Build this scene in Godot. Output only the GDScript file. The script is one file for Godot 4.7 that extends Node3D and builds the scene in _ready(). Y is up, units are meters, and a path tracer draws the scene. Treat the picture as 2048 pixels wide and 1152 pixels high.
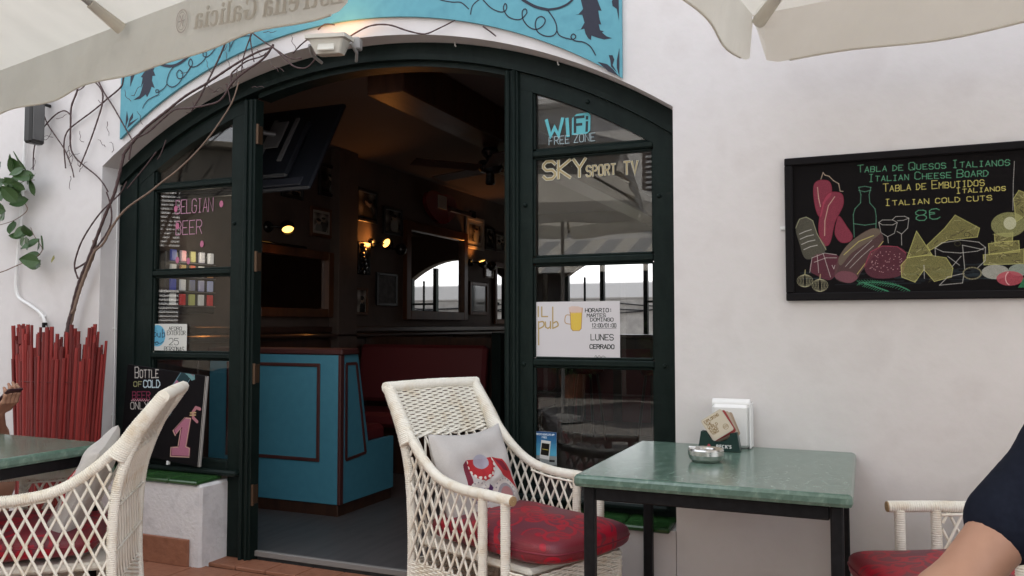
extends Node3D
# A pub front under parasols: arched doorway, wicker chairs, green tables, chalkboards.
# The facade lies in the plane z = 0 and faces +z; the room is behind it; y is up; metres.

var M := {}
var rng := RandomNumberGenerator.new()
var taken := {}
const FLOOR_Y := -0.04
const ROOM_LEFT := -4.2
const CEILING_Y := 2.74
const ARCH_X := -2.385
const ARCH_R := 2.94
const ARCH_TOP := 2.65

func _ready():
	rng.seed = 11
	setup_camera()
	setup_light()
	make_materials()
	build_ground()
	build_pub()
	build_doorway()
	build_opposite()
	build_room_furniture()
	build_signboard()
	build_parasols()
	build_tables()
	build_chairs()
	build_boards()
	build_papers()
	build_plants()
	build_wall_fittings()
	build_table_things()
	build_people()

func setup_camera():
	var cam := Camera3D.new()
	cam.name = "camera"
	cam.position = Vector3(0, 1.22, 3.4)
	cam.rotation_degrees = Vector3(2.6, 23.25, 0)
	cam.fov = 38.62
	cam.near = 0.05
	cam.far = 500.0
	add_child(cam)
	cam.current = true

func setup_light():
	var env := Environment.new()
	env.background_mode = Environment.BG_SKY
	var sm := ProceduralSkyMaterial.new()
	sm.sky_top_color = Color(0.84, 0.86, 0.90)
	sm.sky_horizon_color = Color(0.94, 0.935, 0.93)
	sm.sky_curve = 0.2
	sm.ground_bottom_color = Color(0.42, 0.40, 0.38)
	sm.ground_horizon_color = Color(0.6, 0.6, 0.6)
	sm.sun_angle_max = 1.0
	var sky := Sky.new()
	sky.sky_material = sm
	env.sky = sky
	env.background_energy_multiplier = 1.0
	env.tonemap_mode = Environment.TONE_MAPPER_LINEAR
	env.tonemap_exposure = 2.75
	env.sdfgi_enabled = true
	env.ssao_enabled = true
	env.ssil_enabled = true
	var we := WorldEnvironment.new()
	we.name = "world_environment"
	we.environment = env
	add_child(we)
	var sun := DirectionalLight3D.new()
	sun.name = "sun"
	sun.light_energy = 1.1
	sun.light_color = Color(1.0, 0.97, 0.92)
	sun.light_angular_distance = 1.0
	sun.shadow_enabled = true
	sun.rotation_degrees = Vector3(-60, 200, 0)
	add_child(sun)

# ---------------------------------------------------------------- helpers: nodes
func numbered(called: String) -> String:
	if not taken.has(called):
		taken[called] = 0
		return called
	taken[called] += 1
	return "%s_%03d" % [called, taken[called]]

func tag(o: Node, label: String, category: String, group := ""):
	o.set_meta("label", label)
	o.set_meta("category", category)
	if group != "":
		o.set_meta("group", group)
	return o

func thing(called: String, label: String, category: String, at := Vector3.ZERO, turn := 0.0, group := "") -> Node3D:
	var o := Node3D.new()
	o.name = numbered(called)
	add_child(o)
	o.position = at
	o.rotation.y = turn
	tag(o, label, category, group)
	return o

func st_new() -> SurfaceTool:
	var s := SurfaceTool.new()
	s.begin(Mesh.PRIMITIVE_TRIANGLES)
	return s

func inst(called: String, mesh: Mesh, m: Material, parent: Node = null) -> MeshInstance3D:
	var o := MeshInstance3D.new()
	o.mesh = mesh
	o.material_override = m
	if parent == null or parent == self:
		o.name = numbered(called)
		add_child(o)
	else:
		o.name = called
		parent.add_child(o, true)
	return o

func obj(called: String, s: SurfaceTool, m: Material, parent: Node = null) -> MeshInstance3D:
	return inst(called, s.commit(), m, parent)

func structure(o: Node) -> Node:
	o.set_meta("kind", "structure")
	return o

func part_box(called: String, c: Vector3, size: Vector3, m: Material, parent: Node, b := 0.003, bas := Basis()) -> MeshInstance3D:
	var s := st_new()
	box(s, c, size, b, bas)
	return obj(called, s, m, parent)

# ---------------------------------------------------------------- helpers: shapes
func tri(s: SurfaceTool, a: Vector3, b: Vector3, c: Vector3, hint: Vector3, ua := Vector2(), ub := Vector2(), uc := Vector2()):
	var n := (b - a).cross(c - a)
	if n.length_squared() < 1e-20:
		return
	n = n.normalized()
	if n.dot(hint) > 0.0:
		var t := b
		b = c
		c = t
		var tu := ub
		ub = uc
		uc = tu
	else:
		n = -n
	s.set_normal(n)
	s.set_uv(ua)
	s.add_vertex(a)
	s.set_normal(n)
	s.set_uv(ub)
	s.add_vertex(b)
	s.set_normal(n)
	s.set_uv(uc)
	s.add_vertex(c)

func quad(s: SurfaceTool, a: Vector3, b: Vector3, c: Vector3, d: Vector3, hint: Vector3, uv := [Vector2(0, 1), Vector2(1, 1), Vector2(1, 0), Vector2(0, 0)]):
	tri(s, a, b, c, hint, uv[0], uv[1], uv[2])
	tri(s, a, c, d, hint, uv[0], uv[2], uv[3])

func box(s: SurfaceTool, c: Vector3, size: Vector3, b := 0.0, bas := Basis()):
	var h := size * 0.5
	b = minf(b, minf(h.x, minf(h.y, h.z)) * 0.8)
	for ax in 3:
		var u := (ax + 1) % 3
		var v := (ax + 2) % 3
		for sg in [-1.0, 1.0]:
			var p := []
			for k in [[-1, -1], [1, -1], [1, 1], [-1, 1]]:
				var q := Vector3()
				q[ax] = sg * h[ax]
				q[u] = k[0] * (h[u] - b)
				q[v] = k[1] * (h[v] - b)
				p.append(c + bas * q)
			var n := Vector3()
			n[ax] = sg
			quad(s, p[0], p[1], p[2], p[3], bas * n)
	if b <= 0.0:
		return
	for ax in 3:
		var u := (ax + 1) % 3
		var v := (ax + 2) % 3
		for su in [-1.0, 1.0]:
			for sv in [-1.0, 1.0]:
				var p := []
				for k in [[-1, 0], [1, 0], [1, 1], [-1, 1]]:
					var q := Vector3()
					q[ax] = k[0] * (h[ax] - b)
					q[u] = su * (h[u] - (b if k[1] == 0 else 0.0))
					q[v] = sv * (h[v] - (0.0 if k[1] == 0 else b))
					p.append(c + bas * q)
				var n := Vector3()
				n[u] = su
				n[v] = sv
				quad(s, p[0], p[1], p[2], p[3], bas * n)
	for sx in [-1.0, 1.0]:
		for sy in [-1.0, 1.0]:
			for sz in [-1.0, 1.0]:
				var g := Vector3(sx, sy, sz)
				tri(s, c + bas * (g * (h - Vector3(0, b, b))), c + bas * (g * (h - Vector3(b, 0, b))), c + bas * (g * (h - Vector3(b, b, 0))), bas * g)

func spline(pts: Array, step := 0.02) -> Array:
	var out := []
	for i in pts.size() - 1:
		var a = pts[maxi(i - 1, 0)]
		var b = pts[i]
		var c = pts[i + 1]
		var d = pts[mini(i + 2, pts.size() - 1)]
		var n := maxi(1, int(ceil(b.distance_to(c) / step)))
		for k in n:
			out.append(b.cubic_interpolate(c, a, d, float(k) / n))
	out.append(pts[-1])
	return out

func frames_of(pts: Array) -> Array:
	var out := []
	var up := Vector3()
	for i in pts.size():
		var t: Vector3 = (pts[mini(i + 1, pts.size() - 1)] - pts[maxi(i - 1, 0)])
		t = t.normalized() if t.length() > 1e-9 else Vector3.UP
		if i == 0:
			up = Vector3.UP if absf(t.y) < 0.9 else Vector3.RIGHT
		up = (up - t * up.dot(t))
		up = up.normalized() if up.length() > 1e-6 else t.cross(Vector3.FORWARD).normalized()
		out.append([t, up, t.cross(up)])
	return out

# radius: a number or one per point; wrap: pitch of a cane binding in metres, drawn as small ridges
func tube(s: SurfaceTool, pts: Array, radius, sides := 8, caps := true):
	var fr := frames_of(pts)
	var rings := []
	for i in pts.size():
		var r: float = radius[i] if radius is Array else radius
		var ring := []
		for k in sides:
			var a := TAU * k / sides
			var d: Vector3 = fr[i][1] * cos(a) + fr[i][2] * sin(a)
			ring.append([pts[i] + d * r, d])
		rings.append(ring)
	for i in rings.size() - 1:
		for k in sides:
			var k2 := (k + 1) % sides
			ring_quad(s, rings[i][k], rings[i + 1][k], rings[i + 1][k2], rings[i][k2])
	if caps:
		for e in [0, pts.size() - 1]:
			var n: Vector3 = fr[e][0] * (-1.0 if e == 0 else 1.0)
			for k in sides:
				tri(s, pts[e], rings[e][k][0], rings[e][(k + 1) % sides][0], n)

func ring_quad(s: SurfaceTool, a, b, c, d):
	var f: Vector3 = (b[0] - a[0]).cross(c[0] - a[0])
	var list := [a, b, c, a, c, d] if f.dot(a[1] + c[1]) < 0.0 else [a, c, b, a, d, c]
	for v in list:
		s.set_normal(v[1])
		s.set_uv(Vector2())
		s.add_vertex(v[0])

func wrapped(s: SurfaceTool, pts: Array, radius, pitch := 0.0075, sides := 9):
	var line := spline(pts, 0.01)
	var total := 0.0
	var acc := [0.0]
	for i in line.size() - 1:
		total += line[i].distance_to(line[i + 1])
		acc.append(total)
	var n := maxi(2, int(total / pitch))
	var fr := frames_of(line)
	var prev = null
	var at := 0
	for w in n:
		var rad: float = radius if not radius is Array else lerpf(radius[0], radius[1], (w + 0.5) / n)
		rad *= 1.0 + rng.randf_range(-0.02, 0.02)
		var trio := []
		for e in 3:
			var dist := total * (w + e * 0.5) / n
			while at < acc.size() - 2 and acc[at + 1] < dist:
				at += 1
			var t := clampf((dist - acc[at]) / maxf(acc[at + 1] - acc[at], 1e-6), 0.0, 1.0)
			var p: Vector3 = line[at].lerp(line[at + 1], t)
			var ring := []
			for k in sides:
				var a := TAU * k / sides
				var d: Vector3 = fr[at][1] * cos(a) + fr[at][2] * sin(a)
				var nn: Vector3 = (d + fr[at][0] * (e - 1.0) * 0.9).normalized()
				ring.append([p + d * (rad if e == 1 else rad - 0.0013), nn])
			trio.append(ring)
		for e in 2:
			for k in sides:
				var k2 := (k + 1) % sides
				ring_quad(s, trio[e][k], trio[e + 1][k], trio[e + 1][k2], trio[e][k2])
		prev = trio
	for e in [0, line.size() - 1]:
		var nn: Vector3 = fr[e][0] * (-1.0 if e == 0 else 1.0)
		var rad: float = radius if not radius is Array else (radius[0] if e == 0 else radius[1])
		for k in sides:
			var a := TAU * k / sides
			var b := TAU * (k + 1) / sides
			tri(s, line[e], line[e] + (fr[e][1] * cos(a) + fr[e][2] * sin(a)) * (rad - 0.001), line[e] + (fr[e][1] * cos(b) + fr[e][2] * sin(b)) * (rad - 0.001), nn)

func lathe(s: SurfaceTool, prof: Array, segs := 24, xf := Transform3D()):
	for i in prof.size() - 1:
		var p: Vector2 = prof[i]
		var q: Vector2 = prof[i + 1]
		var e := q - p
		var n2 := Vector2(e.y, -e.x).normalized()
		for k in segs:
			var a := TAU * k / segs
			var b := TAU * (k + 1) / segs
			var v := []
			for w in [[p, a], [q, a], [q, b], [p, b]]:
				var ca := cos(w[1])
				var sa := sin(w[1])
				v.append([xf * Vector3(w[0].x * ca, w[0].y, w[0].x * sa), (xf.basis * Vector3(n2.x * ca, n2.y, n2.x * sa)).normalized()])
			ring_quad(s, v[0], v[1], v[2], v[3])

# polygon in x, y pushed through from z0 to z1; xf moves it
func prism(s: SurfaceTool, poly: Array, z0: float, z1: float, xf := Transform3D(), uvscale := 0.0):
	var pp := PackedVector2Array(poly)
	if Geometry2D.is_polygon_clockwise(pp):
		pp.reverse()
	var idx := Geometry2D.triangulate_polygon(pp)
	var zh := maxf(z0, z1)
	var zl := minf(z0, z1)
	for i in range(0, idx.size(), 3):
		var a := pp[idx[i]]
		var b := pp[idx[i + 1]]
		var c := pp[idx[i + 2]]
		tri(s, xf * Vector3(a.x, a.y, zh), xf * Vector3(b.x, b.y, zh), xf * Vector3(c.x, c.y, zh), xf.basis * Vector3.BACK, a * uvscale, b * uvscale, c * uvscale)
		if zh > zl:
			tri(s, xf * Vector3(a.x, a.y, zl), xf * Vector3(b.x, b.y, zl), xf * Vector3(c.x, c.y, zl), xf.basis * Vector3.FORWARD, a * uvscale, b * uvscale, c * uvscale)
	if zh > zl:
		for i in pp.size():
			var a := pp[i]
			var b := pp[(i + 1) % pp.size()]
			var n := Vector3(b.y - a.y, a.x - b.x, 0)
			quad(s, xf * Vector3(a.x, a.y, zl), xf * Vector3(b.x, b.y, zl), xf * Vector3(b.x, b.y, zh), xf * Vector3(a.x, a.y, zh), xf.basis * n)

# a painted line: flat mitred band of given width along points in x, y, at height z
func band(s: SurfaceTool, pts: Array, width, z: float, xf := Transform3D()):
	if pts.size() < 2:
		return
	var l := []
	var r := []
	for i in pts.size():
		var d0: Vector2 = (pts[i] - pts[maxi(i - 1, 0)]).normalized()
		var d1: Vector2 = (pts[mini(i + 1, pts.size() - 1)] - pts[i]).normalized()
		if i == 0:
			d0 = d1
		if i == pts.size() - 1:
			d1 = d0
		var t := (d0 + d1)
		t = t.normalized() if t.length() > 0.05 else d0
		var n := Vector2(-t.y, t.x)
		var w: float = (width[i] if width is Array else width) * 0.5
		var m := w / clampf(absf(n.dot(Vector2(-d0.y, d0.x))), 0.5, 1.0)
		var e: Vector2 = pts[i]
		if i == 0:
			e -= d1 * w * 0.6
		elif i == pts.size() - 1:
			e += d0 * w * 0.6
		l.append(e + n * m)
		r.append(e - n * m)
	for i in pts.size() - 1:
		quad(s, xf * Vector3(l[i].x, l[i].y, z), xf * Vector3(r[i].x, r[i].y, z), xf * Vector3(r[i + 1].x, r[i + 1].y, z), xf * Vector3(l[i + 1].x, l[i + 1].y, z), xf.basis * Vector3.BACK)

func ball(s: SurfaceTool, c: Vector3, r, segs := 10, bas := Basis()):
	var rr: Vector3 = r if r is Vector3 else Vector3(r, r, r)
	var rows := maxi(4, segs / 2)
	for i in rows:
		for k in segs:
			var v := []
			for w in [[i, k], [i + 1, k], [i + 1, k + 1], [i, k + 1]]:
				var ph: float = PI * w[0] / rows - PI / 2
				var th: float = TAU * w[1] / segs
				var d := Vector3(cos(ph) * cos(th), sin(ph), cos(ph) * sin(th))
				v.append([c + bas * (d * rr), (bas * (d / rr)).normalized()])
			ring_quad(s, v[0], v[1], v[2], v[3])

func arch_y(x: float, r := ARCH_R) -> float:
	var top := ARCH_TOP - (ARCH_R - r)
	var d := x - ARCH_X
	return top - r + sqrt(maxf(r * r - d * d, 0.0))

func arc_points(x0: float, x1: float, r: float, n := 24) -> Array:
	var out := []
	for i in n + 1:
		var x := lerpf(x0, x1, float(i) / n)
		out.append(Vector2(x, arch_y(x, r)))
	return out

# ---------------------------------------------------------------- helpers: hand lettering
const GLYPHS := {
	"A": "00,26,40;12,32", "B": "00,06,36,45,44,33,03;33,42,41,30,00", "C": "45,36,16,05,01,10,30,41", "D": "00,06,26,44,42,20,00",
	"E": "46,06,00,40;03,33", "F": "46,06,00;03,33", "G": "45,36,16,05,01,10,30,41,43,23", "H": "00,06;40,46;03,43", "I": "20,26;16,36;10,30",
	"K": "00,06;46,03,40", "L": "06,00,40", "M": "00,06,23,46,40", "N": "00,06,40,46", "O": "16,05,01,10,30,41,45,36,16",
	"P": "00,06,36,45,44,33,03", "Q": "16,05,01,10,30,41,45,36,16;22,40", "R": "00,06,36,45,44,33,03;23,40", "S": "45,36,16,05,04,13,33,42,41,30,10,01",
	"T": "06,46;26,20", "U": "06,01,10,30,41,46", "V": "06,20,46", "W": "06,10,23,30,46", "X": "06,40;00,46", "Y": "06,23,46;23,20", "Z": "06,46,00,40",
	"0": "16,05,01,10,30,41,45,36,16", "1": "15,26,20", "2": "05,16,36,45,43,00,40", "5": "46,06,04,34,43,41,30,10,01",
	"6": "46,16,03,01,10,30,41,42,33,13,02", "8": "13,04,05,16,36,45,44,33,13,02,01,10,30,41,42,33", ":": "21,22;24,25", "/": "00,46", "'": "26,24",
	"#": "45,36,16,05,01,10,30,41;03,23;04,24",
}

# strokes of a line of text, letters h high, starting at o; small letters are small capitals
func strokes(text: String, o: Vector2, h: float, dir := Vector2(1, 0), wide := 0.62, gap := 0.2, shake := 0.0) -> Array:
	var out := []
	var x := 0.0
	var up := Vector2(-dir.y, dir.x)
	for ch in text:
		if ch == " ":
			x += h * wide * 0.75
			continue
		var k := h
		if ch != ch.to_upper():
			k = h * 0.72
		for poly in GLYPHS.get(ch.to_upper(), "").split(";", false):
			var line := []
			for p in poly.split(","):
				var q := Vector2(p.unicode_at(0) - 48, p.unicode_at(1) - 48)
				var v := Vector2(x + q.x / 4.0 * k * wide, q.y / 6.0 * k) + Vector2(rng.randf_range(-1, 1), rng.randf_range(-1, 1)) * shake * h
				line.append(o + dir * v.x + up * v.y)
			out.append(line)
		x += k * wide + h * gap * (0.6 if ch in ":'1" else 1.0)
	return out

func letter_bands(s: SurfaceTool, list: Array, width: float, z: float, xf := Transform3D()):
	var i := 0
	for l in list:
		band(s, l, width, z + 0.00012 * (i % 7), xf)
		i += 1

# ---------------------------------------------------------------- helpers: drawing on an image
func pic(w: int, h: int, c: Color) -> Image:
	var im := Image.create(w, h, false, Image.FORMAT_RGBA8)
	im.fill(c)
	return im

func dab(im: Image, x: int, y: int, c: Color, a: float):
	if x >= 0 and y >= 0 and x < im.get_width() and y < im.get_height():
		im.set_pixel(x, y, im.get_pixel(x, y).lerp(c, a))

# chalk: 0 solid paint, towards 1 broken and dusty
func draw_line(im: Image, pts: Array, width: float, c: Color, chalk := 0.0, alpha := 1.0):
	var h := width * 0.5
	for i in pts.size() - 1:
		var a: Vector2 = pts[i]
		var b: Vector2 = pts[i + 1]
		var d := b - a
		var l2 := maxf(d.length_squared(), 1e-6)
		for y in range(int(minf(a.y, b.y) - h - 1), int(maxf(a.y, b.y) + h + 2)):
			for x in range(int(minf(a.x, b.x) - h - 1), int(maxf(a.x, b.x) + h + 2)):
				var p := Vector2(x + 0.5, y + 0.5)
				var t := clampf((p - a).dot(d) / l2, 0.0, 1.0)
				var e := p.distance_to(a + d * t)
				if e < h + 0.5:
					dab(im, x, y, c, alpha * clampf(h + 0.5 - e, 0.0, 1.0) * (1.0 - chalk * rng.randf()))

func draw_fill(im: Image, pts: Array, c: Color, chalk := 0.0, alpha := 1.0):
	var y0 := 1e9
	var y1 := -1e9
	for p in pts:
		y0 = minf(y0, p.y)
		y1 = maxf(y1, p.y)
	for y in range(maxi(0, int(y0)), mini(im.get_height(), int(y1) + 1)):
		var xs := []
		for i in pts.size():
			var a: Vector2 = pts[i]
			var b: Vector2 = pts[(i + 1) % pts.size()]
			if (a.y <= y) != (b.y <= y):
				xs.append(a.x + (y - a.y) / (b.y - a.y) * (b.x - a.x))
		xs.sort()
		for k in range(0, xs.size() - 1, 2):
			for x in range(maxi(0, int(xs[k])), mini(im.get_width(), int(xs[k + 1]) + 1)):
				dab(im, x, y, c, alpha * (1.0 - chalk * rng.randf()))

func oval(c: Vector2, rx: float, ry: float, n := 20, a0 := 0.0, a1 := TAU) -> Array:
	var out := []
	for i in n + 1:
		var a := lerpf(a0, a1, float(i) / n)
		out.append(c + Vector2(cos(a) * rx, sin(a) * ry))
	return out

func moved(list: Array, f: Callable) -> Array:
	var out := []
	for p in list:
		out.append(f.call(p))
	return out

# ---------------------------------------------------------------- materials
func lin(r: float, g: float, b: float) -> Color:
	return Color(r, g, b).linear_to_srgb()

func noise_image(sd: int, freq: float, octaves := 4, size := 256, type := FastNoiseLite.TYPE_SIMPLEX_SMOOTH, veins := false) -> Image:
	var n := FastNoiseLite.new()
	n.seed = sd
	n.frequency = freq
	n.noise_type = type
	n.fractal_octaves = octaves
	if veins:
		n.fractal_type = FastNoiseLite.FRACTAL_RIDGED
		n.domain_warp_enabled = true
		n.domain_warp_amplitude = 40.0
		n.domain_warp_frequency = 0.012
	return n.get_seamless_image(size, size)

func ramp_tex(sd: int, freq: float, stops: Array, octaves := 4, size := 256, stretch := Vector2(1, 1), veins := false) -> ImageTexture:
	var im := noise_image(sd, freq, octaves, size, FastNoiseLite.TYPE_SIMPLEX_SMOOTH, veins)
	if stretch != Vector2(1, 1):
		var big := im.duplicate()
		big.resize(int(size * stretch.x), int(size * stretch.y), Image.INTERPOLATE_BILINEAR)
		var cut := Image.create(size, size, false, big.get_format())
		cut.blit_rect(big, Rect2i(0, 0, size, size), Vector2i())
		im = cut
	var out := Image.create(size, size, false, Image.FORMAT_RGB8)
	for y in size:
		for x in size:
			var v: float = im.get_pixel(x, y).r * (stops.size() - 1)
			var i := mini(int(v), stops.size() - 2)
			var c: Color = stops[i].lerp(stops[i + 1], v - i)
			out.set_pixel(x, y, c)
	return ImageTexture.create_from_image(out)

func bump_tex(sd: int, freq: float, strength := 4.0, octaves := 4, size := 256) -> ImageTexture:
	var im := noise_image(sd, freq, octaves, size)
	im.convert(Image.FORMAT_RGBA8)
	im.bump_map_to_normal_map(strength)
	return ImageTexture.create_from_image(im)

func mat(c: Color, rough := 0.7, o := {}) -> StandardMaterial3D:
	var m := StandardMaterial3D.new()
	m.albedo_color = c
	m.roughness = rough
	m.metallic = o.get("metal", 0.0)
	m.metallic_specular = o.get("spec", 0.5)
	if o.has("tex"):
		m.albedo_texture = o.tex
	if o.has("bump"):
		m.normal_enabled = true
		m.normal_texture = o.bump
		m.normal_scale = o.get("bump_scale", 0.5)
	if o.has("rough_tex"):
		m.roughness_texture = o.rough_tex
	if o.has("tri"):
		m.uv1_triplanar = true
		m.uv1_world_triplanar = o.get("world", false)
		m.uv1_scale = o.tri if o.tri is Vector3 else Vector3(o.tri, o.tri, o.tri)
	if o.has("glow"):
		m.emission_enabled = true
		m.emission = o.glow
		m.emission_energy_multiplier = o.get("glow_energy", 1.0)
	if o.has("alpha"):
		m.transparency = BaseMaterial3D.TRANSPARENCY_ALPHA
		m.albedo_color.a = o.alpha
	if o.has("back"):
		m.backlight_enabled = true
		m.backlight = o.back
	if o.has("coat"):
		m.clearcoat_enabled = true
		m.clearcoat = o.coat
		m.clearcoat_roughness = o.get("coat_rough", 0.15)
	return m

func make_materials():
	var wht := Color.WHITE
	var plaster_bump := bump_tex(3, 0.03, 6.0, 5, 512)
	M.plaster = mat(wht, 0.85, {"tex": ramp_tex(5, 0.008, [lin(0.615, 0.58, 0.57), lin(0.66, 0.63, 0.62), lin(0.635, 0.605, 0.595)], 5, 512), "bump": plaster_bump, "bump_scale": 0.05, "tri": 0.9, "world": true})
	M.plinth = mat(wht, 0.9, {"tex": ramp_tex(6, 0.012, [lin(0.58, 0.57, 0.58), lin(0.72, 0.71, 0.72), lin(0.70, 0.69, 0.69)], 5), "bump": plaster_bump, "bump_scale": 0.4, "tri": 2.2, "world": true})
	M.green_paint = mat(wht, 0.42, {"tex": ramp_tex(8, 0.02, [lin(0.006, 0.011, 0.010), lin(0.010, 0.017, 0.015), lin(0.007, 0.012, 0.011)], 4, 256, Vector2(1, 3)), "bump": bump_tex(9, 0.05, 3.0), "bump_scale": 0.12, "tri": 1.5, "world": true, "spec": 0.22})
	M.sill = mat(wht, 0.16, {"tex": ramp_tex(10, 0.03, [lin(0.012, 0.045, 0.014), lin(0.03, 0.085, 0.025), lin(0.018, 0.06, 0.018)], 4), "tri": 3.0, "world": true})
	M.terracotta = mat(wht, 0.6, {"tex": ramp_tex(12, 0.015, [lin(0.22, 0.085, 0.045), lin(0.30, 0.125, 0.07), lin(0.25, 0.10, 0.055)], 5), "bump": bump_tex(13, 0.06, 3.0), "bump_scale": 0.3, "tri": 2.0, "world": true})
	M.grout = mat(lin(0.28, 0.24, 0.21), 0.95)
	M.asphalt = mat(wht, 0.9, {"tex": ramp_tex(14, 0.05, [lin(0.15, 0.142, 0.135), lin(0.22, 0.21, 0.20)], 4), "tri": 0.6, "world": true})
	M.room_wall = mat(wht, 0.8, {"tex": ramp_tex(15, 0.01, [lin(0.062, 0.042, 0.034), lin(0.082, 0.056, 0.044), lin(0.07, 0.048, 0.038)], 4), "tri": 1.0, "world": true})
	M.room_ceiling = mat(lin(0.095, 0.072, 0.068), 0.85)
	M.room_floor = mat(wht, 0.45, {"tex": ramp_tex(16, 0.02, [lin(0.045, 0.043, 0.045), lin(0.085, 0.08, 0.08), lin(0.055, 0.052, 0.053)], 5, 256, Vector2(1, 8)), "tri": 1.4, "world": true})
	var grain := ramp_tex(17, 0.02, [lin(0.022, 0.010, 0.007), lin(0.050, 0.022, 0.013), lin(0.028, 0.013, 0.009)], 5, 256, Vector2(1, 7))
	M.dark_wood = mat(wht, 0.3, {"tex": grain, "tri": 1.6, "world": true, "coat": 0.4})
	M.beam_wood = mat(wht, 0.38, {"tex": grain, "tri": 1.6, "world": true, "spec": 0.3})
	M.frame_wood = mat(wht, 0.35, {"tex": ramp_tex(18, 0.02, [lin(0.06, 0.022, 0.010), lin(0.12, 0.045, 0.018)], 4, 128, Vector2(1, 5)), "tri": 3.0, "spec": 0.3})
	M.black_frame = mat(lin(0.012, 0.011, 0.011), 0.35)
	M.bench_blue = mat(wht, 0.6, {"tex": ramp_tex(19, 0.03, [lin(0.05, 0.205, 0.285), lin(0.058, 0.23, 0.315)], 3), "tri": 1.5, "world": true})
	M.bench_line = mat(lin(0.065, 0.018, 0.016), 0.5)
	M.bench_red = mat(lin(0.11, 0.012, 0.014), 0.55)
	M.sign_blue = mat(wht, 0.65, {"tex": ramp_tex(20, 0.02, [lin(0.078, 0.27, 0.34), lin(0.098, 0.32, 0.39), lin(0.088, 0.295, 0.365)], 5), "tri": 1.5, "world": true})
	M.sign_ink = mat(lin(0.014, 0.016, 0.032), 0.7)
	var canvas_bump := bump_tex(21, 0.012, 5.0, 3)
	M.canvas = mat(wht, 0.9, {"tex": ramp_tex(22, 0.01, [lin(0.74, 0.725, 0.69), lin(0.82, 0.805, 0.77), lin(0.78, 0.765, 0.73)], 5), "bump": canvas_bump, "bump_scale": 0.4, "tri": 0.8, "back": Color(1.0, 0.98, 0.94)})
	M.canvas_print = mat(lin(0.42, 0.405, 0.39), 0.9, {"back": Color(1.0, 0.98, 0.94)})
	M.rib = mat(lin(0.30, 0.29, 0.28), 0.5)
	M.wicker = mat(wht, 0.55, {"tex": ramp_tex(23, 0.02, [lin(0.62, 0.49, 0.33), lin(0.82, 0.785, 0.69), lin(0.85, 0.82, 0.74), lin(0.83, 0.80, 0.71)], 5), "tri": 1.3})
	M.cut_cane = mat(lin(0.40, 0.27, 0.14), 0.8)
	M.marble = mat(wht, 0.2, {"tex": ramp_tex(25, 0.010, [lin(0.065, 0.115, 0.09), lin(0.09, 0.155, 0.12), lin(0.08, 0.14, 0.11), lin(0.11, 0.18, 0.145), lin(0.135, 0.21, 0.17), lin(0.25, 0.34, 0.29)], 5, 512, Vector2(1, 1), true), "tri": 2.4, "world": true, "spec": 0.6})
	M.black_metal = mat(wht, 0.4, {"tex": ramp_tex(26, 0.05, [lin(0.010, 0.010, 0.011), lin(0.018, 0.018, 0.02)], 3, 128), "tri": 4.0, "spec": 0.25})
	M.steel = mat(lin(0.62, 0.61, 0.59), 0.24, {"metal": 1.0})
	M.brass = mat(lin(0.10, 0.06, 0.035), 0.5, {"metal": 0.6})
	M.white_plastic = mat(lin(0.76, 0.76, 0.75), 0.3)
	M.lamp_white = mat(lin(0.62, 0.60, 0.53), 0.45)
	M.glass = mat(lin(0.02, 0.025, 0.024), 0.0, {"alpha": 0.02, "spec": 1.0})
	M.mirror = mat(lin(0.75, 0.75, 0.74), 0.015, {"metal": 1.0})
	M.vine = mat(wht, 0.8, {"tex": ramp_tex(27, 0.06, [lin(0.045, 0.024, 0.026), lin(0.10, 0.06, 0.055)], 3, 128), "tri": 8.0})
	M.vine_pale = mat(lin(0.20, 0.135, 0.10), 0.8)
	M.leaf = mat(wht, 0.45, {"tex": ramp_tex(28, 0.03, [lin(0.03, 0.07, 0.02), lin(0.07, 0.135, 0.04)], 3, 128), "tri": 6.0, "back": Color(0.25, 0.4, 0.1)})
	M.leaf_yellow = mat(lin(0.24, 0.22, 0.04), 0.5, {"back": Color(0.3, 0.3, 0.1)})
	M.palm = mat(lin(0.16, 0.22, 0.03), 0.45, {"back": Color(0.5, 0.6, 0.1)})
	M.reeds = []
	for i in 5:
		var t := i / 4.0
		M.reeds.append(mat(lin(lerpf(0.13, 0.30, t), lerpf(0.011, 0.026, t), lerpf(0.010, 0.022, t)), 0.6, {"bump": canvas_bump, "bump_scale": 0.3, "tri": 3.0}))
	M.black_board = mat(lin(0.010, 0.009, 0.010), 0.6, {"spec": 0.2})
	M.black_gloss = mat(lin(0.010, 0.009, 0.010), 0.2)
	M.tv = mat(lin(0.012, 0.014, 0.019), 0.35)
	M.tv_trim = mat(lin(0.22, 0.22, 0.23), 0.4, {"metal": 0.5})
	M.bulb = mat(lin(1, 0.8, 0.45), 0.5, {"glow": Color(1.0, 0.72, 0.35), "glow_energy": 1.6})
	M.lantern_glow = mat(lin(1, 0.6, 0.25), 0.5, {"glow": Color(1.0, 0.55, 0.2), "glow_energy": 1.0})
	M.skin = mat(wht, 0.55, {"tex": ramp_tex(30, 0.03, [lin(0.36, 0.19, 0.125), lin(0.42, 0.23, 0.155)], 4, 128), "tri": 5.0})
	M.hair = mat(lin(0.025, 0.016, 0.012), 0.6)
	M.navy = mat(wht, 0.85, {"tex": ramp_tex(31, 0.08, [lin(0.008, 0.010, 0.018), lin(0.014, 0.017, 0.029)], 3, 128), "tri": 6.0, "spec": 0.2})
	M.grey_cloth = mat(lin(0.06, 0.065, 0.10), 0.9)
	M.paper = mat(lin(0.72, 0.72, 0.71), 0.8)

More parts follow.
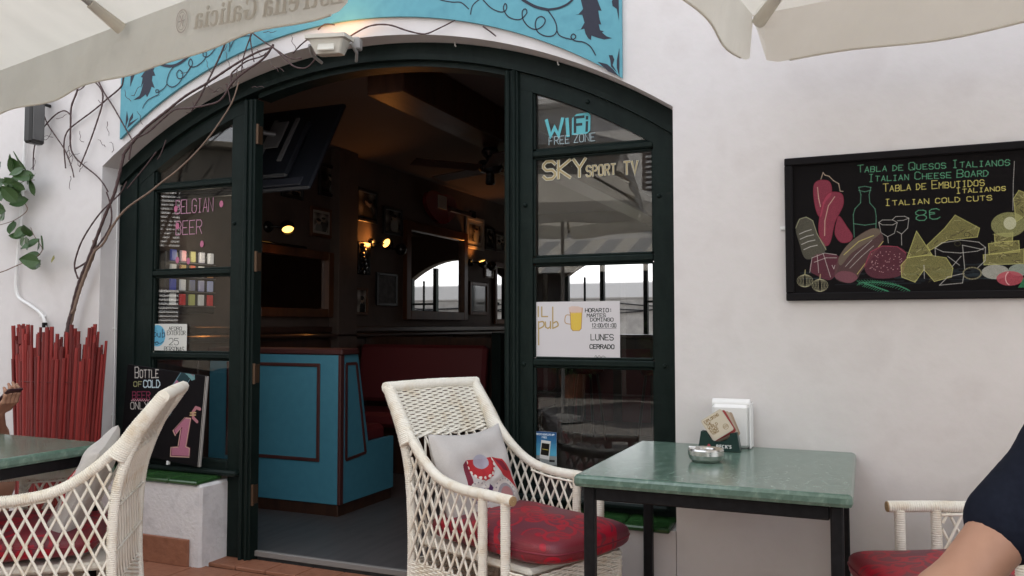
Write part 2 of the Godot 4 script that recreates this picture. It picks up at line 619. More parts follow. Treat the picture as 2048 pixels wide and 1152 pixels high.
# ---------------------------------------------------------------- setting
func build_ground():
	var s := st_new()
	quad(s, Vector3(-150, -0.062, 150), Vector3(150, -0.062, 150), Vector3(150, -0.062, -150), Vector3(-150, -0.062, -150), Vector3.UP)
	structure(obj("street_ground", s, M.asphalt))
	s = st_new()
	box(s, Vector3(-1.6, -0.052, 1.75), Vector3(8.0, 0.012, 3.49), 0.0)
	var floor_node: Node = structure(obj("terrace_floor", s, M.grout))
	var t := st_new()
	box(t, Vector3.ZERO, Vector3(0.292, 0.012, 0.292), 0.003)
	var mesh := t.commit()
	for i in 18:
		for k in 8:
			var o := inst("floor_tile", mesh, M.terracotta, floor_node)
			o.position = Vector3(-4.6 + 0.3 * i, FLOOR_Y - 0.006 + rng.randf_range(-0.0007, 0.0007), 0.162 + 0.3 * k)

func build_pub():
	var b := thing("pub_building", "white plastered pub front with a wide arched doorway and dark room behind", "building")
	# front wall with the arched opening
	var out := [Vector2(-9, -0.06), Vector2(-9, 6.4), Vector2(6, 6.4), Vector2(6, -0.06), Vector2(-0.727, -0.06)]
	var arc := arc_points(-0.727, -4.04, ARCH_R, 40)
	out.append_array(arc)
	out.append(Vector2(-4.04, -0.06))
	var s := st_new()
	prism(s, out, -0.35, 0.0)
	obj("front_wall", s, M.plaster, b)
	# low walls under the side windows, tiled sills
	part_box("window_plinth", Vector3(-3.615, 0.16, -0.115), Vector3(0.83, 0.45, 0.35), M.plinth, b, 0.012)
	part_box("window_plinth", Vector3(-1.138, 0.155, -0.1755), Vector3(0.816, 0.44, 0.348), M.plaster, b, 0.0)
	part_box("skirting", Vector3(-3.68, 0.03, 0.069), Vector3(0.82, 0.14, 0.016), M.terracotta, b, 0.003)
	for i in 4:
		part_box("sill_tile", Vector3(-3.92 + 0.2 * i, 0.396, -0.022), Vector3(0.196, 0.022, 0.19), M.sill, b, 0.006, Basis(Vector3.RIGHT, 0.05))
	for i in 4:
		part_box("sill_tile", Vector3(-1.45 + 0.2 * i, 0.385, -0.052), Vector3(0.196, 0.022, 0.15), M.sill, b, 0.006, Basis(Vector3.RIGHT, 0.12))
	for i in 9:
		part_box("threshold_tile", Vector3(-3.12 + 0.1925 * i, FLOOR_Y - 0.004 + 0.006, -0.075), Vector3(0.188, 0.02, 0.148), M.terracotta, b, 0.003)
	part_box("threshold_strip", Vector3(-2.29, 0.0, -0.166), Vector3(1.48, 0.03, 0.025), mat(lin(0.22, 0.21, 0.2), 0.6), b)
	# the room
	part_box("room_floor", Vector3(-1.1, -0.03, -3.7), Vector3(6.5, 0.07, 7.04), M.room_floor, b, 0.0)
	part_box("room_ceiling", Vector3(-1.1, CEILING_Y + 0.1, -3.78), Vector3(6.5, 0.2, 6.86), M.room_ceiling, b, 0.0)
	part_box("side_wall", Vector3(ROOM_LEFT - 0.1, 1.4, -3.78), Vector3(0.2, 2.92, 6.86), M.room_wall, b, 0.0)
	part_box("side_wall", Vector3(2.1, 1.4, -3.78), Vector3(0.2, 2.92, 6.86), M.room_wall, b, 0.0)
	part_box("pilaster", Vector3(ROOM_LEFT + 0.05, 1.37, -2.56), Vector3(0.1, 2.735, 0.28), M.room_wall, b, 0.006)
	part_box("ceiling_beam", Vector3(-2.42, 2.62, -3.7), Vector3(0.24, 0.235, 6.5), M.beam_wood, b, 0.008)
	part_box("wainscot", Vector3(ROOM_LEFT + 0.012, 0.55, -3.78), Vector3(0.022, 1.1, 6.8), M.dark_wood, b, 0.002)
	for k in 16:
		part_box("wainscot_panel", Vector3(ROOM_LEFT + 0.028, 0.56, -0.65 - 0.4 * k), Vector3(0.012, 0.86, 0.3), M.dark_wood, b, 0.005)
	part_box("dado_rail", Vector3(ROOM_LEFT + 0.05, 1.135, -3.78), Vector3(0.1, 0.03, 6.8), M.dark_wood, b, 0.008)
	part_box("dado_rail", Vector3(ROOM_LEFT + 0.02, 1.185, -3.78), Vector3(0.036, 0.05, 6.8), M.dark_wood, b, 0.006)
	# rear wall with a second arched opening
	var rear := [Vector2(-4.3, -0.06), Vector2(-4.3, 2.85), Vector2(2.2, 2.85), Vector2(2.2, -0.06), Vector2(-2.2, -0.06)]
	for i in 15:
		var x := lerpf(-2.2, -3.75, i / 14.0)
		rear.append(Vector2(x, 2.16 - 0.30 * pow((x + 2.975) / 0.775, 2.0)))
	rear.append(Vector2(-3.75, -0.06))
	s = st_new()
	prism(s, rear, -7.25, -7.22 + 0.12)
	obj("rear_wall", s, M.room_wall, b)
	for x in [-3.72, -3.22, -2.63, -2.23]:
		part_box("rear_post", Vector3(x, 1.0, -7.16), Vector3(0.055, 2.1, 0.08), M.green_paint, b, 0.004)
	for x in [-2.43, -3.47]:
		for y in [0.45, 1.05, 1.53]:
			part_box("rear_muntin", Vector3(x, y, -7.16), Vector3(0.345, 0.03, 0.04), M.green_paint, b, 0.004)
		part_box("rear_muntin", Vector3(x, 0.92, -7.165), Vector3(0.026, 1.9, 0.03), M.green_paint, b, 0.004)

# ---------------------------------------------------------------- the timber front in the arch
const MUNTINS := [2.017, 1.518, 1.05]

func pane_poly(x0: float, x1: float, y0: float, y1: float, curved: bool) -> Array:
	if not curved:
		return [Vector2(x0, y0), Vector2(x1, y0), Vector2(x1, y1), Vector2(x0, y1)]
	var p := [Vector2(x0, y0), Vector2(x1, y0)]
	for q in arc_points(x1, x0, 2.78, 10):
		if q.y > y0 + 0.001:
			p.append(q)
	return p

func side_light(d: Node3D, x0: float, x1: float, y_low: float) -> Array:
	var panes := []
	var ys := [y_low] + [MUNTINS[2], MUNTINS[1], MUNTINS[0]]
	for y in MUNTINS:
		var s := st_new()
		box(s, Vector3((x0 + x1) / 2, y, -0.155), Vector3(x1 - x0, 0.030, 0.05), 0.006)
		box(s, Vector3((x0 + x1) / 2, y + 0.0205, -0.160), Vector3(x1 - x0 - 0.02, 0.012, 0.03), 0.004)
		box(s, Vector3((x0 + x1) / 2, y - 0.0205, -0.160), Vector3(x1 - x0 - 0.02, 0.012, 0.03), 0.004)
		obj("muntin", s, M.green_paint, d)
	for i in 4:
		var lo: float = ys[i] + (0.015 if i > 0 else 0.0)
		var s := st_new()
		if i < 3:
			prism(s, pane_poly(x0 - 0.004, x1 + 0.004, lo, ys[i + 1] - 0.015, false), -0.165, -0.16)
		else:
			prism(s, pane_poly(x0 - 0.004, x1 + 0.004, lo, 0.0, true), -0.165, -0.16)
		panes.append(obj("pane", s, M.glass, d))
		for x in [x0 + 0.005, x1 - 0.005]:
			var top: float = ys[i + 1] - 0.015 if i < 3 else minf(arch_y(x, 2.78), 2.4)
			if top - lo > 0.05:
				part_box("glazing_bead", Vector3(x, (lo + top) / 2, -0.152), Vector3(0.012, top - lo - 0.012, 0.022), M.green_paint, d, 0.004)
	return panes

func arch_ring(called: String, x0: float, x1: float, r0: float, r1: float, z0: float, z1: float, d: Node3D):
	var p := arc_points(x0, x1, r0, 36)
	var q := arc_points(x1, x0, r1, 36)
	p.append_array(q)
	var s := st_new()
	prism(s, p, z0, z1)
	return obj(called, s, M.green_paint, d)

func stile(d: Node3D, called: String, x0: float, x1: float, y0: float, r: float, z0: float, z1: float):
	var p := [Vector2(x0, y0), Vector2(x1, y0)]
	p.append_array(arc_points(x1, x0, r, 6))
	var s := st_new()
	prism(s, p, z0, z1)
	return obj(called, s, M.green_paint, d)

func build_doorway():
	var d := thing("arched_doorway", "dark green timber front with side windows filling the white arch", "doorway")
	arch_ring("arch_head", -4.036, -0.731, 2.938, 2.868, -0.20, -0.118, d)
	arch_ring("arch_moulding", -4.02, -0.75, 2.880, 2.852, -0.19, -0.106, d)
	arch_ring("arch_inner", -3.03, -1.55, 2.851, 2.825, -0.24, -0.140, d)
	# side windows
	for a in [[-3.90, -3.11, -3.203, 0.405], [-1.48, -0.84, -0.843, 0.405]]:
		arch_ring("window_head", a[0], a[1], 2.851, 2.776, -0.185, -0.132, d)
	stile(d, "jamb", -4.036, -3.90, 0.40, 2.851, -0.19, -0.124)
	stile(d, "stile", -3.90, -3.78, 0.40, 2.777, -0.185, -0.134)
	stile(d, "stile", -3.203, -3.11, FLOOR_Y, 2.777, -0.185, -0.134)
	stile(d, "stile", -1.48, -1.414, FLOOR_Y + 0.03, 2.777, -0.185, -0.134)
	stile(d, "stile", -0.843, -0.731, 0.39, 2.85, -0.185, -0.130)
	for x in [[-3.11, -3.03], [-1.55, -1.48]]:
		var s := st_new()
		var w: float = x[1] - x[0]
		var h := arch_y(x[0], 2.85) - FLOOR_Y - 0.012
		box(s, Vector3(x[0] + w * 0.5, FLOOR_Y + h / 2, -0.150), Vector3(w, h, 0.07), 0.004)
		box(s, Vector3(x[0] + w * 0.28, FLOOR_Y + h / 2, -0.112), Vector3(w * 0.26, h, 0.03), 0.009)
		box(s, Vector3(x[0] + w * 0.72, FLOOR_Y + h / 2, -0.112), Vector3(w * 0.2, h, 0.022), 0.008)
		obj("post", s, M.green_paint, d)
	part_box("bottom_rail", Vector3(-3.49, 0.445, -0.155), Vector3(0.574, 0.08, 0.06), M.green_paint, d, 0.006)
	part_box("bottom_rail", Vector3(-1.128, 0.42, -0.155), Vector3(0.57, 0.055, 0.06), M.green_paint, d, 0.006)
	part_box("weather_bar", Vector3(-3.49, 0.425, -0.10), Vector3(0.78, 0.03, 0.05), M.green_paint, d, 0.01)
	part_box("weather_bar", Vector3(-1.13, 0.44, -0.10), Vector3(0.70, 0.025, 0.04), M.green_paint, d, 0.008)
	var left := side_light(d, -3.78, -3.203, 0.485)
	var right := side_light(d, -1.414, -0.843, 0.4475)
	# hinges on the left post, bolt heads on the right window
	for y in [2.26, 1.565, 0.96, 0.315]:
		var s := st_new()
		box(s, Vector3(-3.028, y, -0.150), Vector3(0.006, 0.10, 0.045), 0.002)
		tube(s, [Vector3(-3.022, y - 0.055, -0.125), Vector3(-3.022, y + 0.055, -0.125)], 0.009, 8)
		obj("hinge", s, M.brass, d)
	for p in [Vector3(-1.4505, 1.7814, -0.13), Vector3(-0.8178, 1.7842, -0.13), Vector3(-1.4586, 1.0409, -0.13), Vector3(-0.7977, 1.0445, -0.13), Vector3(-1.1428, 2.2347, -0.13), Vector3(-3.1814, 1.7796, -0.13)]:
		var s := st_new()
		ball(s, p, Vector3(0.011, 0.011, 0.009), 10)
		obj("bolt_head", s, M.green_paint, d)
	# lettering painted on the panes
	var turquoise := mat(lin(0.10, 0.42, 0.47), 0.6)
	var cream := mat(lin(0.55, 0.53, 0.42), 0.6)
	var gold := mat(lin(0.33, 0.25, 0.11), 0.6)
	var pale := mat(lin(0.33, 0.42, 0.44), 0.6)
	var dark := mat(lin(0.012, 0.02, 0.025), 0.6)
	var pink := mat(lin(0.42, 0.12, 0.21), 0.6)
	var pink_thin := mat(lin(0.40, 0.20, 0.28), 0.7)
	var top: Node = right[3]
	var s := st_new()
	letter_bands(s, strokes("W", Vector2(-1.3533, 2.1016), 0.076, Vector2(1, 0), 1.05), 0.0165, -0.1585)
	letter_bands(s, [[Vector2(-1.2471, 2.0942), Vector2(-1.2517, 2.1741)]], 0.0165, -0.1583)
	obj("lettering", s, turquoise, top)
	s = st_new()
	var o := Vector3(-1.2251, 2.0945, -0.1585)
	prism(s, [Vector2(o.x - 0.004, o.y + 0.002), Vector2(o.x + 0.07, o.y + 0.002), Vector2(o.x + 0.085, o.y + 0.015), Vector2(o.x + 0.087, o.y + 0.085), Vector2(o.x + 0.075, o.y + 0.1), Vector2(o.x + 0.02, o.y + 0.098), Vector2(o.x - 0.002, o.y + 0.08)], -0.159, -0.1588)
	obj("lettering", s, turquoise, top)
	s = st_new()
	letter_bands(s, strokes("F", Vector2(o.x + 0.012, o.y + 0.014), 0.068), 0.013, -0.1582)
	letter_bands(s, [[Vector2(o.x + 0.068, o.y + 0.014), Vector2(o.x + 0.070, o.y + 0.056)], [Vector2(o.x + 0.070, o.y + 0.07), Vector2(o.x + 0.0705, o.y + 0.08)]], 0.012, -0.1582)
	obj("lettering", s, dark, top)
	s = st_new()
	letter_bands(s, strokes("FREE ZONE", Vector2(-1.341, 2.0604), 0.036, Vector2(1, 0), 0.55), 0.0032, -0.1585)
	obj("lettering", s, pale, top)
	var mid: Node = right[2]
	for row in [["SKY", Vector2(-1.3687, 1.9003), 0.082, 0.70], ["SPORT", Vector2(-1.1583, 1.8992), 0.047, 0.42], ["TV", Vector2(-0.9822, 1.8956), 0.056, 0.45]]:
		var list := strokes(row[0], Vector2(row[1].x, row[1].y), row[2], Vector2(1, 0), row[3])
		s = st_new()
		letter_bands(s, list, row[2] * 0.19, -0.1592)
		obj("lettering", s, cream, mid)
		s = st_new()
		letter_bands(s, list, row[2] * 0.10, -0.1578)
		obj("lettering", s, gold, mid)
	var lp: Node = left[2]
	s = st_new()
	letter_bands(s, strokes("BELGIAN", Vector2(-3.6336, 1.8599), 0.078, Vector2(1, 0), 0.42, 0.10), 0.0045, -0.1585)
	letter_bands(s, strokes("BEER", Vector2(-3.6306, 1.7385), 0.078, Vector2(1, 0), 0.5, 0.16), 0.0045, -0.1585)
	obj("lettering", s, pink_thin, lp)
	s = st_new()
	for p in [Vector3(-3.6343, 1.8889, -0.1585), Vector3(-3.2984, 1.8982, -0.1585), Vector3(-3.6205, 1.7899, -0.1585), Vector3(-3.4352, 1.6789, -0.1585), Vector3(-3.6157, 1.5939, -0.1585), Vector3(-3.5329, 1.5856, -0.1585)]:
		prism(s, moved(oval(Vector2.ZERO, 0.014, 0.02, 8), func(q): return q + Vector2(p.x, p.y)), -0.1586, -0.1583)
	obj("lettering", s, pink, lp)

# ---------------------------------------------------------------- across the street and behind the pub, seen in glass and mirrors
func build_opposite():
	var wall := mat(Color.WHITE, 0.85, {"tex": ramp_tex(40, 0.01, [lin(0.66, 0.65, 0.63), lin(0.74, 0.73, 0.71)], 4), "tri": 0.4, "world": true})
	var shade := mat(lin(0.28, 0.29, 0.30), 0.6)
	var trim := mat(lin(0.10, 0.08, 0.07), 0.6)
	street_house("pale house across the street with louvred shutters, mirrored in the glass", Vector3(-4.0, -0.06, 11.0), 0.0, wall, trim, shade)
	var ochre := mat(Color.WHITE, 0.85, {"tex": ramp_tex(42, 0.01, [lin(0.17, 0.15, 0.12), lin(0.24, 0.21, 0.17)], 4), "tri": 0.5, "world": true})
	street_house("dark stone house added down the street to darken the left window reflections", Vector3(-17.5, -0.06, 8.0), -0.75, ochre, trim, wall)  # unseen house, added to darken what the left panes mirror
	var aw := thing("street_awning", "grey and white striped awning on the house across the street", "awning", Vector3(-4.0, 2.75, 10.7))
	for i in 40:
		part_box("stripe", Vector3(-5.85 + 0.3 * i, -0.32, -0.9), Vector3(0.3, 0.012, 2.0), [M.canvas, shade][i % 2], aw, 0.0, Basis(Vector3.RIGHT, -0.36))
	var sf := thing("added_dark_front", "glossy dark front added under the striped awning to darken the window reflections", "shopfront", Vector3(-4.0, -0.06, 10.66))  # added dark panels that keep the lower window reflections dark
	for i in 8:
		part_box("dark_panel", Vector3(-5.25 + 1.5 * i, 1.2, 0), Vector3(1.4, 2.3, 0.06), M.black_gloss, sf, 0.01)
	for i in 5:
		var pl := thing("potted_shrub", ["tall", "round", "dense", "low", "bushy"][i] + " dark green shrub along the house across the street", "shrub", Vector3(-8.2 + 1.7 * i, -0.06, 10.2), i * 1.3, "shrubs across the street")
		var s := st_new()
		lathe(s, [Vector2(0.001, 0), Vector2(0.2, 0), Vector2(0.26, 0.4), Vector2(0.23, 0.4), Vector2(0.22, 0.36), Vector2(0.001, 0.36)], 14)
		obj("pot", s, M.terracotta, pl)
		s = st_new()
		for k in 420:
			var dir := Vector3(rng.randf_range(-1, 1), rng.randf_range(-1, 1), rng.randf_range(-1, 1))
			var c := Vector3(0, 0.95, 0) + dir.normalized() * pow(rng.randf(), 0.4) * Vector3(0.5, 0.65, 0.5)
			leaf_shape(s, c, dir.normalized(), 0.13, 0.06)
		obj("foliage", s, M.leaf, pl)
	var g := thing("courtyard_wall", "grey rendered yard wall beyond the rear door, mirrored in the pub mirror", "wall", Vector3(-1.5, -0.06, -12.4))
	var gm := mat(Color.WHITE, 0.9, {"tex": ramp_tex(41, 0.02, [lin(0.20, 0.19, 0.18), lin(0.30, 0.29, 0.27)], 5), "tri": 0.7, "world": true})
	part_box("wall", Vector3(0, 0.9, 0), Vector3(12, 1.8, 0.3), gm, g, 0.02)
	part_box("coping", Vector3(0, 1.97, 0), Vector3(12.1, 0.34, 0.36), mat(lin(0.42, 0.42, 0.42), 0.8), g, 0.03)
	for i in 3:
		var pts := []
		for k in 25:
			var t := k / 24.0
			pts.append(Vector3(-6 + 12 * t, 1.72 - 0.05 * i - 0.10 * sin(PI * fmod(t * (4 + i), 1.0)), 0.19))
		var s := st_new()
		tube(s, pts, 0.012, 6)
		obj("cable", s, M.black_metal, g)
	var pt := thing("palm_plant", "bright yellow green palm fronds beyond the rear door", "palm", Vector3(-2.95, -0.06, -9.4))
	var s := st_new()
	lathe(s, [Vector2(0.001, 0), Vector2(0.22, 0), Vector2(0.28, 0.4), Vector2(0.001, 0.38)], 14)
	obj("pot", s, M.terracotta, pt)
	for i in 13:
		var a := TAU * i / 13.0 + rng.randf() * 0.3
		var dirv := Vector3(cos(a), 0, sin(a))
		s = st_new()
		var stem := []
		for k in 9:
			var t := k / 8.0
			stem.append(Vector3(0, 0.35, 0) + dirv * (0.75 * t) + Vector3.UP * (1.35 * t - 0.75 * t * t))
		tube(s, stem, 0.008, 5)
		for k in range(2, 9):
			for sg in [-1.0, 1.0]:
				for j in 2:
					var p: Vector3 = stem[k].lerp(stem[k - 1], j * 0.5)
					var sd: Vector3 = dirv.cross(Vector3.UP) * sg
					var tip: Vector3 = p + (sd * 0.8 + dirv * 0.5 + Vector3.DOWN * 0.15).normalized() * 0.32
					var wv: Vector3 = dirv * 0.018
					tri(s, p - wv, p + wv, tip, Vector3.UP)
		obj("frond", s, M.palm, pt)

func street_house(label: String, at: Vector3, turn: float, wall: Material, trim: Material, shade: Material):
	var h := thing("street_house", label, "building", at, turn, "houses across the street")
	part_box("wall", Vector3(0, 2.7, 0), Vector3(16, 5.4, 0.5), wall, h, 0.02)
	part_box("cornice", Vector3(0, 5.46, -0.1), Vector3(16.4, 0.14, 0.9), wall, h, 0.02)
	for i in 6:
		var x := -6.2 + 2.4 * i
		for y in [3.1, 0.75] if turn != 0.0 else [3.1]:
			var w := part_box("window", Vector3(x, y + 0.65, -0.27), Vector3(1.3, 1.5, 0.05), trim, h, 0.01)
			for k in 15:
				part_box("slat", Vector3(x, y + 0.093 * k, -0.315), Vector3(1.15, 0.07, 0.012), shade, w, 0.002, Basis(Vector3.RIGHT, 0.6))

func leaf_shape(s: SurfaceTool, c: Vector3, dir: Vector3, length: float, width: float):
	var side := dir.cross(Vector3(rng.randf_range(-1, 1), rng.randf_range(-1, 1), rng.randf_range(-1, 1))).normalized()
	var n := dir.cross(side)
	var b := c + dir * length
	var m := c + dir * length * 0.5 - n * width * 0.15
	tri(s, c, m + side * width * 0.5, b, n)
	tri(s, c, b, m - side * width * 0.5, n)

# ---------------------------------------------------------------- things inside the pub
func photo_tex(kind: int) -> ImageTexture:
	var im := pic(48, 60, Color(0.55, 0.52, 0.48))
	rng.seed = 300 + kind
	var base := 0.25 + 0.1 * (kind % 3)
	for y in 60:
		for x in 48:
			var v := base + 0.12 * sin(x * 0.21 + kind) + 0.1 * cos(y * 0.17 + kind * 2) + rng.randf_range(-0.05, 0.05)
			im.set_pixel(x, y, Color(v * 1.05, v, v * 0.94))
	for k in 2 + kind % 3:
		var c := Vector2(rng.randf_range(12, 36), rng.randf_range(18, 30))
		var v := rng.randf_range(0.05, 0.75)
		draw_fill(im, oval(c + Vector2(0, 24), 11, 20), Color(v, v, v * 0.95), 0.4)
		draw_fill(im, oval(c, 6, 8), Color(0.62, 0.55, 0.48), 0.3)
		draw_fill(im, oval(c - Vector2(0, 5), 6, 4), Color(0.1, 0.09, 0.08), 0.3)
	return ImageTexture.create_from_image(im)

func face_x(s: SurfaceTool, x: float, za: float, zb: float, y0: float, y1: float):
	quad(s, Vector3(x, y0, za), Vector3(x, y0, zb), Vector3(x, y1, zb), Vector3(x, y1, za), Vector3.RIGHT)

# a frame hung on the side wall; za is its end nearer the street
func hang(called: String, label: String, category: String, za: float, zb: float, y0: float, y1: float, w: float, frame_m: Material, pic_m: Material, group := "", deep := 0.025, mount := 0.0) -> Node3D:
	var c := Vector3(ROOM_LEFT, (y0 + y1) / 2, (za + zb) / 2)
	var t := thing(called, label, category, c, 0.0, group)
	var hz := (za - zb) / 2
	var hy := (y1 - y0) / 2
	for sg in [-1.0, 1.0]:
		part_box("frame_side", Vector3(deep / 2 + 0.002, 0, sg * (hz - w / 2)), Vector3(deep, 2 * hy, w), frame_m, t, 0.005)
		part_box("frame_side", Vector3(deep / 2 + 0.002, sg * (hy - w / 2), 0), Vector3(deep, w, 2 * (hz - w)), frame_m, t, 0.005)
	if mount > 0.0:
		part_box("mount", Vector3(0.006, 0, 0), Vector3(0.004, 2 * (hy - w), 2 * (hz - w)), mat(lin(0.32, 0.29, 0.25), 0.8), t, 0.0)
	var s := st_new()
	face_x(s, 0.012, hz - w - mount, -hz + w + mount, -hy + w + mount, hy - w - mount)
	obj("mirror_glass" if called.contains("mirror") else "picture", s, pic_m, t)
	return t

func wall_spot(label: String, at: Vector3, dir: Vector3, twin: Vector3, energy: float):
	var t := thing("wall_spotlight", label, "wall lamp", Vector3(ROOM_LEFT, at.y, at.z), 0.0, "spotlights on the side wall")
	var s := st_new()
	lathe(s, [Vector2(0.001, 0.03), Vector2(0.035, 0.03), Vector2(0.045, 0.015), Vector2(0.045, 0.001), Vector2(0.001, 0.001)], 16, Transform3D(Basis(Vector3.FORWARD, PI / 2), Vector3(0.0, 0, 0.09)))
	obj("wall_plate", s, M.black_gloss, t)
	s = st_new()
	tube(s, [Vector3(0.02, 0, 0.09), Vector3(0.07, 0, 0.07), Vector3(0.10, 0, 0.0)], 0.008, 6)
	obj("arm", s, M.black_gloss, t)
	dir = dir.normalized()
	var c := Vector3(0.12, 0, 0)
	var b := Basis(Quaternion(Vector3.UP, dir))
	s = st_new()
	lathe(s, [Vector2(0.001, -0.055), Vector2(0.03, -0.05), Vector2(0.052, -0.02), Vector2(0.056, 0.012), Vector2(0.05, 0.03), Vector2(0.046, 0.028), Vector2(0.05, 0.01), Vector2(0.045, -0.015)], 16, Transform3D(b, c))
	obj("shade", s, M.black_gloss, t)
	s = st_new()
	lathe(s, [Vector2(0.044, 0.016), Vector2(0.03, 0.022), Vector2(0.001, 0.024)], 16, Transform3D(b, c))
	obj("bulb", s, M.bulb, t)
	if twin != Vector3.ZERO:
		s = st_new()
		ball(s, twin, 0.058, 14)
		obj("shade", s, M.black_gloss, t)
		s = st_new()
		tube(s, [c, (c + twin) / 2 + Vector3(-0.03, -0.02, 0), twin], 0.008, 6)
		obj("arm", s, M.black_gloss, t)
	var l := SpotLight3D.new()
	l.name = "light"
	l.light_color = Color(1.0, 0.62, 0.30)
	l.light_energy = energy
	l.spot_angle = 62.0
	l.spot_range = 8.0
	l.spot_attenuation = 2.0
	l.spot_angle_attenuation = 0.7
	l.light_size = 0.035
	l.shadow_enabled = true
	t.add_child(l)
	l.position = c + dir * 0.045
	l.quaternion = Quaternion(Vector3.FORWARD, dir)

func build_room_furniture():
	var dim := mat(lin(0.045, 0.03, 0.025), 0.5)
	var pics := []
	for i in 6:
		pics.append(mat(Color.WHITE, 0.18, {"tex": photo_tex(i)}))
	rng.seed = 21
	var grp := "framed pictures on the side wall"
	hang("framed_picture", "black and white photograph in a black frame above the lit spotlight", "picture", -2.7889, -3.1418, 2.163, 2.4627, 0.03, M.black_frame, pics[0], grp)
	hang("framed_picture", "dark framed picture right of the black and white photograph", "picture", -3.2478, -3.5952, 2.0939, 2.3565, 0.03, M.black_frame, pics[1], grp)
	hang("framed_picture", "brown framed picture beside the first spotlight", "picture", -2.1348, -2.4381, 1.9579, 2.2111, 0.03, M.frame_wood, pics[2], grp, 0.02, 0.02)
	hang("framed_picture", "dim framed picture just beside the television edge", "picture", -2.243, -2.5712, 2.3138, 2.5936, 0.035, M.black_frame, pics[3], grp)
	hang("framed_picture", "small frame half hidden below the television", "picture", -1.7651, -2.0386, 2.233, 2.3494, 0.03, M.black_frame, pics[4], grp)
	hang("framed_picture", "small dim narrow picture low on the wall", "picture", -2.7784, -2.9947, 1.3131, 1.562, 0.025, M.frame_wood, pics[5], grp)
	hang("framed_picture", "grey certificate in a dark frame beside the big mirror", "picture", -3.1354, -3.4999, 1.4039, 1.7188, 0.03, M.black_frame, mat(Color.WHITE, 0.12, {"tex": ramp_tex(50, 0.05, [lin(0.07, 0.07, 0.07), lin(0.13, 0.13, 0.13)], 3, 64)}), grp)
	hang("framed_picture", "portrait with a pale mount in a light frame above the last spotlight", "picture", -5.01, -5.4932, 2.1085, 2.4855, 0.04, mat(lin(0.28, 0.25, 0.21), 0.5), pics[1], grp, 0.02, 0.05)
	hang("framed_picture", "narrow dark portrait beside the pale mounted one", "picture", -5.5216, -5.7821, 2.1363, 2.4115, 0.03, M.black_frame, pics[0], grp)
	hang("framed_picture", "dim portrait closest to the door post, high on the wall", "picture", -5.812, -6.1815, 2.1339, 2.3672, 0.03, dim, pics[2], grp)
	hang("framed_picture", "tiny white card below the last spotlight", "picture", -5.5231, -5.7536, 1.794, 1.9218, 0.02, mat(lin(0.4, 0.38, 0.35), 0.6), pics[3], grp)
	hang("framed_picture", "glazed landscape picture right of the big mirror", "picture", -5.1046, -5.5952, 1.3415, 1.7254, 0.04, M.frame_wood, mat(lin(0.35, 0.36, 0.36), 0.06, {"metal": 0.6}), grp)
	hang("wall_mirror", "large mirror in a brown wooden frame beside the twin spotlight", "mirror", -3.6299, -4.9872, 1.2764, 2.2636, 0.09, M.frame_wood, M.mirror, "mirrors on the side wall", 0.05)
	hang("wall_mirror", "wide low mirror in a dark wooden frame near the door post", "mirror", -1.4382, -2.4182, 1.2862, 1.8376, 0.07, M.frame_wood, M.mirror, "mirrors on the side wall", 0.05)
	hang("wall_mirror", "tall narrow mirror cut off by the right door post", "mirror", -5.7691, -6.6445, 1.2366, 2.0034, 0.06, M.frame_wood, M.mirror, "mirrors on the side wall", 0.04)
	# carved plaque
	var pq := thing("carved_plaque", "tall glossy black carved plaque between photograph and certificate", "plaque", Vector3(ROOM_LEFT, 1.83, -2.93))
	part_box("board", Vector3(0.012, 0, 0), Vector3(0.02, 0.30, 0.20), M.black_gloss, pq, 0.006)
	var ps := st_new()
	for k in 7:
		ball(ps, Vector3(0.024, -0.12 + 0.038 * k, rng.randf_range(-0.04, 0.04)), Vector3(0.014, 0.03, 0.045), 8)
	obj("carving", ps, M.black_gloss, pq)
	var rod := thing("wall_rod", "thin dark rod fixed above the wide low mirror", "rod", Vector3(-4.19, 1.8463, -1.5864))
	var rs := st_new()
	tube(rs, [Vector3(0.03, 0.0, 0.2), Vector3(0.03, 0.0, -0.46)], 0.012, 6)
	obj("bar", rs, M.black_gloss, rod)
	for z in [0.1, -0.36]:
		part_box("holder", Vector3(0.012, 0, z), Vector3(0.03, 0.03, 0.02), M.black_gloss, rod)
	wall_spot("single black spotlight shining down beside the brown picture", Vector3(-4.1, 1.9744, -1.7124), Vector3(0.45, -0.75, 0.35), Vector3.ZERO, 0.03)
	wall_spot("twin black spotlight left of the big mirror, shining on the wall", Vector3(-4.1, 1.9787, -3.1614), Vector3(-0.12, 0.30, 0.9), Vector3(0.12, -0.03, -0.24), 0.05)
	wall_spot("twin black spotlight right of the big mirror, tilted upward", Vector3(-4.1, 1.945, -5.2282), Vector3(-0.10, 0.75, 0.35), Vector3(0.12, -0.02, -0.26), 0.05)
	# small hanging lantern deep in the room, seen in the low mirror
	var hl := thing("hanging_lantern", "small glowing lantern hanging deep in the room", "lamp", Vector3(-0.6, 2.1, -3.6))
	part_box("cap", Vector3(0, 0.1, 0), Vector3(0.12, 0.02, 0.12), M.black_frame, hl)
	part_box("glass", Vector3(0, 0, 0), Vector3(0.08, 0.16, 0.08), M.lantern_glow, hl, 0.01)
	var cs := st_new()
	tube(cs, [Vector3(0, 0.1, 0), Vector3(0, 0.64, 0)], 0.005, 5)
	obj("chain", cs, M.black_frame, hl)
	var ol := OmniLight3D.new()
	ol.name = "light"
	ol.light_color = Color(1.0, 0.58, 0.28)
	ol.light_energy = 0.02
	ol.omni_range = 8.0
	ol.omni_attenuation = 2.0
	ol.light_size = 0.08
	ol.shadow_enabled = true
	hl.add_child(ol)
	ol.position = Vector3(0, -0.14, 0)
	# television seen from behind
	var bx := Basis(Vector3.RIGHT, -0.54)
	var tv := thing("television", "large black television tilted into the room, seen from behind", "television", Vector3(-3.58, 2.33, -0.77))
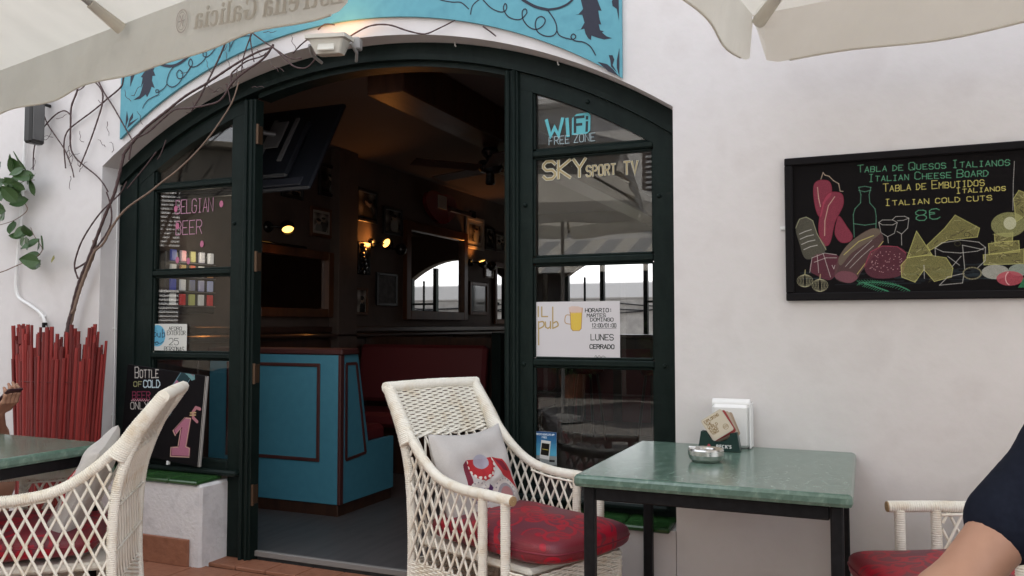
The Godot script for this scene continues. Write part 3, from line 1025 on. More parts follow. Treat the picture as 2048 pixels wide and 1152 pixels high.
	part_box("casing", Vector3.ZERO, Vector3(1.12, 0.70, 0.035), M.tv, tv, 0.012, bx)
	part_box("rear_bulge", bx * Vector3(-0.05, -0.04, 0.035), Vector3(0.86, 0.46, 0.04), M.tv, tv, 0.015, bx)
	part_box("lower_vent", bx * Vector3(0.02, -0.30, 0.024), Vector3(0.95, 0.06, 0.014), mat(lin(0.02, 0.022, 0.03), 0.5), tv, 0.004, bx)
	part_box("screen", bx * Vector3(0, 0, -0.019), Vector3(1.08, 0.64, 0.004), M.black_gloss, tv, 0.0, bx)
	for x in [0.10, 0.27]:
		part_box("bracket_rail", bx * Vector3(x + 0.02, 0.02, 0.066), Vector3(0.03, 0.36, 0.015), M.tv_trim, tv, 0.003, bx)
	part_box("bracket_plate", bx * Vector3(0.19, 0.05, 0.085), Vector3(0.12, 0.22, 0.012), M.tv_trim, tv, 0.004, bx)
	var ts := st_new()
	tube(ts, [bx * Vector3(0.19, 0.05, 0.09), Vector3(0.05, 0.1, 0.25), Vector3(-0.05, 0.2, 0.41)], 0.018, 8)
	obj("bracket_arm", ts, M.tv_trim, tv)
	# ceiling fan under the beam
	var fan := thing("ceiling_fan", "dark ceiling fan with a spotlight hanging under the beam", "fan", Vector3(-2.47, 2.5, -1.95))
	var fs := st_new()
	lathe(fs, [Vector2(0.001, 0.0), Vector2(0.05, 0.0), Vector2(0.065, -0.03), Vector2(0.05, -0.06), Vector2(0.03, -0.075), Vector2(0.03, -0.09), Vector2(0.085, -0.1), Vector2(0.095, -0.14), Vector2(0.07, -0.175), Vector2(0.03, -0.185), Vector2(0.001, -0.185)], 20)
	obj("motor", fs, M.black_gloss, fan)
	for k in 5:
		var a := TAU * k / 5.0 + 0.25
		var bl := Basis(Vector3.UP, a) * Basis(Vector3.RIGHT, 0.2)
		part_box("blade", Basis(Vector3.UP, a) * Vector3(0.34, -0.15, 0), Vector3(0.5, 0.008, 0.12), M.dark_wood, fan, 0.003, bl)
	fs = st_new()
	lathe(fs, [Vector2(0.03, -0.185), Vector2(0.035, -0.26), Vector2(0.03, -0.265), Vector2(0.001, -0.255)], 14)
	obj("lamp_shade", fs, M.black_gloss, fan)
	# guitar on the wall above the mirror
	var gt := thing("guitar", "dark red electric guitar hung on the wall above the big mirror", "guitar", Vector3(-4.19, 2.4768, -4.2963))
	var body := []
	for k in 24:
		var a := TAU * k / 24.0
		var r := 0.26 + 0.05 * cos(2 * a) + 0.03 * sin(3 * a)
		body.append(Vector2(cos(a) * r * 1.1, sin(a) * r * 0.75))
	var xf := Transform3D(Basis(Vector3.UP, PI / 2), Vector3(0.03, 0, 0))
	fs = st_new()
	prism(fs, body, 0.0, 0.045, xf)
	obj("body", fs, mat(lin(0.16, 0.012, 0.014), 0.25, {"coat": 0.6}), gt)
	part_box("neck", Vector3(0.085, 0.0, -0.42), Vector3(0.02, 0.05, 0.5), M.dark_wood, gt)
	part_box("head", Vector3(0.085, 0.01, -0.72), Vector3(0.018, 0.08, 0.14), M.black_gloss, gt, 0.004)
	part_box("pick_guard", Vector3(0.078, 0.05, 0.0), Vector3(0.004, 0.14, 0.2), mat(lin(0.3, 0.28, 0.25), 0.4), gt, 0.001)
	# benches
	var b1 := thing("bench", "turquoise painted pub bench with maroon lined panels just inside the door", "bench", Vector3.ZERO, 0.0, "pub benches")
	part_box("back_panel", Vector3(-3.625, 0.555, -1.02), Vector3(1.07, 0.95, 0.04), M.bench_blue, b1, 0.004)
	part_box("top_cap", Vector3(-3.62, 1.05, -1.09), Vector3(1.11, 0.04, 0.20), M.bench_line, b1, 0.008)
	part_box("base_board", Vector3(-3.63, 0.04, -1.33), Vector3(1.06, 0.08, 0.64), M.dark_wood, b1, 0.004)
	var ex := Transform3D(Basis(Vector3(0, 0, -1), Vector3(0, 1, 0), Vector3(1, 0, 0)), Vector3(-3.09, 0, 0))
	var end := [Vector2(1.045, 0.08), Vector2(1.66, 0.08), Vector2(1.66, 0.44), Vector2(1.34, 0.435), Vector2(1.21, 1.028), Vector2(1.045, 1.028)]
	fs = st_new()
	prism(fs, end, -0.035, 0.0, ex)
	obj("end_panel", fs, M.bench_blue, b1)
	part_box("corner_strip", Vector3(-3.086, 0.555, -1.016), Vector3(0.022, 0.95, 0.042), M.bench_line, b1, 0.004)
	for a in [[Vector3(-3.62, 0.963, -0.997), Vector3(0.77, 0.022, 0.012)], [Vector3(-3.62, 0.355, -0.997), Vector3(0.77, 0.022, 0.012)], [Vector3(-3.246, 0.659, -0.996), Vector3(0.022, 0.63, 0.013)], [Vector3(-3.99, 0.659, -0.996), Vector3(0.022, 0.63, 0.013)]]:
		part_box("panel_line", a[0], a[1], M.bench_line, b1, 0.003)
	fs = st_new()
	var ring := [Vector2(1.075, 0.97), Vector2(1.19, 0.97), Vector2(1.305, 0.37), Vector2(1.08, 0.355), Vector2(1.075, 0.97)]
	for k in 4:
		var pa: Vector2 = ring[k]
		var pb: Vector2 = ring[k + 1]
		var dd := (pb - pa).normalized()
		var nn := Vector2(-dd.y, dd.x) * 0.009
		prism(fs, [pa + nn, pb + nn, pb - nn, pa - nn], 0.0, 0.006 + 0.0007 * k, ex)
	obj("panel_line", fs, M.bench_line, b1)
	part_box("seat_cushion", Vector3(-3.66, 0.47, -1.42), Vector3(1.04, 0.12, 0.44), M.bench_red, b1, 0.03)
	part_box("back_cushion", Vector3(-3.66, 0.76, -1.20), Vector3(1.04, 0.46, 0.10), M.bench_red, b1, 0.03, Basis(Vector3.RIGHT, -0.18))
	for i in 2:
		var z := -2.62 - 1.7 * i
		var bb := thing("bench", ["dark red upholstered bench facing the turquoise one", "dark red upholstered bench deep in the room"][i], "bench", Vector3(0, 0, z), 0.0, "pub benches")
		part_box("seat_cushion", Vector3(-3.55, 0.45, 0.02), Vector3(1.25, 0.12, 0.5), M.bench_red, bb, 0.03)
		part_box("back_cushion", Vector3(-3.55, 0.80, -0.25), Vector3(1.25, 0.5, 0.1), M.bench_red, bb, 0.03, Basis(Vector3.RIGHT, -0.12))
		part_box("base", Vector3(-3.55, 0.2, -0.06), Vector3(1.25, 0.39, 0.42), M.dark_wood, bb, 0.006)
		part_box("back_board", Vector3(-3.5, 0.56, -0.36), Vector3(1.35, 1.12, 0.05), M.dark_wood, bb, 0.006)
		part_box("end_post", Vector3(-2.84, 0.58, -0.32), Vector3(0.09, 1.16, 0.14), M.green_paint, bb, 0.008)
	var bar := thing("added_counter", "dark wooden counter added deep in the room to block the bright rear opening", "bar", Vector3(-1.9, 0, -5.7))  # added counter, blocks the bright rear opening behind the lower right pane
	part_box("front", Vector3(0, 0.54, 0), Vector3(3.0, 1.06, 0.5), M.dark_wood, bar, 0.01)
	part_box("top", Vector3(0, 1.095, 0.02), Vector3(3.1, 0.045, 0.62), M.dark_wood, bar, 0.012)
	for k in 7:
		part_box("front_panel", Vector3(-1.26 + 0.42 * k, 0.56, 0.256), Vector3(0.32, 0.8, 0.012), M.bench_red, bar, 0.005)
	for k in 3:
		var sl := thing("bar_stool", ["first", "second", "third"][k] + " bar stool with a red seat from the room's left wall", "stool", Vector3(-2.75 + 0.75 * k, 0.005, -5.05), k * 0.4, "bar stools along the counter")
		var ss := st_new()
		lathe(ss, [Vector2(0.001, 0.70), Vector2(0.15, 0.70), Vector2(0.17, 0.73), Vector2(0.16, 0.765), Vector2(0.001, 0.775)], 18)
		obj("seat", ss, M.bench_red, sl)
		for j in 4:
			var a := TAU * j / 4.0
			ss = st_new()
			tube(ss, [Vector3(cos(a) * 0.2, 0.0, sin(a) * 0.2), Vector3(cos(a) * 0.11, 0.71, sin(a) * 0.11)], 0.014, 6)
			obj("leg", ss, M.dark_wood, sl)
	# lit display of small packets behind the left window
	var vc := thing("vending_cabinet", "narrow lit cabinet of small coloured packets behind the left window", "cabinet", Vector3(ROOM_LEFT, 1.5, -0.76))
	part_box("case", Vector3(0.05, 0, 0), Vector3(0.095, 0.40, 0.44), M.black_frame, vc, 0.006)
	var cols := [lin(0.55, 0.54, 0.5), lin(0.30, 0.28, 0.12), lin(0.45, 0.04, 0.04), lin(0.04, 0.06, 0.30), lin(0.35, 0.36, 0.12), lin(0.6, 0.6, 0.6)]
	for r in 4:
		part_box("shelf_edge", Vector3(0.105, -0.155 + 0.095 * r, 0), Vector3(0.02, 0.006, 0.42), M.tv_trim, vc)
		for k in 5:
			part_box("packet", Vector3(0.106, -0.112 + 0.095 * r, 0.165 - 0.082 * k), Vector3(0.018, 0.072, 0.045), mat(cols[(r * 3 + k * 2 + r * k) % 6], 0.4, {"glow": cols[(r * 3 + k * 2) % 6], "glow_energy": 0.10}), vc, 0.003)
	var al := OmniLight3D.new()
	al.name = "light"
	al.light_energy = 0.008
	al.light_color = Color(1.0, 0.95, 0.85)
	al.light_size = 0.04
	al.omni_range = 4.0
	al.omni_attenuation = 2.0
	al.shadow_enabled = true
	vc.add_child(al)
	al.position = Vector3(0.22, 0.18, 0)

# ---------------------------------------------------------------- painted board over the arch
func build_signboard():
	var x0 := -3.887
	var x1 := -0.940
	var cx := (x0 + x1) / 2
	var poly := [Vector2(x0, 3.25), Vector2(x0, 2.28)]
	for i in range(1, 40):
		var x := lerpf(x0, x1, i / 40.0)
		poly.append(Vector2(x, 2.74 - 2.60 + sqrt(2.60 * 2.60 - (x - cx) * (x - cx))))
	poly.append_array([Vector2(x1, 2.28), Vector2(x1, 3.25)])
	var t := thing("signboard", "bright blue arched board painted with dark scrolls and leaves", "sign")
	var s := st_new()
	prism(s, poly, 0.004, 0.018)
	obj("panel", s, M.sign_blue, t)
	var leaves := [
		[Vector2(-1.1238, 2.6756), Vector2(-1.1239, 2.6485), Vector2(-1.1136, 2.6064), Vector2(-1.1347, 2.5859), Vector2(-1.1466, 2.5864), Vector2(-1.1172, 2.5812), Vector2(-1.1069, 2.5446), Vector2(-1.1245, 2.5168), Vector2(-1.1441, 2.5149), Vector2(-1.1084, 2.5179), Vector2(-1.1023, 2.4935), Vector2(-1.0899, 2.4715), Vector2(-1.0775, 2.4631), Vector2(-1.076, 2.483), Vector2(-1.0486, 2.4691), Vector2(-1.0179, 2.4568), Vector2(-0.9826, 2.4579), Vector2(-1.0076, 2.47), Vector2(-1.0279, 2.4896), Vector2(-1.0197, 2.4937), Vector2(-1.0361, 2.5008), Vector2(-1.0428, 2.5285), Vector2(-1.0305, 2.5247), Vector2(-1.0379, 2.5478), Vector2(-1.0445, 2.589), Vector2(-1.0288, 2.5852), Vector2(-1.0376, 2.608), Vector2(-1.0477, 2.6364), Vector2(-1.0545, 2.6644)],
		[Vector2(-0.9505, 2.4105), Vector2(-0.9622, 2.3579), Vector2(-0.9624, 2.3249), Vector2(-0.9513, 2.2873)],
		[Vector2(-0.9979, 2.3857), Vector2(-0.981, 2.3834), Vector2(-0.973, 2.3626), Vector2(-0.9812, 2.3405), Vector2(-0.9612, 2.305), Vector2(-0.988, 2.3347), Vector2(-0.9912, 2.3616)],
		[Vector2(-1.0491, 2.3637), Vector2(-1.0048, 2.3468), Vector2(-0.9813, 2.3239), Vector2(-0.9559, 2.2911), Vector2(-1.0016, 2.3165)],
		[Vector2(-0.983, 2.6195), Vector2(-0.9727, 2.6378), Vector2(-0.9525, 2.6346), Vector2(-0.9518, 2.5317), Vector2(-0.9609, 2.5828), Vector2(-0.9797, 2.599)],
		[Vector2(-3.6977, 2.6873), Vector2(-3.6508, 2.6955), Vector2(-3.5933, 2.6858), Vector2(-3.6291, 2.6667), Vector2(-3.639, 2.6443), Vector2(-3.6226, 2.6147), Vector2(-3.6455, 2.6159), Vector2(-3.6479, 2.5902), Vector2(-3.6259, 2.5444), Vector2(-3.6501, 2.555), Vector2(-3.662, 2.5288), Vector2(-3.6821, 2.4995), Vector2(-3.6931, 2.5165), Vector2(-3.7347, 2.4958), Vector2(-3.7878, 2.4937), Vector2(-3.7405, 2.5139), Vector2(-3.7255, 2.5439), Vector2(-3.7109, 2.5898), Vector2(-3.7311, 2.5565), Vector2(-3.7189, 2.6145), Vector2(-3.7328, 2.6202), Vector2(-3.7071, 2.6448), Vector2(-3.6919, 2.6667)],
		[Vector2(-3.8344, 2.4365), Vector2(-3.8222, 2.3874), Vector2(-3.8374, 2.357), Vector2(-3.8441, 2.3258), Vector2(-3.8408, 2.3972)],
		[Vector2(-3.7879, 2.4221), Vector2(-3.787, 2.3918), Vector2(-3.811, 2.3704), Vector2(-3.8263, 2.344), Vector2(-3.8117, 2.3943)],
		[Vector2(-3.7444, 2.3876), Vector2(-3.7841, 2.3638), Vector2(-3.8315, 2.3365), Vector2(-3.8109, 2.3664)],
		[Vector2(-3.8071, 2.7212), Vector2(-3.7727, 2.7167), Vector2(-3.7879, 2.6867), Vector2(-3.7397, 2.6767), Vector2(-3.7658, 2.66), Vector2(-3.7875, 2.6707), Vector2(-3.7812, 2.638), Vector2(-3.8136, 2.574), Vector2(-3.811, 2.6336)],
	]
	for l in leaves:
		s = st_new()
		prism(s, l, 0.0184, 0.019)
		obj("painted_leaf", s, M.sign_ink, t)
	var lines := [
		[[Vector2(-1.8408, 2.7771), Vector2(-1.8204, 2.7592), Vector2(-1.7599, 2.7388), Vector2(-1.7121, 2.7291), Vector2(-1.6725, 2.6927)], 0.0055],
		[[Vector2(-1.663, 2.6661), Vector2(-1.6529, 2.704), Vector2(-1.6257, 2.7247), Vector2(-1.5946, 2.7376)], 0.0055],
		[[Vector2(-1.6179, 2.7485), Vector2(-1.5985, 2.724), Vector2(-1.556, 2.6782), Vector2(-1.5102, 2.6535), Vector2(-1.4837, 2.6565), Vector2(-1.4784, 2.6768), Vector2(-1.4875, 2.6888), Vector2(-1.4951, 2.6653), Vector2(-1.4724, 2.6267), Vector2(-1.4349, 2.6071), Vector2(-1.4051, 2.6061), Vector2(-1.3792, 2.63), Vector2(-1.3865, 2.6485), Vector2(-1.4014, 2.6404), Vector2(-1.3977, 2.6015), Vector2(-1.3682, 2.5624), Vector2(-1.3315, 2.5468), Vector2(-1.2987, 2.5627), Vector2(-1.2915, 2.5857), Vector2(-1.3096, 2.6022), Vector2(-1.3315, 2.5951), Vector2(-1.3388, 2.5651), Vector2(-1.3243, 2.5319), Vector2(-1.288, 2.5096), Vector2(-1.252, 2.5079), Vector2(-1.2361, 2.5296), Vector2(-1.2446, 2.5719), Vector2(-1.2805, 2.6287)], 0.0055],
		[[Vector2(-1.2804, 2.6287), Vector2(-1.3386, 2.6515), Vector2(-1.3975, 2.692), Vector2(-1.4273, 2.7247)], 0.013],
		[[Vector2(-1.236, 2.5294), Vector2(-1.2232, 2.5037), Vector2(-1.1878, 2.4852), Vector2(-1.1561, 2.4773), Vector2(-1.1469, 2.4896), Vector2(-1.1595, 2.5015), Vector2(-1.1701, 2.4895), Vector2(-1.1526, 2.4701), Vector2(-1.1107, 2.4576), Vector2(-1.0796, 2.4332), Vector2(-1.0571, 2.3934)], 0.005],
		[[Vector2(-1.2803, 2.6285), Vector2(-1.2299, 2.6276), Vector2(-1.1872, 2.638), Vector2(-1.1624, 2.6545)], 0.010],
		[[Vector2(-3.6478, 2.7719), Vector2(-3.6312, 2.7381), Vector2(-3.6145, 2.6965), Vector2(-3.5621, 2.6662), Vector2(-3.4902, 2.6532), Vector2(-3.42, 2.6714), Vector2(-3.3512, 2.7165), Vector2(-3.3175, 2.7581), Vector2(-3.3032, 2.7792)], 0.016],
		[[Vector2(-3.4698, 2.6584), Vector2(-3.5097, 2.6283), Vector2(-3.5292, 2.5917), Vector2(-3.5335, 2.5571), Vector2(-3.4972, 2.535), Vector2(-3.4569, 2.5443), Vector2(-3.4274, 2.5717), Vector2(-3.4201, 2.6018), Vector2(-3.4438, 2.624), Vector2(-3.4635, 2.6071), Vector2(-3.4527, 2.5786), Vector2(-3.4175, 2.5783), Vector2(-3.3784, 2.6121), Vector2(-3.3514, 2.6472), Vector2(-3.3649, 2.6759), Vector2(-3.3794, 2.6585), Vector2(-3.3689, 2.634), Vector2(-3.3292, 2.629), Vector2(-3.2853, 2.6464), Vector2(-3.2566, 2.6733), Vector2(-3.2571, 2.7001), Vector2(-3.2739, 2.7046), Vector2(-3.2763, 2.6835), Vector2(-3.2516, 2.6711), Vector2(-3.2132, 2.6904), Vector2(-3.1755, 2.7309), Vector2(-3.1375, 2.7484), Vector2(-3.1041, 2.7438), Vector2(-3.0911, 2.7119), Vector2(-3.0962, 2.6824)], 0.0055],
		[[Vector2(-3.0841, 2.7033), Vector2(-3.0612, 2.7378), Vector2(-3.0145, 2.75), Vector2(-2.9494, 2.7461)], 0.0055],
		[[Vector2(-3.533, 2.5569), Vector2(-3.553, 2.5358), Vector2(-3.5886, 2.5204), Vector2(-3.6113, 2.5167), Vector2(-3.6148, 2.5312), Vector2(-3.594, 2.5288), Vector2(-3.5934, 2.5052), Vector2(-3.6242, 2.4969), Vector2(-3.6708, 2.4824), Vector2(-3.6964, 2.4615), Vector2(-3.7116, 2.4394)], 0.005],
	]
	for k in lines.size():
		s = st_new()
		var pts := spline(lines[k][0], 0.012)
		band(s, pts, lines[k][1], 0.0188 + 0.0003 * k)
		obj("painted_scroll", s, M.sign_ink, t)

# ---------------------------------------------------------------- parasols
func make_parasol(label: String, at: Vector3, turn: float, half: float, edge_y: float, drop: float, printed: bool):
	var t := thing("parasol", label, "parasol", at, turn, "white parasols over the terrace")
	var apex := Vector3(0, edge_y + 0.62, 0)
	for k in 4:
		var b := Basis(Vector3.UP, PI / 2 * k)
		var s := st_new()
		var n := 10
		for i in n:
			for j in n:
				var q := []
				for e in [[i, j], [i + 1, j], [i + 1, j + 1], [i, j + 1]]:
					var v: float = e[0] / float(n)
					var u: float = (e[1] / float(n)) * 2.0 - 1.0
					var p := Vector3(u * half * v, lerpf(apex.y, edge_y, v) - 0.05 * sin(PI * v) * (1.0 - u * u), -half * v)
					q.append(b * p)
				quad(s, q[0], q[1], q[2], q[3], Vector3.UP)
		obj("canopy_panel", s, M.canvas, t)
		s = st_new()
		var m := 60
		for i in m:
			var cols := []
			for e in [i, i + 1]:
				var u: float = e / float(m) * 2.0 - 1.0
				var ends := minf((1.0 - absf(u)) * half / 0.07, 1.0)
				var d := drop * (0.12 + 0.88 * sqrt(maxf(0.0, 1.0 - pow(1.0 - ends, 2.0)))) + 0.008 * sin(u * 9.0 + k)
				var col := []
				for r in 4:
					var f := r / 3.0
					col.append(b * Vector3(u * half, edge_y - d * f, -half - 0.012 * f - 0.012 * sin(u * 14.0 + f * 2.0 + k) * f))
				cols.append(col)
			for r in 3:
				quad(s, cols[0][r + 1], cols[1][r + 1], cols[1][r], cols[0][r], b * Vector3.BACK)
		var va := obj("valance", s, M.canvas, t)
		var hem := []
		for e in range(3, m - 2):
			var u: float = e / float(m) * 2.0 - 1.0
			hem.append(b * Vector3(u * half, edge_y - drop - 0.008 * sin(u * 9.0 + k), -half - 0.012 - 0.012 * sin(u * 14.0 + 2.0 + k)))
		s = st_new()
		tube(s, hem, 0.004, 5)
		obj("hem", s, M.canvas, va)
		for r in [0.0, 1.0]:
			var tip: Vector3 = b * Vector3(half * r, 0, -half + 0.02)
			var from := Vector3(0, apex.y - 0.05, 0)
			var to := Vector3(tip.x, edge_y - 0.03, tip.z)
			s = st_new()
			tube(s, [from, from.lerp(to, 0.93)], 0.013, 8)
			var rb := obj("rib", s, M.rib, t)
			s = st_new()
			tube(s, [from.lerp(to, 0.90), to], [0.019, 0.026], 8)
			obj("tip_pocket", s, M.canvas, rb)
	var s := st_new()
	tube(s, [Vector3(0, FLOOR_Y + 0.02, 0), Vector3(0, apex.y, 0)], 0.024, 12)
	obj("pole", s, M.rib, t)
	s = st_new()
	lathe(s, [Vector2(0.001, FLOOR_Y + 0.09), Vector2(0.05, FLOOR_Y + 0.09), Vector2(0.25, FLOOR_Y + 0.06), Vector2(0.27, FLOOR_Y + 0.001), Vector2(0.001, FLOOR_Y + 0.001)], 24)
	obj("base", s, mat(lin(0.2, 0.2, 0.2), 0.8), t)
	if printed:
		var va: Node = t.get_node("valance")
		var tm := TextMesh.new()
		var f := SystemFont.new()
		f.font_names = PackedStringArray(["Droid Serif"])
		f.font_weight = 700
		tm.font = f
		tm.text = "Estrella Galicia"
		tm.font_size = 40
		tm.pixel_size = 0.0025
		tm.depth = 0.001
		tm.horizontal_alignment = HORIZONTAL_ALIGNMENT_CENTER
		var o := inst("lettering", tm, M.canvas_print, va)
		o.transform = Transform3D(Basis(Vector3.BACK, -0.10) * Basis(Vector3.UP, PI), Vector3(0.835, edge_y - 0.125, -half + 0.005))
		s = st_new()
		var c := Vector2(0.375, edge_y - 0.075)
		band(s, moved(oval(Vector2.ZERO, 0.034, 0.042, 24), func(p): return p + c), 0.005, -half + 0.005)
		band(s, moved(oval(Vector2.ZERO, 0.025, 0.032, 24), func(p): return p + c), 0.002, -half + 0.0053)
		for k in 6:
			var a := TAU * k / 6.0
			band(s, [c, c + Vector2(cos(a) * 0.018, sin(a) * 0.024)], 0.005, -half + 0.0056 + 0.0002 * k)
		obj("emblem", s, mat(lin(0.46, 0.41, 0.39), 0.9), va)

func build_parasols():
	make_parasol("white parasol with reversed grey print on its valance, over the doorway", Vector3(-2.880, 0, 2.317), -0.2013, 1.25, 2.40, 0.20, true)
	make_parasol("white parasol standing out in the street, mirrored in the right window", Vector3(-3.7, 0, 6.6), 0.5, 1.3, 2.75, 0.2, false)
	make_parasol("plain white parasol with a rounded valance corner above the menu board", Vector3(0.70, 0, 1.70), -0.14, 1.25, 2.37, 0.19, false)

# ---------------------------------------------------------------- tables
func outline(w: float, d: float, r: float, n := 5) -> Array:
	var out := []
	for c in 4:
		var sx: float = [1, -1, -1, 1][c]
		var sz: float = [1, 1, -1, -1][c]
		for k in n + 1:
			var a := PI / 2 * (c + float(k) / n)
			out.append(Vector2(sx * (w / 2 - r) + cos(a) * r, sz * (d / 2 - r) + sin(a) * r))
	return out

# a slab with rounded corners and a rounded rim, centred on o; profile = [inset, y] from top to bottom
func slab(s: SurfaceTool, o: Vector3, w: float, d: float, rc: float, profile: Array):
	var rings := []
	for p in profile:
		rings.append(moved(outline(w - 2 * p[0], d - 2 * p[0], maxf(rc - p[0], 0.002)), func(q): return o + Vector3(q.x, p[1], q.y)))
	for i in rings.size() - 1:
		var n: int = rings[i].size()
		for k in n:
			var k2 := (k + 1) % n
			var mid: Vector3 = (rings[i][k] + rings[i + 1][k2]) / 2
			quad(s, rings[i][k], rings[i][k2], rings[i + 1][k2], rings[i + 1][k], Vector3(mid.x - o.x, (0.4 if i < rings.size() / 2 else -0.4) * absf(mid.x - o.x), mid.z - o.z))
	for e in [0, rings.size() - 1]:
		var n: int = rings[e].size()
		for k in n:
			tri(s, o + Vector3(0, profile[e][1], 0), rings[e][k], rings[e][(k + 1) % n], Vector3.UP if e == 0 else Vector3.DOWN)

func make_table(label: String, at: Vector3, turn: float):
	var w := 0.835
	var d := 0.87
	var h := 0.74 - FLOOR_Y
	var t := thing("terrace_table", label, "table", at, turn, "green topped terrace tables")
	var s := st_new()
	slab(s, Vector3.ZERO, w, d, 0.02, [[0.014, h], [0.006, h - 0.003], [0.001, h - 0.010], [0.0, h - 0.026], [0.004, h - 0.036], [0.02, h - 0.038]])
	obj("table_top", s, M.marble, t)
	for sx in [-1.0, 1.0]:
		for sz in [-1.0, 1.0]:
			var leg := part_box("leg", Vector3(sx * (w / 2 - 0.045), (h - 0.04) / 2, sz * (d / 2 - 0.05)), Vector3(0.036, h - 0.04, 0.036), M.black_metal, t, 0.005)
			part_box("foot", Vector3(sx * (w / 2 - 0.045), 0.008, sz * (d / 2 - 0.05)), Vector3(0.042, 0.014, 0.042), M.black_board, leg, 0.003)
		part_box("side_rail", Vector3(sx * (w / 2 - 0.045), h - 0.062, 0), Vector3(0.028, 0.042, d - 0.14), M.black_metal, t, 0.004)
		part_box("cross_rail", Vector3(0, h - 0.062, sx * (d / 2 - 0.05)), Vector3(w - 0.128, 0.042, 0.028), M.black_metal, t, 0.004)
	return t

func build_tables():
	make_table("green marbled table with black legs against the white wall, ashtray on top", Vector3(-0.458, FLOOR_Y, 0.438), 0.0)
	make_table("green marbled table beside the red reed screen, empty top", Vector3(-3.275, FLOOR_Y, 1.355), -0.02)

# ---------------------------------------------------------------- wicker chairs
func back_x(y: float) -> float:
	var k := [[0.0, -0.625], [0.35, -0.60], [0.62, -0.605], [0.72, -0.628], [0.84, -0.675], [1.0, -0.765], [1.1, -0.82]]
	for i in k.size() - 1:
		if y <= k[i + 1][0]:
			return lerpf(k[i][1], k[i + 1][1], (y - k[i][0]) / (k[i + 1][0] - k[i][0]))
	return k[-1][1]

func rail_y(x: float) -> float:
	var k := [[0.0, 0.640], [-0.28, 0.642], [-0.40, 0.66], [-0.50, 0.71], [-0.60, 0.80]]
	for i in k.size() - 1:
		if x >= k[i + 1][0]:
			return lerpf(k[i][1], k[i + 1][1], (k[i][0] - x) / (k[i][0] - k[i + 1][0]))
	return 0.8

func weave(s: SurfaceTool, path: Array, rows: int, y0: float, y1: float, at: Callable, normal: Callable, stake := 0.028):
	var length := 0.0
	for i in path.size() - 1:
		length += path[i].distance_to(path[i + 1])
	var n := int(length / stake) * 2
	for r in rows:
		var y := lerpf(y0, y1, (r + 0.5) / rows)
		var pts := []
		for k in n + 1:
			var dist := length * k / n
			var i := 0
			while i < path.size() - 2 and dist > path[i].distance_to(path[i + 1]):
				dist -= path[i].distance_to(path[i + 1])
				i += 1
			var q: Vector2 = path[i].lerp(path[i + 1], minf(1.0, dist / path[i].distance_to(path[i + 1])))
			pts.append(at.call(q, y) + normal.call(q, y) * (0.0032 * (1.0 if (k + r * 2) % 4 < 2 else -1.0)))
		tube(s, pts, 0.5 * absf(y1 - y0) / rows * 1.12, 5, false)

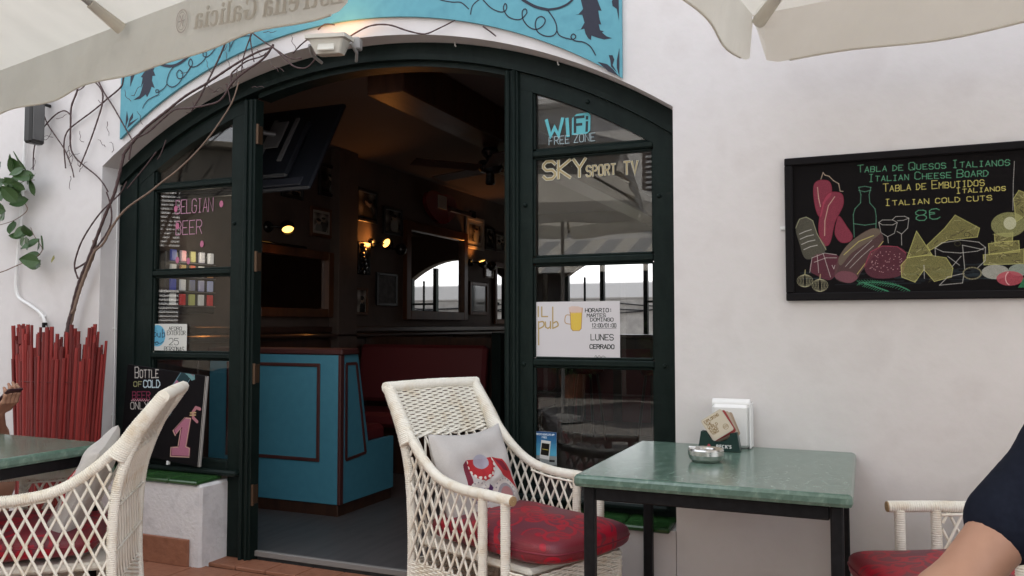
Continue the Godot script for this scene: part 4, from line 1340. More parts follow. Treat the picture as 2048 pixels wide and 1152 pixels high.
func make_chair() -> Node3D:
	var t := Node3D.new()
	rng.seed = 77
	var cane: Material = M.wicker
	for sg in [-1.0, 1.0]:
		var s := st_new()
		wrapped(s, [Vector3(0.0, 0.640, 0.268 * sg), Vector3(-0.13, 0.643, 0.267 * sg), Vector3(-0.28, 0.645, 0.264 * sg), Vector3(-0.41, 0.668, 0.260 * sg), Vector3(-0.51, 0.722, 0.255 * sg), Vector3(-0.60, 0.800, 0.251 * sg), Vector3(-0.67, 0.880, 0.248 * sg)], 0.0205)
		var arm := obj("arm_rail", s, cane, t)
		s = st_new()
		lathe(s, [Vector2(0.0185, 0.0), Vector2(0.018, 0.004), Vector2(0.001, 0.005)], 10, Transform3D(Basis(Vector3.FORWARD, PI / 2), Vector3(0.0, 0.640, 0.268 * sg)))
		obj("cut_end", s, M.cut_cane, arm)
		s = st_new()
		wrapped(s, [Vector3(-0.625, 0.0, 0.236 * sg), Vector3(-0.60, 0.35, 0.242 * sg), Vector3(-0.607, 0.62, 0.249 * sg), Vector3(-0.64, 0.76, 0.250 * sg), Vector3(-0.69, 0.88, 0.246 * sg)], 0.0195)
		obj("rear_leg", s, cane, t)
		s = st_new()
		wrapped(s, [Vector3(-0.614, 0.775, 0.2515 * sg), Vector3(-0.67, 0.868, 0.248 * sg), Vector3(-0.765, 0.998, 0.243 * sg)], [0.037, 0.026])
		obj("back_upright", s, cane, t)
		s = st_new()
		wrapped(s, [Vector3(-0.04, 0.0, 0.262 * sg), Vector3(-0.038, 0.63, 0.266 * sg)], 0.0185)
		obj("front_post", s, cane, t)
		s = st_new()
		wrapped(s, [Vector3(-0.16, 0.3, 0.262 * sg), Vector3(-0.158, 0.635, 0.265 * sg)], 0.0185)
		obj("front_post", s, cane, t)
		# side lattice: diagonal canes clipped to the panel under the arm
		var region := PackedVector2Array([Vector2(-0.175, 0.315), Vector2(-0.598, 0.315)])
		for k in 9:
			var x := lerpf(-0.592, -0.175, k / 8.0)
			region.append(Vector2(x, rail_y(x) - 0.016))
		for fam in [-1.0, 1.0]:
			for i in range(-3, 16):
				var x0 := -0.62 + 0.050 * i
				var hit := Geometry2D.intersect_polyline_with_polygon(PackedVector2Array([Vector2(x0 - fam * 0.20, 0.28), Vector2(x0 + fam * 0.08, 0.84)]), region)
				for l in hit:
					if l[0].distance_to(l[-1]) > 0.03:
						s = st_new()
						var off: float = (0.256 + 0.0032 * fam) * sg
						tube(s, [Vector3(l[0].x, l[0].y, off), Vector3(l[-1].x, l[-1].y, off)], 0.0052, 6, false)
						obj("lattice_cane", s, cane, t)
		s = st_new()
		for i in 8:
			var kx := -0.2215 - 0.050 * i
			s = st_new()
			wrapped(s, [Vector3(kx - 0.007, 0.477, 0.256 * sg), Vector3(kx + 0.007, 0.477, 0.256 * sg)], 0.0075, 0.005, 7)
			obj("cane_binding", s, cane, t)
		s = st_new()
		tube(s, [Vector3(-0.17, 0.618, 0.250 * sg), Vector3(-0.30, 0.622, 0.250 * sg), Vector3(-0.40, 0.637, 0.248 * sg)], 0.005, 6)
		obj("edge_cane", s, cane, t)
	# top rail
	var s := st_new()
	wrapped(s, [Vector3(-0.765, 0.998, -0.262), Vector3(-0.768, 1.002, 0.0), Vector3(-0.765, 0.998, 0.262)], 0.024)
	obj("top_rail", s, cane, t)
	# head panel
	s = st_new()
	weave(s, [Vector2(-0.222, 0), Vector2(0.222, 0)], 23, 0.805, 0.985, func(q, y): return Vector3(back_x(y), y, q.x), func(_q, _y): return Vector3(0.87, 0.49, 0), 0.030)
	obj("woven_head_panel", s, cane, t)
	s = st_new()
	for r in 3:
		var pts := []
		for k in 45:
			var u := lerpf(-0.235, 0.235, k / 44.0)
			pts.append(Vector3(back_x(0.80) + 0.006 * sin(k * 0.9 + r * 2.1), 0.795 + 0.006 * r + 0.004 * cos(k * 0.9 + r * 2.1), u))
		tube(s, pts, 0.005, 5)
	obj("plaited_edge", s, cane, t)
	# back lattice
	for fam in [-1.0, 1.0]:
		for i in range(-3, 13):
			var u0 := -0.26 + 0.046 * i
			var pts := []
			for k in 14:
				var y := lerpf(0.32, 0.795, k / 13.0)
				var u: float = u0 + fam * (y - 0.55) * 0.30
				if absf(u) < 0.237:
					pts.append(Vector3(back_x(y) + 0.004 * fam, y, u))
			if pts.size() > 2:
				s = st_new()
				tube(s, pts, 0.0052, 6, false)
				obj("lattice_cane", s, cane, t)
	for y in [0.44, 0.60]:
		s = st_new()
		tube(s, [Vector3(back_x(y) - 0.010, y, -0.24), Vector3(back_x(y) - 0.010, y, 0.24)], 0.005, 6)
		obj("back_binding", s, cane, t)
	# seat frame and woven apron
	part_box("seat_board", Vector3(-0.27, 0.385, 0), Vector3(0.62, 0.03, 0.44), M.wicker, t, 0.01)
	s = st_new()
	weave(s, [Vector2(-0.605, -0.25), Vector2(0.075, -0.255), Vector2(0.085, 0.255), Vector2(-0.605, 0.25), Vector2(-0.605, -0.25)], 24, 0.115, 0.315, func(q, y): return Vector3(q.x, y, q.y), func(q, _y): return Vector3(q.x + 0.26, 0, q.y).normalized())
	obj("woven_apron", s, cane, t)
	s = st_new()
	weave(s, [Vector2(-0.02, -0.262), Vector2(0.075, -0.258), Vector2(0.085, 0.258), Vector2(-0.02, 0.262)], 9, 0.315, 0.39, func(q, y): return Vector3(q.x, y, q.y), func(q, _y): return Vector3(q.x + 0.26, 0, q.y).normalized())
	obj("woven_apron", s, cane, t)
	for sg in [-1.0, 1.0]:
		s = st_new()
		wrapped(s, [Vector3(0.07, 0.0, 0.235 * sg), Vector3(0.07, 0.36, 0.24 * sg)], 0.017)
		obj("front_leg", s, cane, t)
	return t

func superpow(v: float, e: float) -> float:
	return signf(v) * pow(absf(v), e)

func soft_mesh(fn: Callable, nu: int, nv: int, uvf: Callable) -> ArrayMesh:
	var s := st_new()
	for i in nv + 1:
		for k in nu + 1:
			s.set_uv(uvf.call(float(k) / nu, float(i) / nv))
			s.set_smooth_group(0)
			s.add_vertex(fn.call(float(k) / nu, float(i) / nv))
	for i in nv:
		for k in nu:
			var a := i * (nu + 1) + k
			for v in [a, a + 1, a + nu + 2, a, a + nu + 2, a + nu + 1]:
				s.add_index(v)
	s.generate_normals()
	return s.commit()

func cushion_tex() -> ImageTexture:
	var im := pic(512, 512, Color(0.46, 0.16, 0.20))
	rng.seed = 90
	for y in 512:
		for x in 512:
			var v := 0.03 * sin(y * 1.6) + rng.randf_range(-0.03, 0.03)
			var g := 0.5 + 0.5 * sin(x * 0.021 + 2.0 * sin(y * 0.013)) 
			im.set_pixel(x, y, Color(0.41 + v + 0.08 * g, 0.15 + v + 0.03 * (1.0 - g), 0.19 + v + 0.04 * (1.0 - g)))
	for i in 30:
		var c := Vector2(rng.randf_range(0, 512), rng.randf_range(0, 512))
		var pts := []
		var a0 := rng.randf() * TAU
		var turn := 1.0 if rng.randf() < 0.5 else -1.0
		for k in 22:
			var t := k / 21.0
			pts.append(c + Vector2.from_angle(a0 + turn * t * 5.2) * (8 + 52 * t))
		draw_line(im, pts, rng.randf_range(8, 15), Color(0.66, 0.03, 0.15), 0.3, 0.85)
		draw_fill(im, oval(c, 11, 11), Color(0.68, 0.04, 0.16), 0.3, 0.85)
		var tail := []
		for k in 12:
			var t := k / 11.0
			tail.append(pts[-1] + Vector2.from_angle(a0 + 2.0) * 70 * t + Vector2.from_angle(a0) * 26 * sin(t * 4))
		draw_line(im, tail, 8, Color(0.63, 0.03, 0.14), 0.3, 0.8)
	return ImageTexture.create_from_image(im)

func pillow_tex() -> ImageTexture:
	var im := pic(384, 384, Color(0.72, 0.705, 0.695))
	rng.seed = 91
	for y in 384:
		for x in 384:
			var v := rng.randf_range(-0.02, 0.02)
			im.set_pixel(x, y, Color(0.735 + v, 0.72 + v, 0.71 + v))
	var red := Color(0.66, 0.10, 0.13)
	var wine := Color(0.42, 0.08, 0.16)
	var gray := Color(0.55, 0.53, 0.56)
	# two mirrored shapes under a red collar with white beads
	draw_fill(im, [Vector2(150, 150), Vector2(255, 150), Vector2(262, 180), Vector2(240, 215), Vector2(205, 228), Vector2(170, 215), Vector2(146, 180)], red, 0.15)
	draw_fill(im, oval(Vector2(204, 160), 32, 26), Color(0.62, 0.62, 0.68), 0.1)
	for k in 11:
		var a := PI * k / 10.0
		draw_fill(im, oval(Vector2(204, 158) + Vector2(cos(a) * 58, sin(a) * 60), 6, 6), Color(0.85, 0.83, 0.8))
	draw_fill(im, [Vector2(146, 150), Vector2(128, 165), Vector2(118, 230), Vector2(112, 262), Vector2(140, 235), Vector2(152, 195)], wine, 0.15)
	draw_fill(im, [Vector2(262, 150), Vector2(310, 168), Vector2(345, 220), Vector2(355, 285), Vector2(325, 245), Vector2(285, 220)], red, 0.15)
	draw_fill(im, [Vector2(275, 160), Vector2(308, 175), Vector2(330, 215), Vector2(300, 205)], wine, 0.2)
	for c in [Vector2(165, 270), Vector2(282, 272)]:
		draw_fill(im, oval(c, 52, 44), Color(0.80, 0.78, 0.76))
		draw_fill(im, oval(c + Vector2(0, 8), 38, 32), gray, 0.3)
		draw_fill(im, oval(c + Vector2(2, 12), 28, 24), Color(0.66, 0.44, 0.44), 0.3)
		for k in 16:
			var a := TAU * k / 16.0
			draw_fill(im, oval(c + Vector2(cos(a) * 46, sin(a) * 39), 3, 3), gray)
	draw_fill(im, [Vector2(215, 235), Vector2(228, 255), Vector2(222, 275), Vector2(208, 258)], Color(0.3, 0.15, 0.35))
	draw_line(im, spline([Vector2(185, 318), Vector2(200, 350), Vector2(240, 352), Vector2(262, 320)], 6), 5, wine, 0.2)
	draw_fill(im, oval(Vector2(195, 330), 8, 12), red)
	return ImageTexture.create_from_image(im)

func make_cushion(label: String, chair: Node3D, m: Material):
	var t := thing("seat_cushion", label, "cushion", chair.position, chair.rotation.y, "red seat cushions")
	var f := func(u: float, v: float):
		var th := u * TAU
		var ph := (v - 0.5) * PI
		var cx := superpow(cos(th), 0.28) * superpow(cos(ph), 0.45)
		var cz := superpow(sin(th), 0.28) * superpow(cos(ph), 0.45)
		var y := superpow(sin(ph), 0.5)
		var dome := 1.0 - 0.35 * (cx * cx + cz * cz) * 0.5
		return Vector3(-0.18 + cx * 0.35, 0.466 + y * 0.066 * dome + 0.004 * sin(cx * 5.0 + cz * 3.0), cz * 0.242)
	var uvf := func(u: float, v: float):
		var p: Vector3 = f.call(u, v)
		return Vector2(p.x * 1.9 + p.y * 1.2, p.z * 1.9 + p.y * 1.2)
	var o := inst("cover", soft_mesh(f, 64, 26, uvf), m, t)
	var rim := []
	for k in 81:
		var th := TAU * k / 80.0
		rim.append(Vector3(-0.18 + superpow(cos(th), 0.28) * 0.35, 0.466 + 0.004 * sin(superpow(cos(th), 0.28) * 5.0 + superpow(sin(th), 0.28) * 3.0), superpow(sin(th), 0.28) * 0.242))
	var s := st_new()
	tube(s, rim, 0.0035, 5, false)
	obj("piping", s, m, o)

func make_pillow(label: String, chair: Node3D, m: Material, at: Vector3, bas: Basis, size: float, fat := 0.062):
	var xf := chair.transform * Transform3D(bas, at)
	var t := thing("throw_pillow", label, "pillow", xf.origin, 0.0, "pale throw pillows")
	t.transform = xf
	# local: x to the right, y up, z towards the viewer of the printed side
	for side in [1.0, -1.0]:
		var f := func(u: float, v: float):
			var a := u * 2 - 1
			var b := v * 2 - 1
			var puff := pow(maxf(0.0, (1 - a * a * a * a) * (1 - b * b * b * b)), 0.5)
			var wr := 0.006 * sin(a * 7.0 + b * 3.0) * puff + 0.005 * sin(a * 3.0 - b * 8.0 + 1.0) * puff + 0.007 * sin(atan2(b + 0.15, a) * 7.0) * exp(-(a * a + b * b) * 5.0)
			return Vector3(a * size * 0.5 * (1 - 0.05 * (1 - b * b)) + 0.012 * b * b * b, b * size * 0.5 * (1 - 0.06 * (1 - a * a)) - 0.012 * sin(a * 2.0 + 1.0), side * (fat * puff + wr))
		inst("front_cover" if side > 0 else "back_cover", soft_mesh(f, 36, 36, func(u, v): return Vector2(0.13 + 0.84 * u, 0.13 + 0.84 * (1 - v)) if side > 0 else Vector2(0.03 + 0.1 * u, 0.03 + 0.1 * v)), m, t)

func build_chairs():
	var proto := make_chair()
	var spots := [
		[Vector3(-1.055, FLOOR_Y, 0.46), 0.38, "white wicker armchair drawn up to the right green table, printed pillow leaning inside"],
		[Vector3(-3.145, FLOOR_Y, 1.372), 2.49, "white wicker armchair seen from its side by the left green table"],
		[Vector3(0.148, FLOOR_Y, 0.530), PI - 0.34, "white wicker armchair against the white wall right of the green table"],
		[Vector3(0.36, FLOOR_Y, 1.98), 2.36, "white wicker armchair under the person in the navy shirt"],
	]
	var chairs := []
	for i in spots.size():
		var c: Node3D = proto if i == 0 else proto.duplicate()
		c.name = numbered("wicker_chair")
		add_child(c)
		c.position = spots[i][0]
		c.rotation.y = -spots[i][1]
		tag(c, spots[i][2], "chair", "white wicker armchairs")
		chairs.append(c)
	var red := mat(Color.WHITE, 0.5, {"tex": cushion_tex()})
	make_cushion("red patterned seat cushion under the printed pillow in the middle chair", chairs[0], red)
	make_cushion("red patterned seat cushion behind the lattice of the left chair", chairs[1], red)
	make_cushion("red patterned seat cushion of the chair against the white wall", chairs[2], red)
	make_cushion("red patterned seat cushion under the person in the navy shirt", chairs[3], red)
	var pm := mat(Color.WHITE, 0.9, {"tex": pillow_tex(), "bump": bump_tex(92, 0.02, 4.0), "bump_scale": 0.3})
	make_pillow("pale pillow with a red and purple print in the middle wicker chair", chairs[0], pm, Vector3(-0.455, 0.636, 0.025), Basis(Vector3.UP, PI / 2) * Basis(Vector3.RIGHT, -0.36) * Basis(Vector3.BACK, 0.06), 0.40)
	make_pillow("pale pillow slumped against the back of the left wicker chair", chairs[1], pm, Vector3(-0.455, 0.640, -0.02), Basis(Vector3.UP, PI / 2 + 0.1) * Basis(Vector3.RIGHT, -0.42) * Basis(Vector3.BACK, -0.12), 0.41, 0.055)

# ---------------------------------------------------------------- chalkboards
func text_between(im: Image, text: String, a: Vector2, b: Vector2, h: float, c: Color, w: float, chalk := 0.3, shake := 0.03):
	# a, b: image points of the line's start and end on its base line; h: capital height in image pixels
	var dir := (b - a).normalized()
	var probe := strokes(text, Vector2.ZERO, h)
	var right := 1.0
	for l in probe:
		for p in l:
			right = maxf(right, p.x)
	var k := a.distance_to(b) / right
	for l in strokes(text, Vector2.ZERO, h, Vector2(1, 0), 0.62 * k, 0.2 * k, shake):
		var pts := []
		for p in l:
			pts.append(a + dir * p.x + Vector2(dir.y, -dir.x) * p.y)
		draw_line(im, pts, w, c, chalk)

func build_boards():
	menu_board()
	beer_board()

func menu_board():
	var x0 := -0.283
	var x1 := 0.70
	var y0 := 1.316
	var y1 := 1.876
	var iw := 1024
	var ih := 583
	var im := pic(iw, ih, Color(0.085, 0.075, 0.08))
	rng.seed = 60
	for i in 260:
		var p := Vector2(rng.randf_range(0, iw), rng.randf_range(0, ih))
		draw_line(im, [p, p + Vector2(rng.randf_range(-60, 60), rng.randf_range(-14, 14))], rng.randf_range(3, 9), Color(0.13, 0.12, 0.125), 0.8, 0.25)
	var f := func(p: Vector2): return Vector2((p.x - x0) / (x1 - x0) * iw, (y1 - p.y) / (y1 - y0) * ih)
	var z := func(list: Array): return moved(list, f)
	var green := Color(0.36, 0.60, 0.47)
	var yellow := Color(0.76, 0.72, 0.42)
	var chalk := Color(0.72, 0.71, 0.69)
	var red := Color(0.62, 0.27, 0.34)
	var plum := Color(0.38, 0.21, 0.25)
	var cheese := Color(0.60, 0.58, 0.36)
	var teal := Color(0.19, 0.235, 0.26)
	var smooth := func(list: Array):
		var q: Array = z.call(list)
		var o := []
		for i in q.size():
			for k in 5:
				o.append(q[i].cubic_interpolate(q[(i + 1) % q.size()], q[i - 1], q[(i + 2) % q.size()], k / 5.0))
		return o
	# slate coloured table at the bottom
	for i in 90:
		var p := Vector2(rng.randf_range(20, 1000), rng.randf_range(450, 522))
		draw_line(im, [p, p + Vector2(rng.randf_range(30, 130), rng.randf_range(-4, 4))], rng.randf_range(2, 6), teal, 0.5, 0.6)
	var T := [
		["Tabla de Quesos Italianos", [Vector2(-0.0175, 1.8039), Vector2(0.4845, 1.7926)], 15, green],
		["Italian Cheese Board", [Vector2(0.0197, 1.7654), Vector2(0.4162, 1.7591)], 15, green],
		["Tabla de Embutidos", [Vector2(0.0703, 1.7242), Vector2(0.4032, 1.7249)], 16, yellow],
		["Italianos", [Vector2(0.3122, 1.7021), Vector2(0.4696, 1.7028)], 11, yellow],
		["Italian cold cuts", [Vector2(0.0744, 1.6705), Vector2(0.4258, 1.6707)], 13, yellow],
		["8#", [Vector2(0.1812, 1.6078), Vector2(0.2597, 1.6121)], 21, green],
	]
	for t in T:
		var ab: Array = z.call(t[1])
		text_between(im, t[0], ab[0], ab[1], t[2] * 1.9, t[3], 3.4)
	# red peppers
	for p in [[Vector2(-0.1766, 1.754), Vector2(-0.1681, 1.7766), Vector2(-0.1463, 1.7838), Vector2(-0.1196, 1.7762), Vector2(-0.1104, 1.7496), Vector2(-0.1151, 1.7211), Vector2(-0.137, 1.6936), Vector2(-0.1513, 1.6424), Vector2(-0.1646, 1.6547), Vector2(-0.1747, 1.7016)], [Vector2(-0.0955, 1.6165), Vector2(-0.0846, 1.6389), Vector2(-0.0589, 1.5976), Vector2(-0.0401, 1.5626), Vector2(-0.0494, 1.5402), Vector2(-0.081, 1.5386), Vector2(-0.1016, 1.571)], [Vector2(-0.1423, 1.6997), Vector2(-0.1257, 1.7275), Vector2(-0.1042, 1.7348), Vector2(-0.0778, 1.7274), Vector2(-0.0691, 1.7068), Vector2(-0.0734, 1.6726), Vector2(-0.1009, 1.6168), Vector2(-0.1181, 1.543), Vector2(-0.1344, 1.5264), Vector2(-0.1503, 1.5385), Vector2(-0.1603, 1.5851), Vector2(-0.1568, 1.6369)]]:
		draw_fill(im, smooth.call(p), red, 0.35, 0.9)
		draw_line(im, smooth.call(p), 2.5, Color(0.45, 0.16, 0.22), 0.4)
	for l in [[Vector2(-0.1619, 1.7559), Vector2(-0.1583, 1.7122), Vector2(-0.1523, 1.68)], [Vector2(-0.1003, 1.7156), Vector2(-0.1238, 1.6813), Vector2(-0.1371, 1.6243), Vector2(-0.1391, 1.5668)], [Vector2(-0.149, 1.7869), Vector2(-0.1405, 1.8124), Vector2(-0.1342, 1.8021), Vector2(-0.1192, 1.7964), Vector2(-0.1035, 1.778), Vector2(-0.0851, 1.7652), Vector2(-0.0803, 1.7361), Vector2(-0.0697, 1.7343)]]:
		draw_line(im, z.call(l), 3.5, Color(0.74, 0.66, 0.58), 0.4)
	# bottle and glasses
	for l in [[Vector2(-0.0144, 1.7461), Vector2(0.0065, 1.7487), Vector2(0.0281, 1.7433), Vector2(0.0214, 1.7154), Vector2(0.0234, 1.6841), Vector2(0.041, 1.6605), Vector2(0.0446, 1.6321), Vector2(0.0427, 1.5872)], [Vector2(-0.0144, 1.7461), Vector2(-0.0071, 1.7172), Vector2(-0.0092, 1.6861), Vector2(-0.0289, 1.6644), Vector2(-0.0355, 1.642), Vector2(-0.0334, 1.5566)], [Vector2(-0.0146, 1.7347), Vector2(0.0061, 1.7277), Vector2(0.0279, 1.732)], [Vector2(-0.0351, 1.6078), Vector2(0.0038, 1.6003), Vector2(0.043, 1.604)]]:
		draw_line(im, z.call(l), 3.2, Color(0.36, 0.57, 0.47), 0.5)
	for l in [[Vector2(0.0529, 1.6081), Vector2(0.0658, 1.617), Vector2(0.1013, 1.6152), Vector2(0.1162, 1.6049), Vector2(0.1009, 1.5967), Vector2(0.0654, 1.5984), Vector2(0.0529, 1.6081), Vector2(0.0598, 1.5695), Vector2(0.0824, 1.5528), Vector2(0.1054, 1.5647), Vector2(0.1162, 1.6033)], [Vector2(0.0824, 1.5528), Vector2(0.0845, 1.5292)], [Vector2(0.0988, 1.6153), Vector2(0.1116, 1.6275), Vector2(0.1417, 1.627), Vector2(0.1556, 1.6191), Vector2(0.1364, 1.6117), Vector2(0.1164, 1.6116)], [Vector2(0.1556, 1.618), Vector2(0.1509, 1.5821), Vector2(0.1304, 1.5608), Vector2(0.1146, 1.5715)], [Vector2(0.1294, 1.5608), Vector2(0.1296, 1.5191)]]:
		draw_line(im, z.call(l), 2.4, chalk, 0.3)
	# bread
	draw_fill(im, smooth.call([Vector2(-0.2445, 1.6006), Vector2(-0.2303, 1.6349), Vector2(-0.2055, 1.6423), Vector2(-0.1813, 1.6266), Vector2(-0.1659, 1.5738), Vector2(-0.1346, 1.512), Vector2(-0.2053, 1.477), Vector2(-0.2317, 1.5417)]), Color(0.40, 0.39, 0.34), 0.4, 0.9)
	draw_line(im, z.call([Vector2(-0.2445, 1.6006), Vector2(-0.2303, 1.6349), Vector2(-0.2055, 1.6423), Vector2(-0.1813, 1.6266), Vector2(-0.1659, 1.5738), Vector2(-0.1346, 1.512)]), 3, Color(0.62, 0.62, 0.5), 0.4)
	for l in [[Vector2(-0.2311, 1.5766), Vector2(-0.2091, 1.5861), Vector2(-0.1872, 1.5921)], [Vector2(-0.2287, 1.5562), Vector2(-0.2039, 1.5667), Vector2(-0.1794, 1.5715)], [Vector2(-0.2235, 1.5356), Vector2(-0.1988, 1.5462), Vector2(-0.1743, 1.551)], [Vector2(-0.2156, 1.515), Vector2(-0.191, 1.5257), Vector2(-0.1665, 1.5305)]]:
		draw_line(im, z.call(l), 3.4, chalk, 0.3)
	# ham, sausage, salami
	draw_fill(im, smooth.call([Vector2(-0.1951, 1.4362), Vector2(-0.178, 1.4876), Vector2(-0.1402, 1.4979), Vector2(-0.0898, 1.4847), Vector2(-0.0988, 1.4222), Vector2(-0.1258, 1.3943), Vector2(-0.1684, 1.4125)]), plum, 0.3)
	for l in [[Vector2(-0.1953, 1.4247), Vector2(-0.1862, 1.4821), Vector2(-0.1402, 1.499), Vector2(-0.0976, 1.4907)], [Vector2(-0.1784, 1.4646), Vector2(-0.1351, 1.4805), Vector2(-0.0978, 1.4793)], [Vector2(-0.1671, 1.4931), Vector2(-0.1628, 1.4239)], [Vector2(-0.1455, 1.4981), Vector2(-0.1329, 1.4517), Vector2(-0.1203, 1.4056)], [Vector2(-0.1142, 1.4512), Vector2(-0.1081, 1.4367), Vector2(-0.1036, 1.4509)]]:
		draw_line(im, z.call(l), 2.6, chalk, 0.4)
	draw_fill(im, smooth.call([Vector2(-0.0872, 1.4846), Vector2(-0.0388, 1.5455), Vector2(0.0345, 1.5875), Vector2(0.0668, 1.5355), Vector2(-0.0097, 1.4256), Vector2(-0.0257, 1.3978), Vector2(-0.0573, 1.3815), Vector2(-0.1044, 1.4053)]), Color(0.36, 0.27, 0.27), 0.3)
	draw_fill(im, smooth.call([Vector2(-0.0872, 1.4846), Vector2(-0.0388, 1.5455), Vector2(0.0345, 1.5875), Vector2(0.0546, 1.5641), Vector2(-0.0396, 1.5001), Vector2(-0.0825, 1.4503)]), Color(0.42, 0.38, 0.33), 0.4)
	for l in [[Vector2(-0.0712, 1.4898), Vector2(-0.018, 1.539), Vector2(0.034, 1.5594)], [Vector2(-0.0254, 1.4147), Vector2(0.0223, 1.481), Vector2(0.0668, 1.5355)]]:
		draw_line(im, z.call(l), 3.2, yellow, 0.5)
	for l in [[Vector2(-0.0668, 1.4442), Vector2(-0.0293, 1.4884), Vector2(0.0286, 1.5427)], [Vector2(-0.0511, 1.438), Vector2(-0.0087, 1.482), Vector2(0.0333, 1.52)]]:
		draw_line(im, z.call(l), 2.4, chalk, 0.5)
	draw_fill(im, smooth.call([Vector2(-0.1044, 1.4053), Vector2(-0.0828, 1.4275), Vector2(-0.041, 1.4208), Vector2(-0.0257, 1.3978), Vector2(-0.0573, 1.3815)]), Color(0.48, 0.30, 0.34), 0.5)
	draw_fill(im, smooth.call([Vector2(0.001, 1.4423), Vector2(0.0226, 1.4979), Vector2(0.064, 1.5188), Vector2(0.1145, 1.5141), Vector2(0.144, 1.4881), Vector2(0.1327, 1.4219), Vector2(0.1073, 1.4004), Vector2(0.0515, 1.3961), Vector2(0.0158, 1.4081)]), plum, 0.35)
	for i in 60:
		var p: Vector2 = z.call([Vector2(0.073, 1.457)])[0] + Vector2(rng.randf_range(-62, 62), rng.randf_range(-44, 44))
		draw_fill(im, oval(p, 1.6, 1.6, 6), Color(0.68, 0.55, 0.56))
	draw_line(im, z.call([Vector2(0.001, 1.4423), Vector2(0.0226, 1.4979), Vector2(0.064, 1.5188), Vector2(0.1145, 1.5141), Vector2(0.144, 1.4881)]), 3, red, 0.5)
	# cheeses
	for p in [[Vector2(0.1804, 1.5697), Vector2(0.2302, 1.4796), Vector2(0.1462, 1.4714)], [Vector2(0.3081, 1.6227), Vector2(0.3852, 1.5712), Vector2(0.3775, 1.5392), Vector2(0.2822, 1.5323), Vector2(0.2232, 1.4963), Vector2(0.2138, 1.5159), Vector2(0.2735, 1.5764)], [Vector2(0.1257, 1.4443), Vector2(0.1487, 1.4713), Vector2(0.2131, 1.4802), Vector2(0.276, 1.4672), Vector2(0.2968, 1.4285), Vector2(0.2913, 1.3961), Vector2(0.2354, 1.381), Vector2(0.2022, 1.4256), Vector2(0.1717, 1.3796), Vector2(0.1273, 1.3999)], [Vector2(0.4313, 1.5476), Vector2(0.4888, 1.5494), Vector2(0.4854, 1.5028), Vector2(0.4326, 1.5048)], [Vector2(0.412, 1.5136), Vector2(0.4584, 1.5198), Vector2(0.5063, 1.5205), Vector2(0.5076, 1.4808), Vector2(0.4134, 1.4734)], [Vector2(0.3947, 1.4741), Vector2(0.4574, 1.4799), Vector2(0.5215, 1.4909), Vector2(0.5188, 1.4382), Vector2(0.3962, 1.4376)], [Vector2(0.494, 1.6724), Vector2(0.5107, 1.7006), Vector2(0.5277, 1.6916), Vector2(0.5256, 1.6069), Vector2(0.4988, 1.5871)]]:
		draw_fill(im, z.call(p), cheese, 0.5, 0.9)
		var ring: Array = z.call(p)
		var mid := Vector2()
		for q in ring:
			mid += q / ring.size()
		for j in 26:
			var q: Vector2 = ring[rng.randi() % ring.size()].lerp(mid, rng.randf_range(0.15, 0.9))
			draw_line(im, [q, q + Vector2(rng.randf_range(-22, 22), rng.randf_range(-14, 14))], rng.randf_range(1.5, 4.0), [Color(0.42, 0.40, 0.27), Color(0.70, 0.68, 0.50), Color(0.20, 0.18, 0.15)][j % 3], 0.6, 0.7)
		ring.append(ring[0])
		draw_line(im, ring, 2.6, Color(0.74, 0.73, 0.45), 0.5)
	for c in [Vector2(0.314, 1.5176), Vector2(0.3454, 1.5494)]:
		draw_line(im, oval(f.call(c), 10, 9), 2.4, Color(0.25, 0.24, 0.17), 0.2)
	draw_fill(im, oval(f.call(Vector2(0.4755, 1.5798)), 56, 47), Color(0.60, 0.60, 0.40), 0.5)
	draw_fill(im, oval(f.call(Vector2(0.4803, 1.5849)), 20, 24), Color(0.76, 0.76, 0.66), 0.5)
	for l in [[Vector2(0.2404, 1.5039), Vector2(0.2626, 1.5222), Vector2(0.3229, 1.5307), Vector2(0.3817, 1.5202), Vector2(0.4023, 1.5006), Vector2(0.3763, 1.4881), Vector2(0.3218, 1.483), Vector2(0.2668, 1.4893), Vector2(0.2404, 1.5039), Vector2(0.2413, 1.4738)], [Vector2(0.4023, 1.5006), Vector2(0.3999, 1.4525), Vector2(0.3749, 1.4264)], [Vector2(0.3296, 1.5114), Vector2(0.3348, 1.4221)], [Vector2(0.3296, 1.5114), Vector2(0.3952, 1.4928)], [Vector2(0.2809, 1.4725), Vector2(0.3185, 1.4387)], [Vector2(0.2945, 1.434), Vector2(0.3239, 1.471)], [Vector2(0.2521, 1.3671), Vector2(0.2793, 1.3964), Vector2(0.3321, 1.4087), Vector2(0.3266, 1.3737), Vector2(0.2521, 1.3671)], [Vector2(0.2025, 1.4421), Vector2(0.203, 1.3927)]]:
		draw_line(im, z.call(l), 2.8, chalk, 0.4)
	draw_line(im, oval(f.call(Vector2(0.3582, 1.4082)), 30, 22), 5, Color(0.50, 0.48, 0.38), 0.5)
	# garlic, egg, tomato, herbs
	for c in [Vector2(-0.2136, 1.3931), Vector2(-0.1589, 1.3744)]:
		var q: Vector2 = f.call(c)
		for k in 5:
			draw_line(im, oval(q, 6 + 6 * k, 25, 18), 1.8, Color(0.70, 0.68, 0.55), 0.4)
		draw_line(im, [q - Vector2(0, 25), q - Vector2(-2, 44)], 4, Color(0.70, 0.66, 0.48), 0.4)
	draw_fill(im, oval(f.call(Vector2(0.431, 1.4118)), 44, 27), Color(0.66, 0.66, 0.62), 0.3)
	draw_fill(im, oval(f.call(Vector2(0.5071, 1.417)), 36, 22), Color(0.58, 0.62, 0.57), 0.3)
	draw_fill(im, oval(f.call(Vector2(0.4756, 1.3874)), 43, 27), Color(0.68, 0.31, 0.35), 0.3)
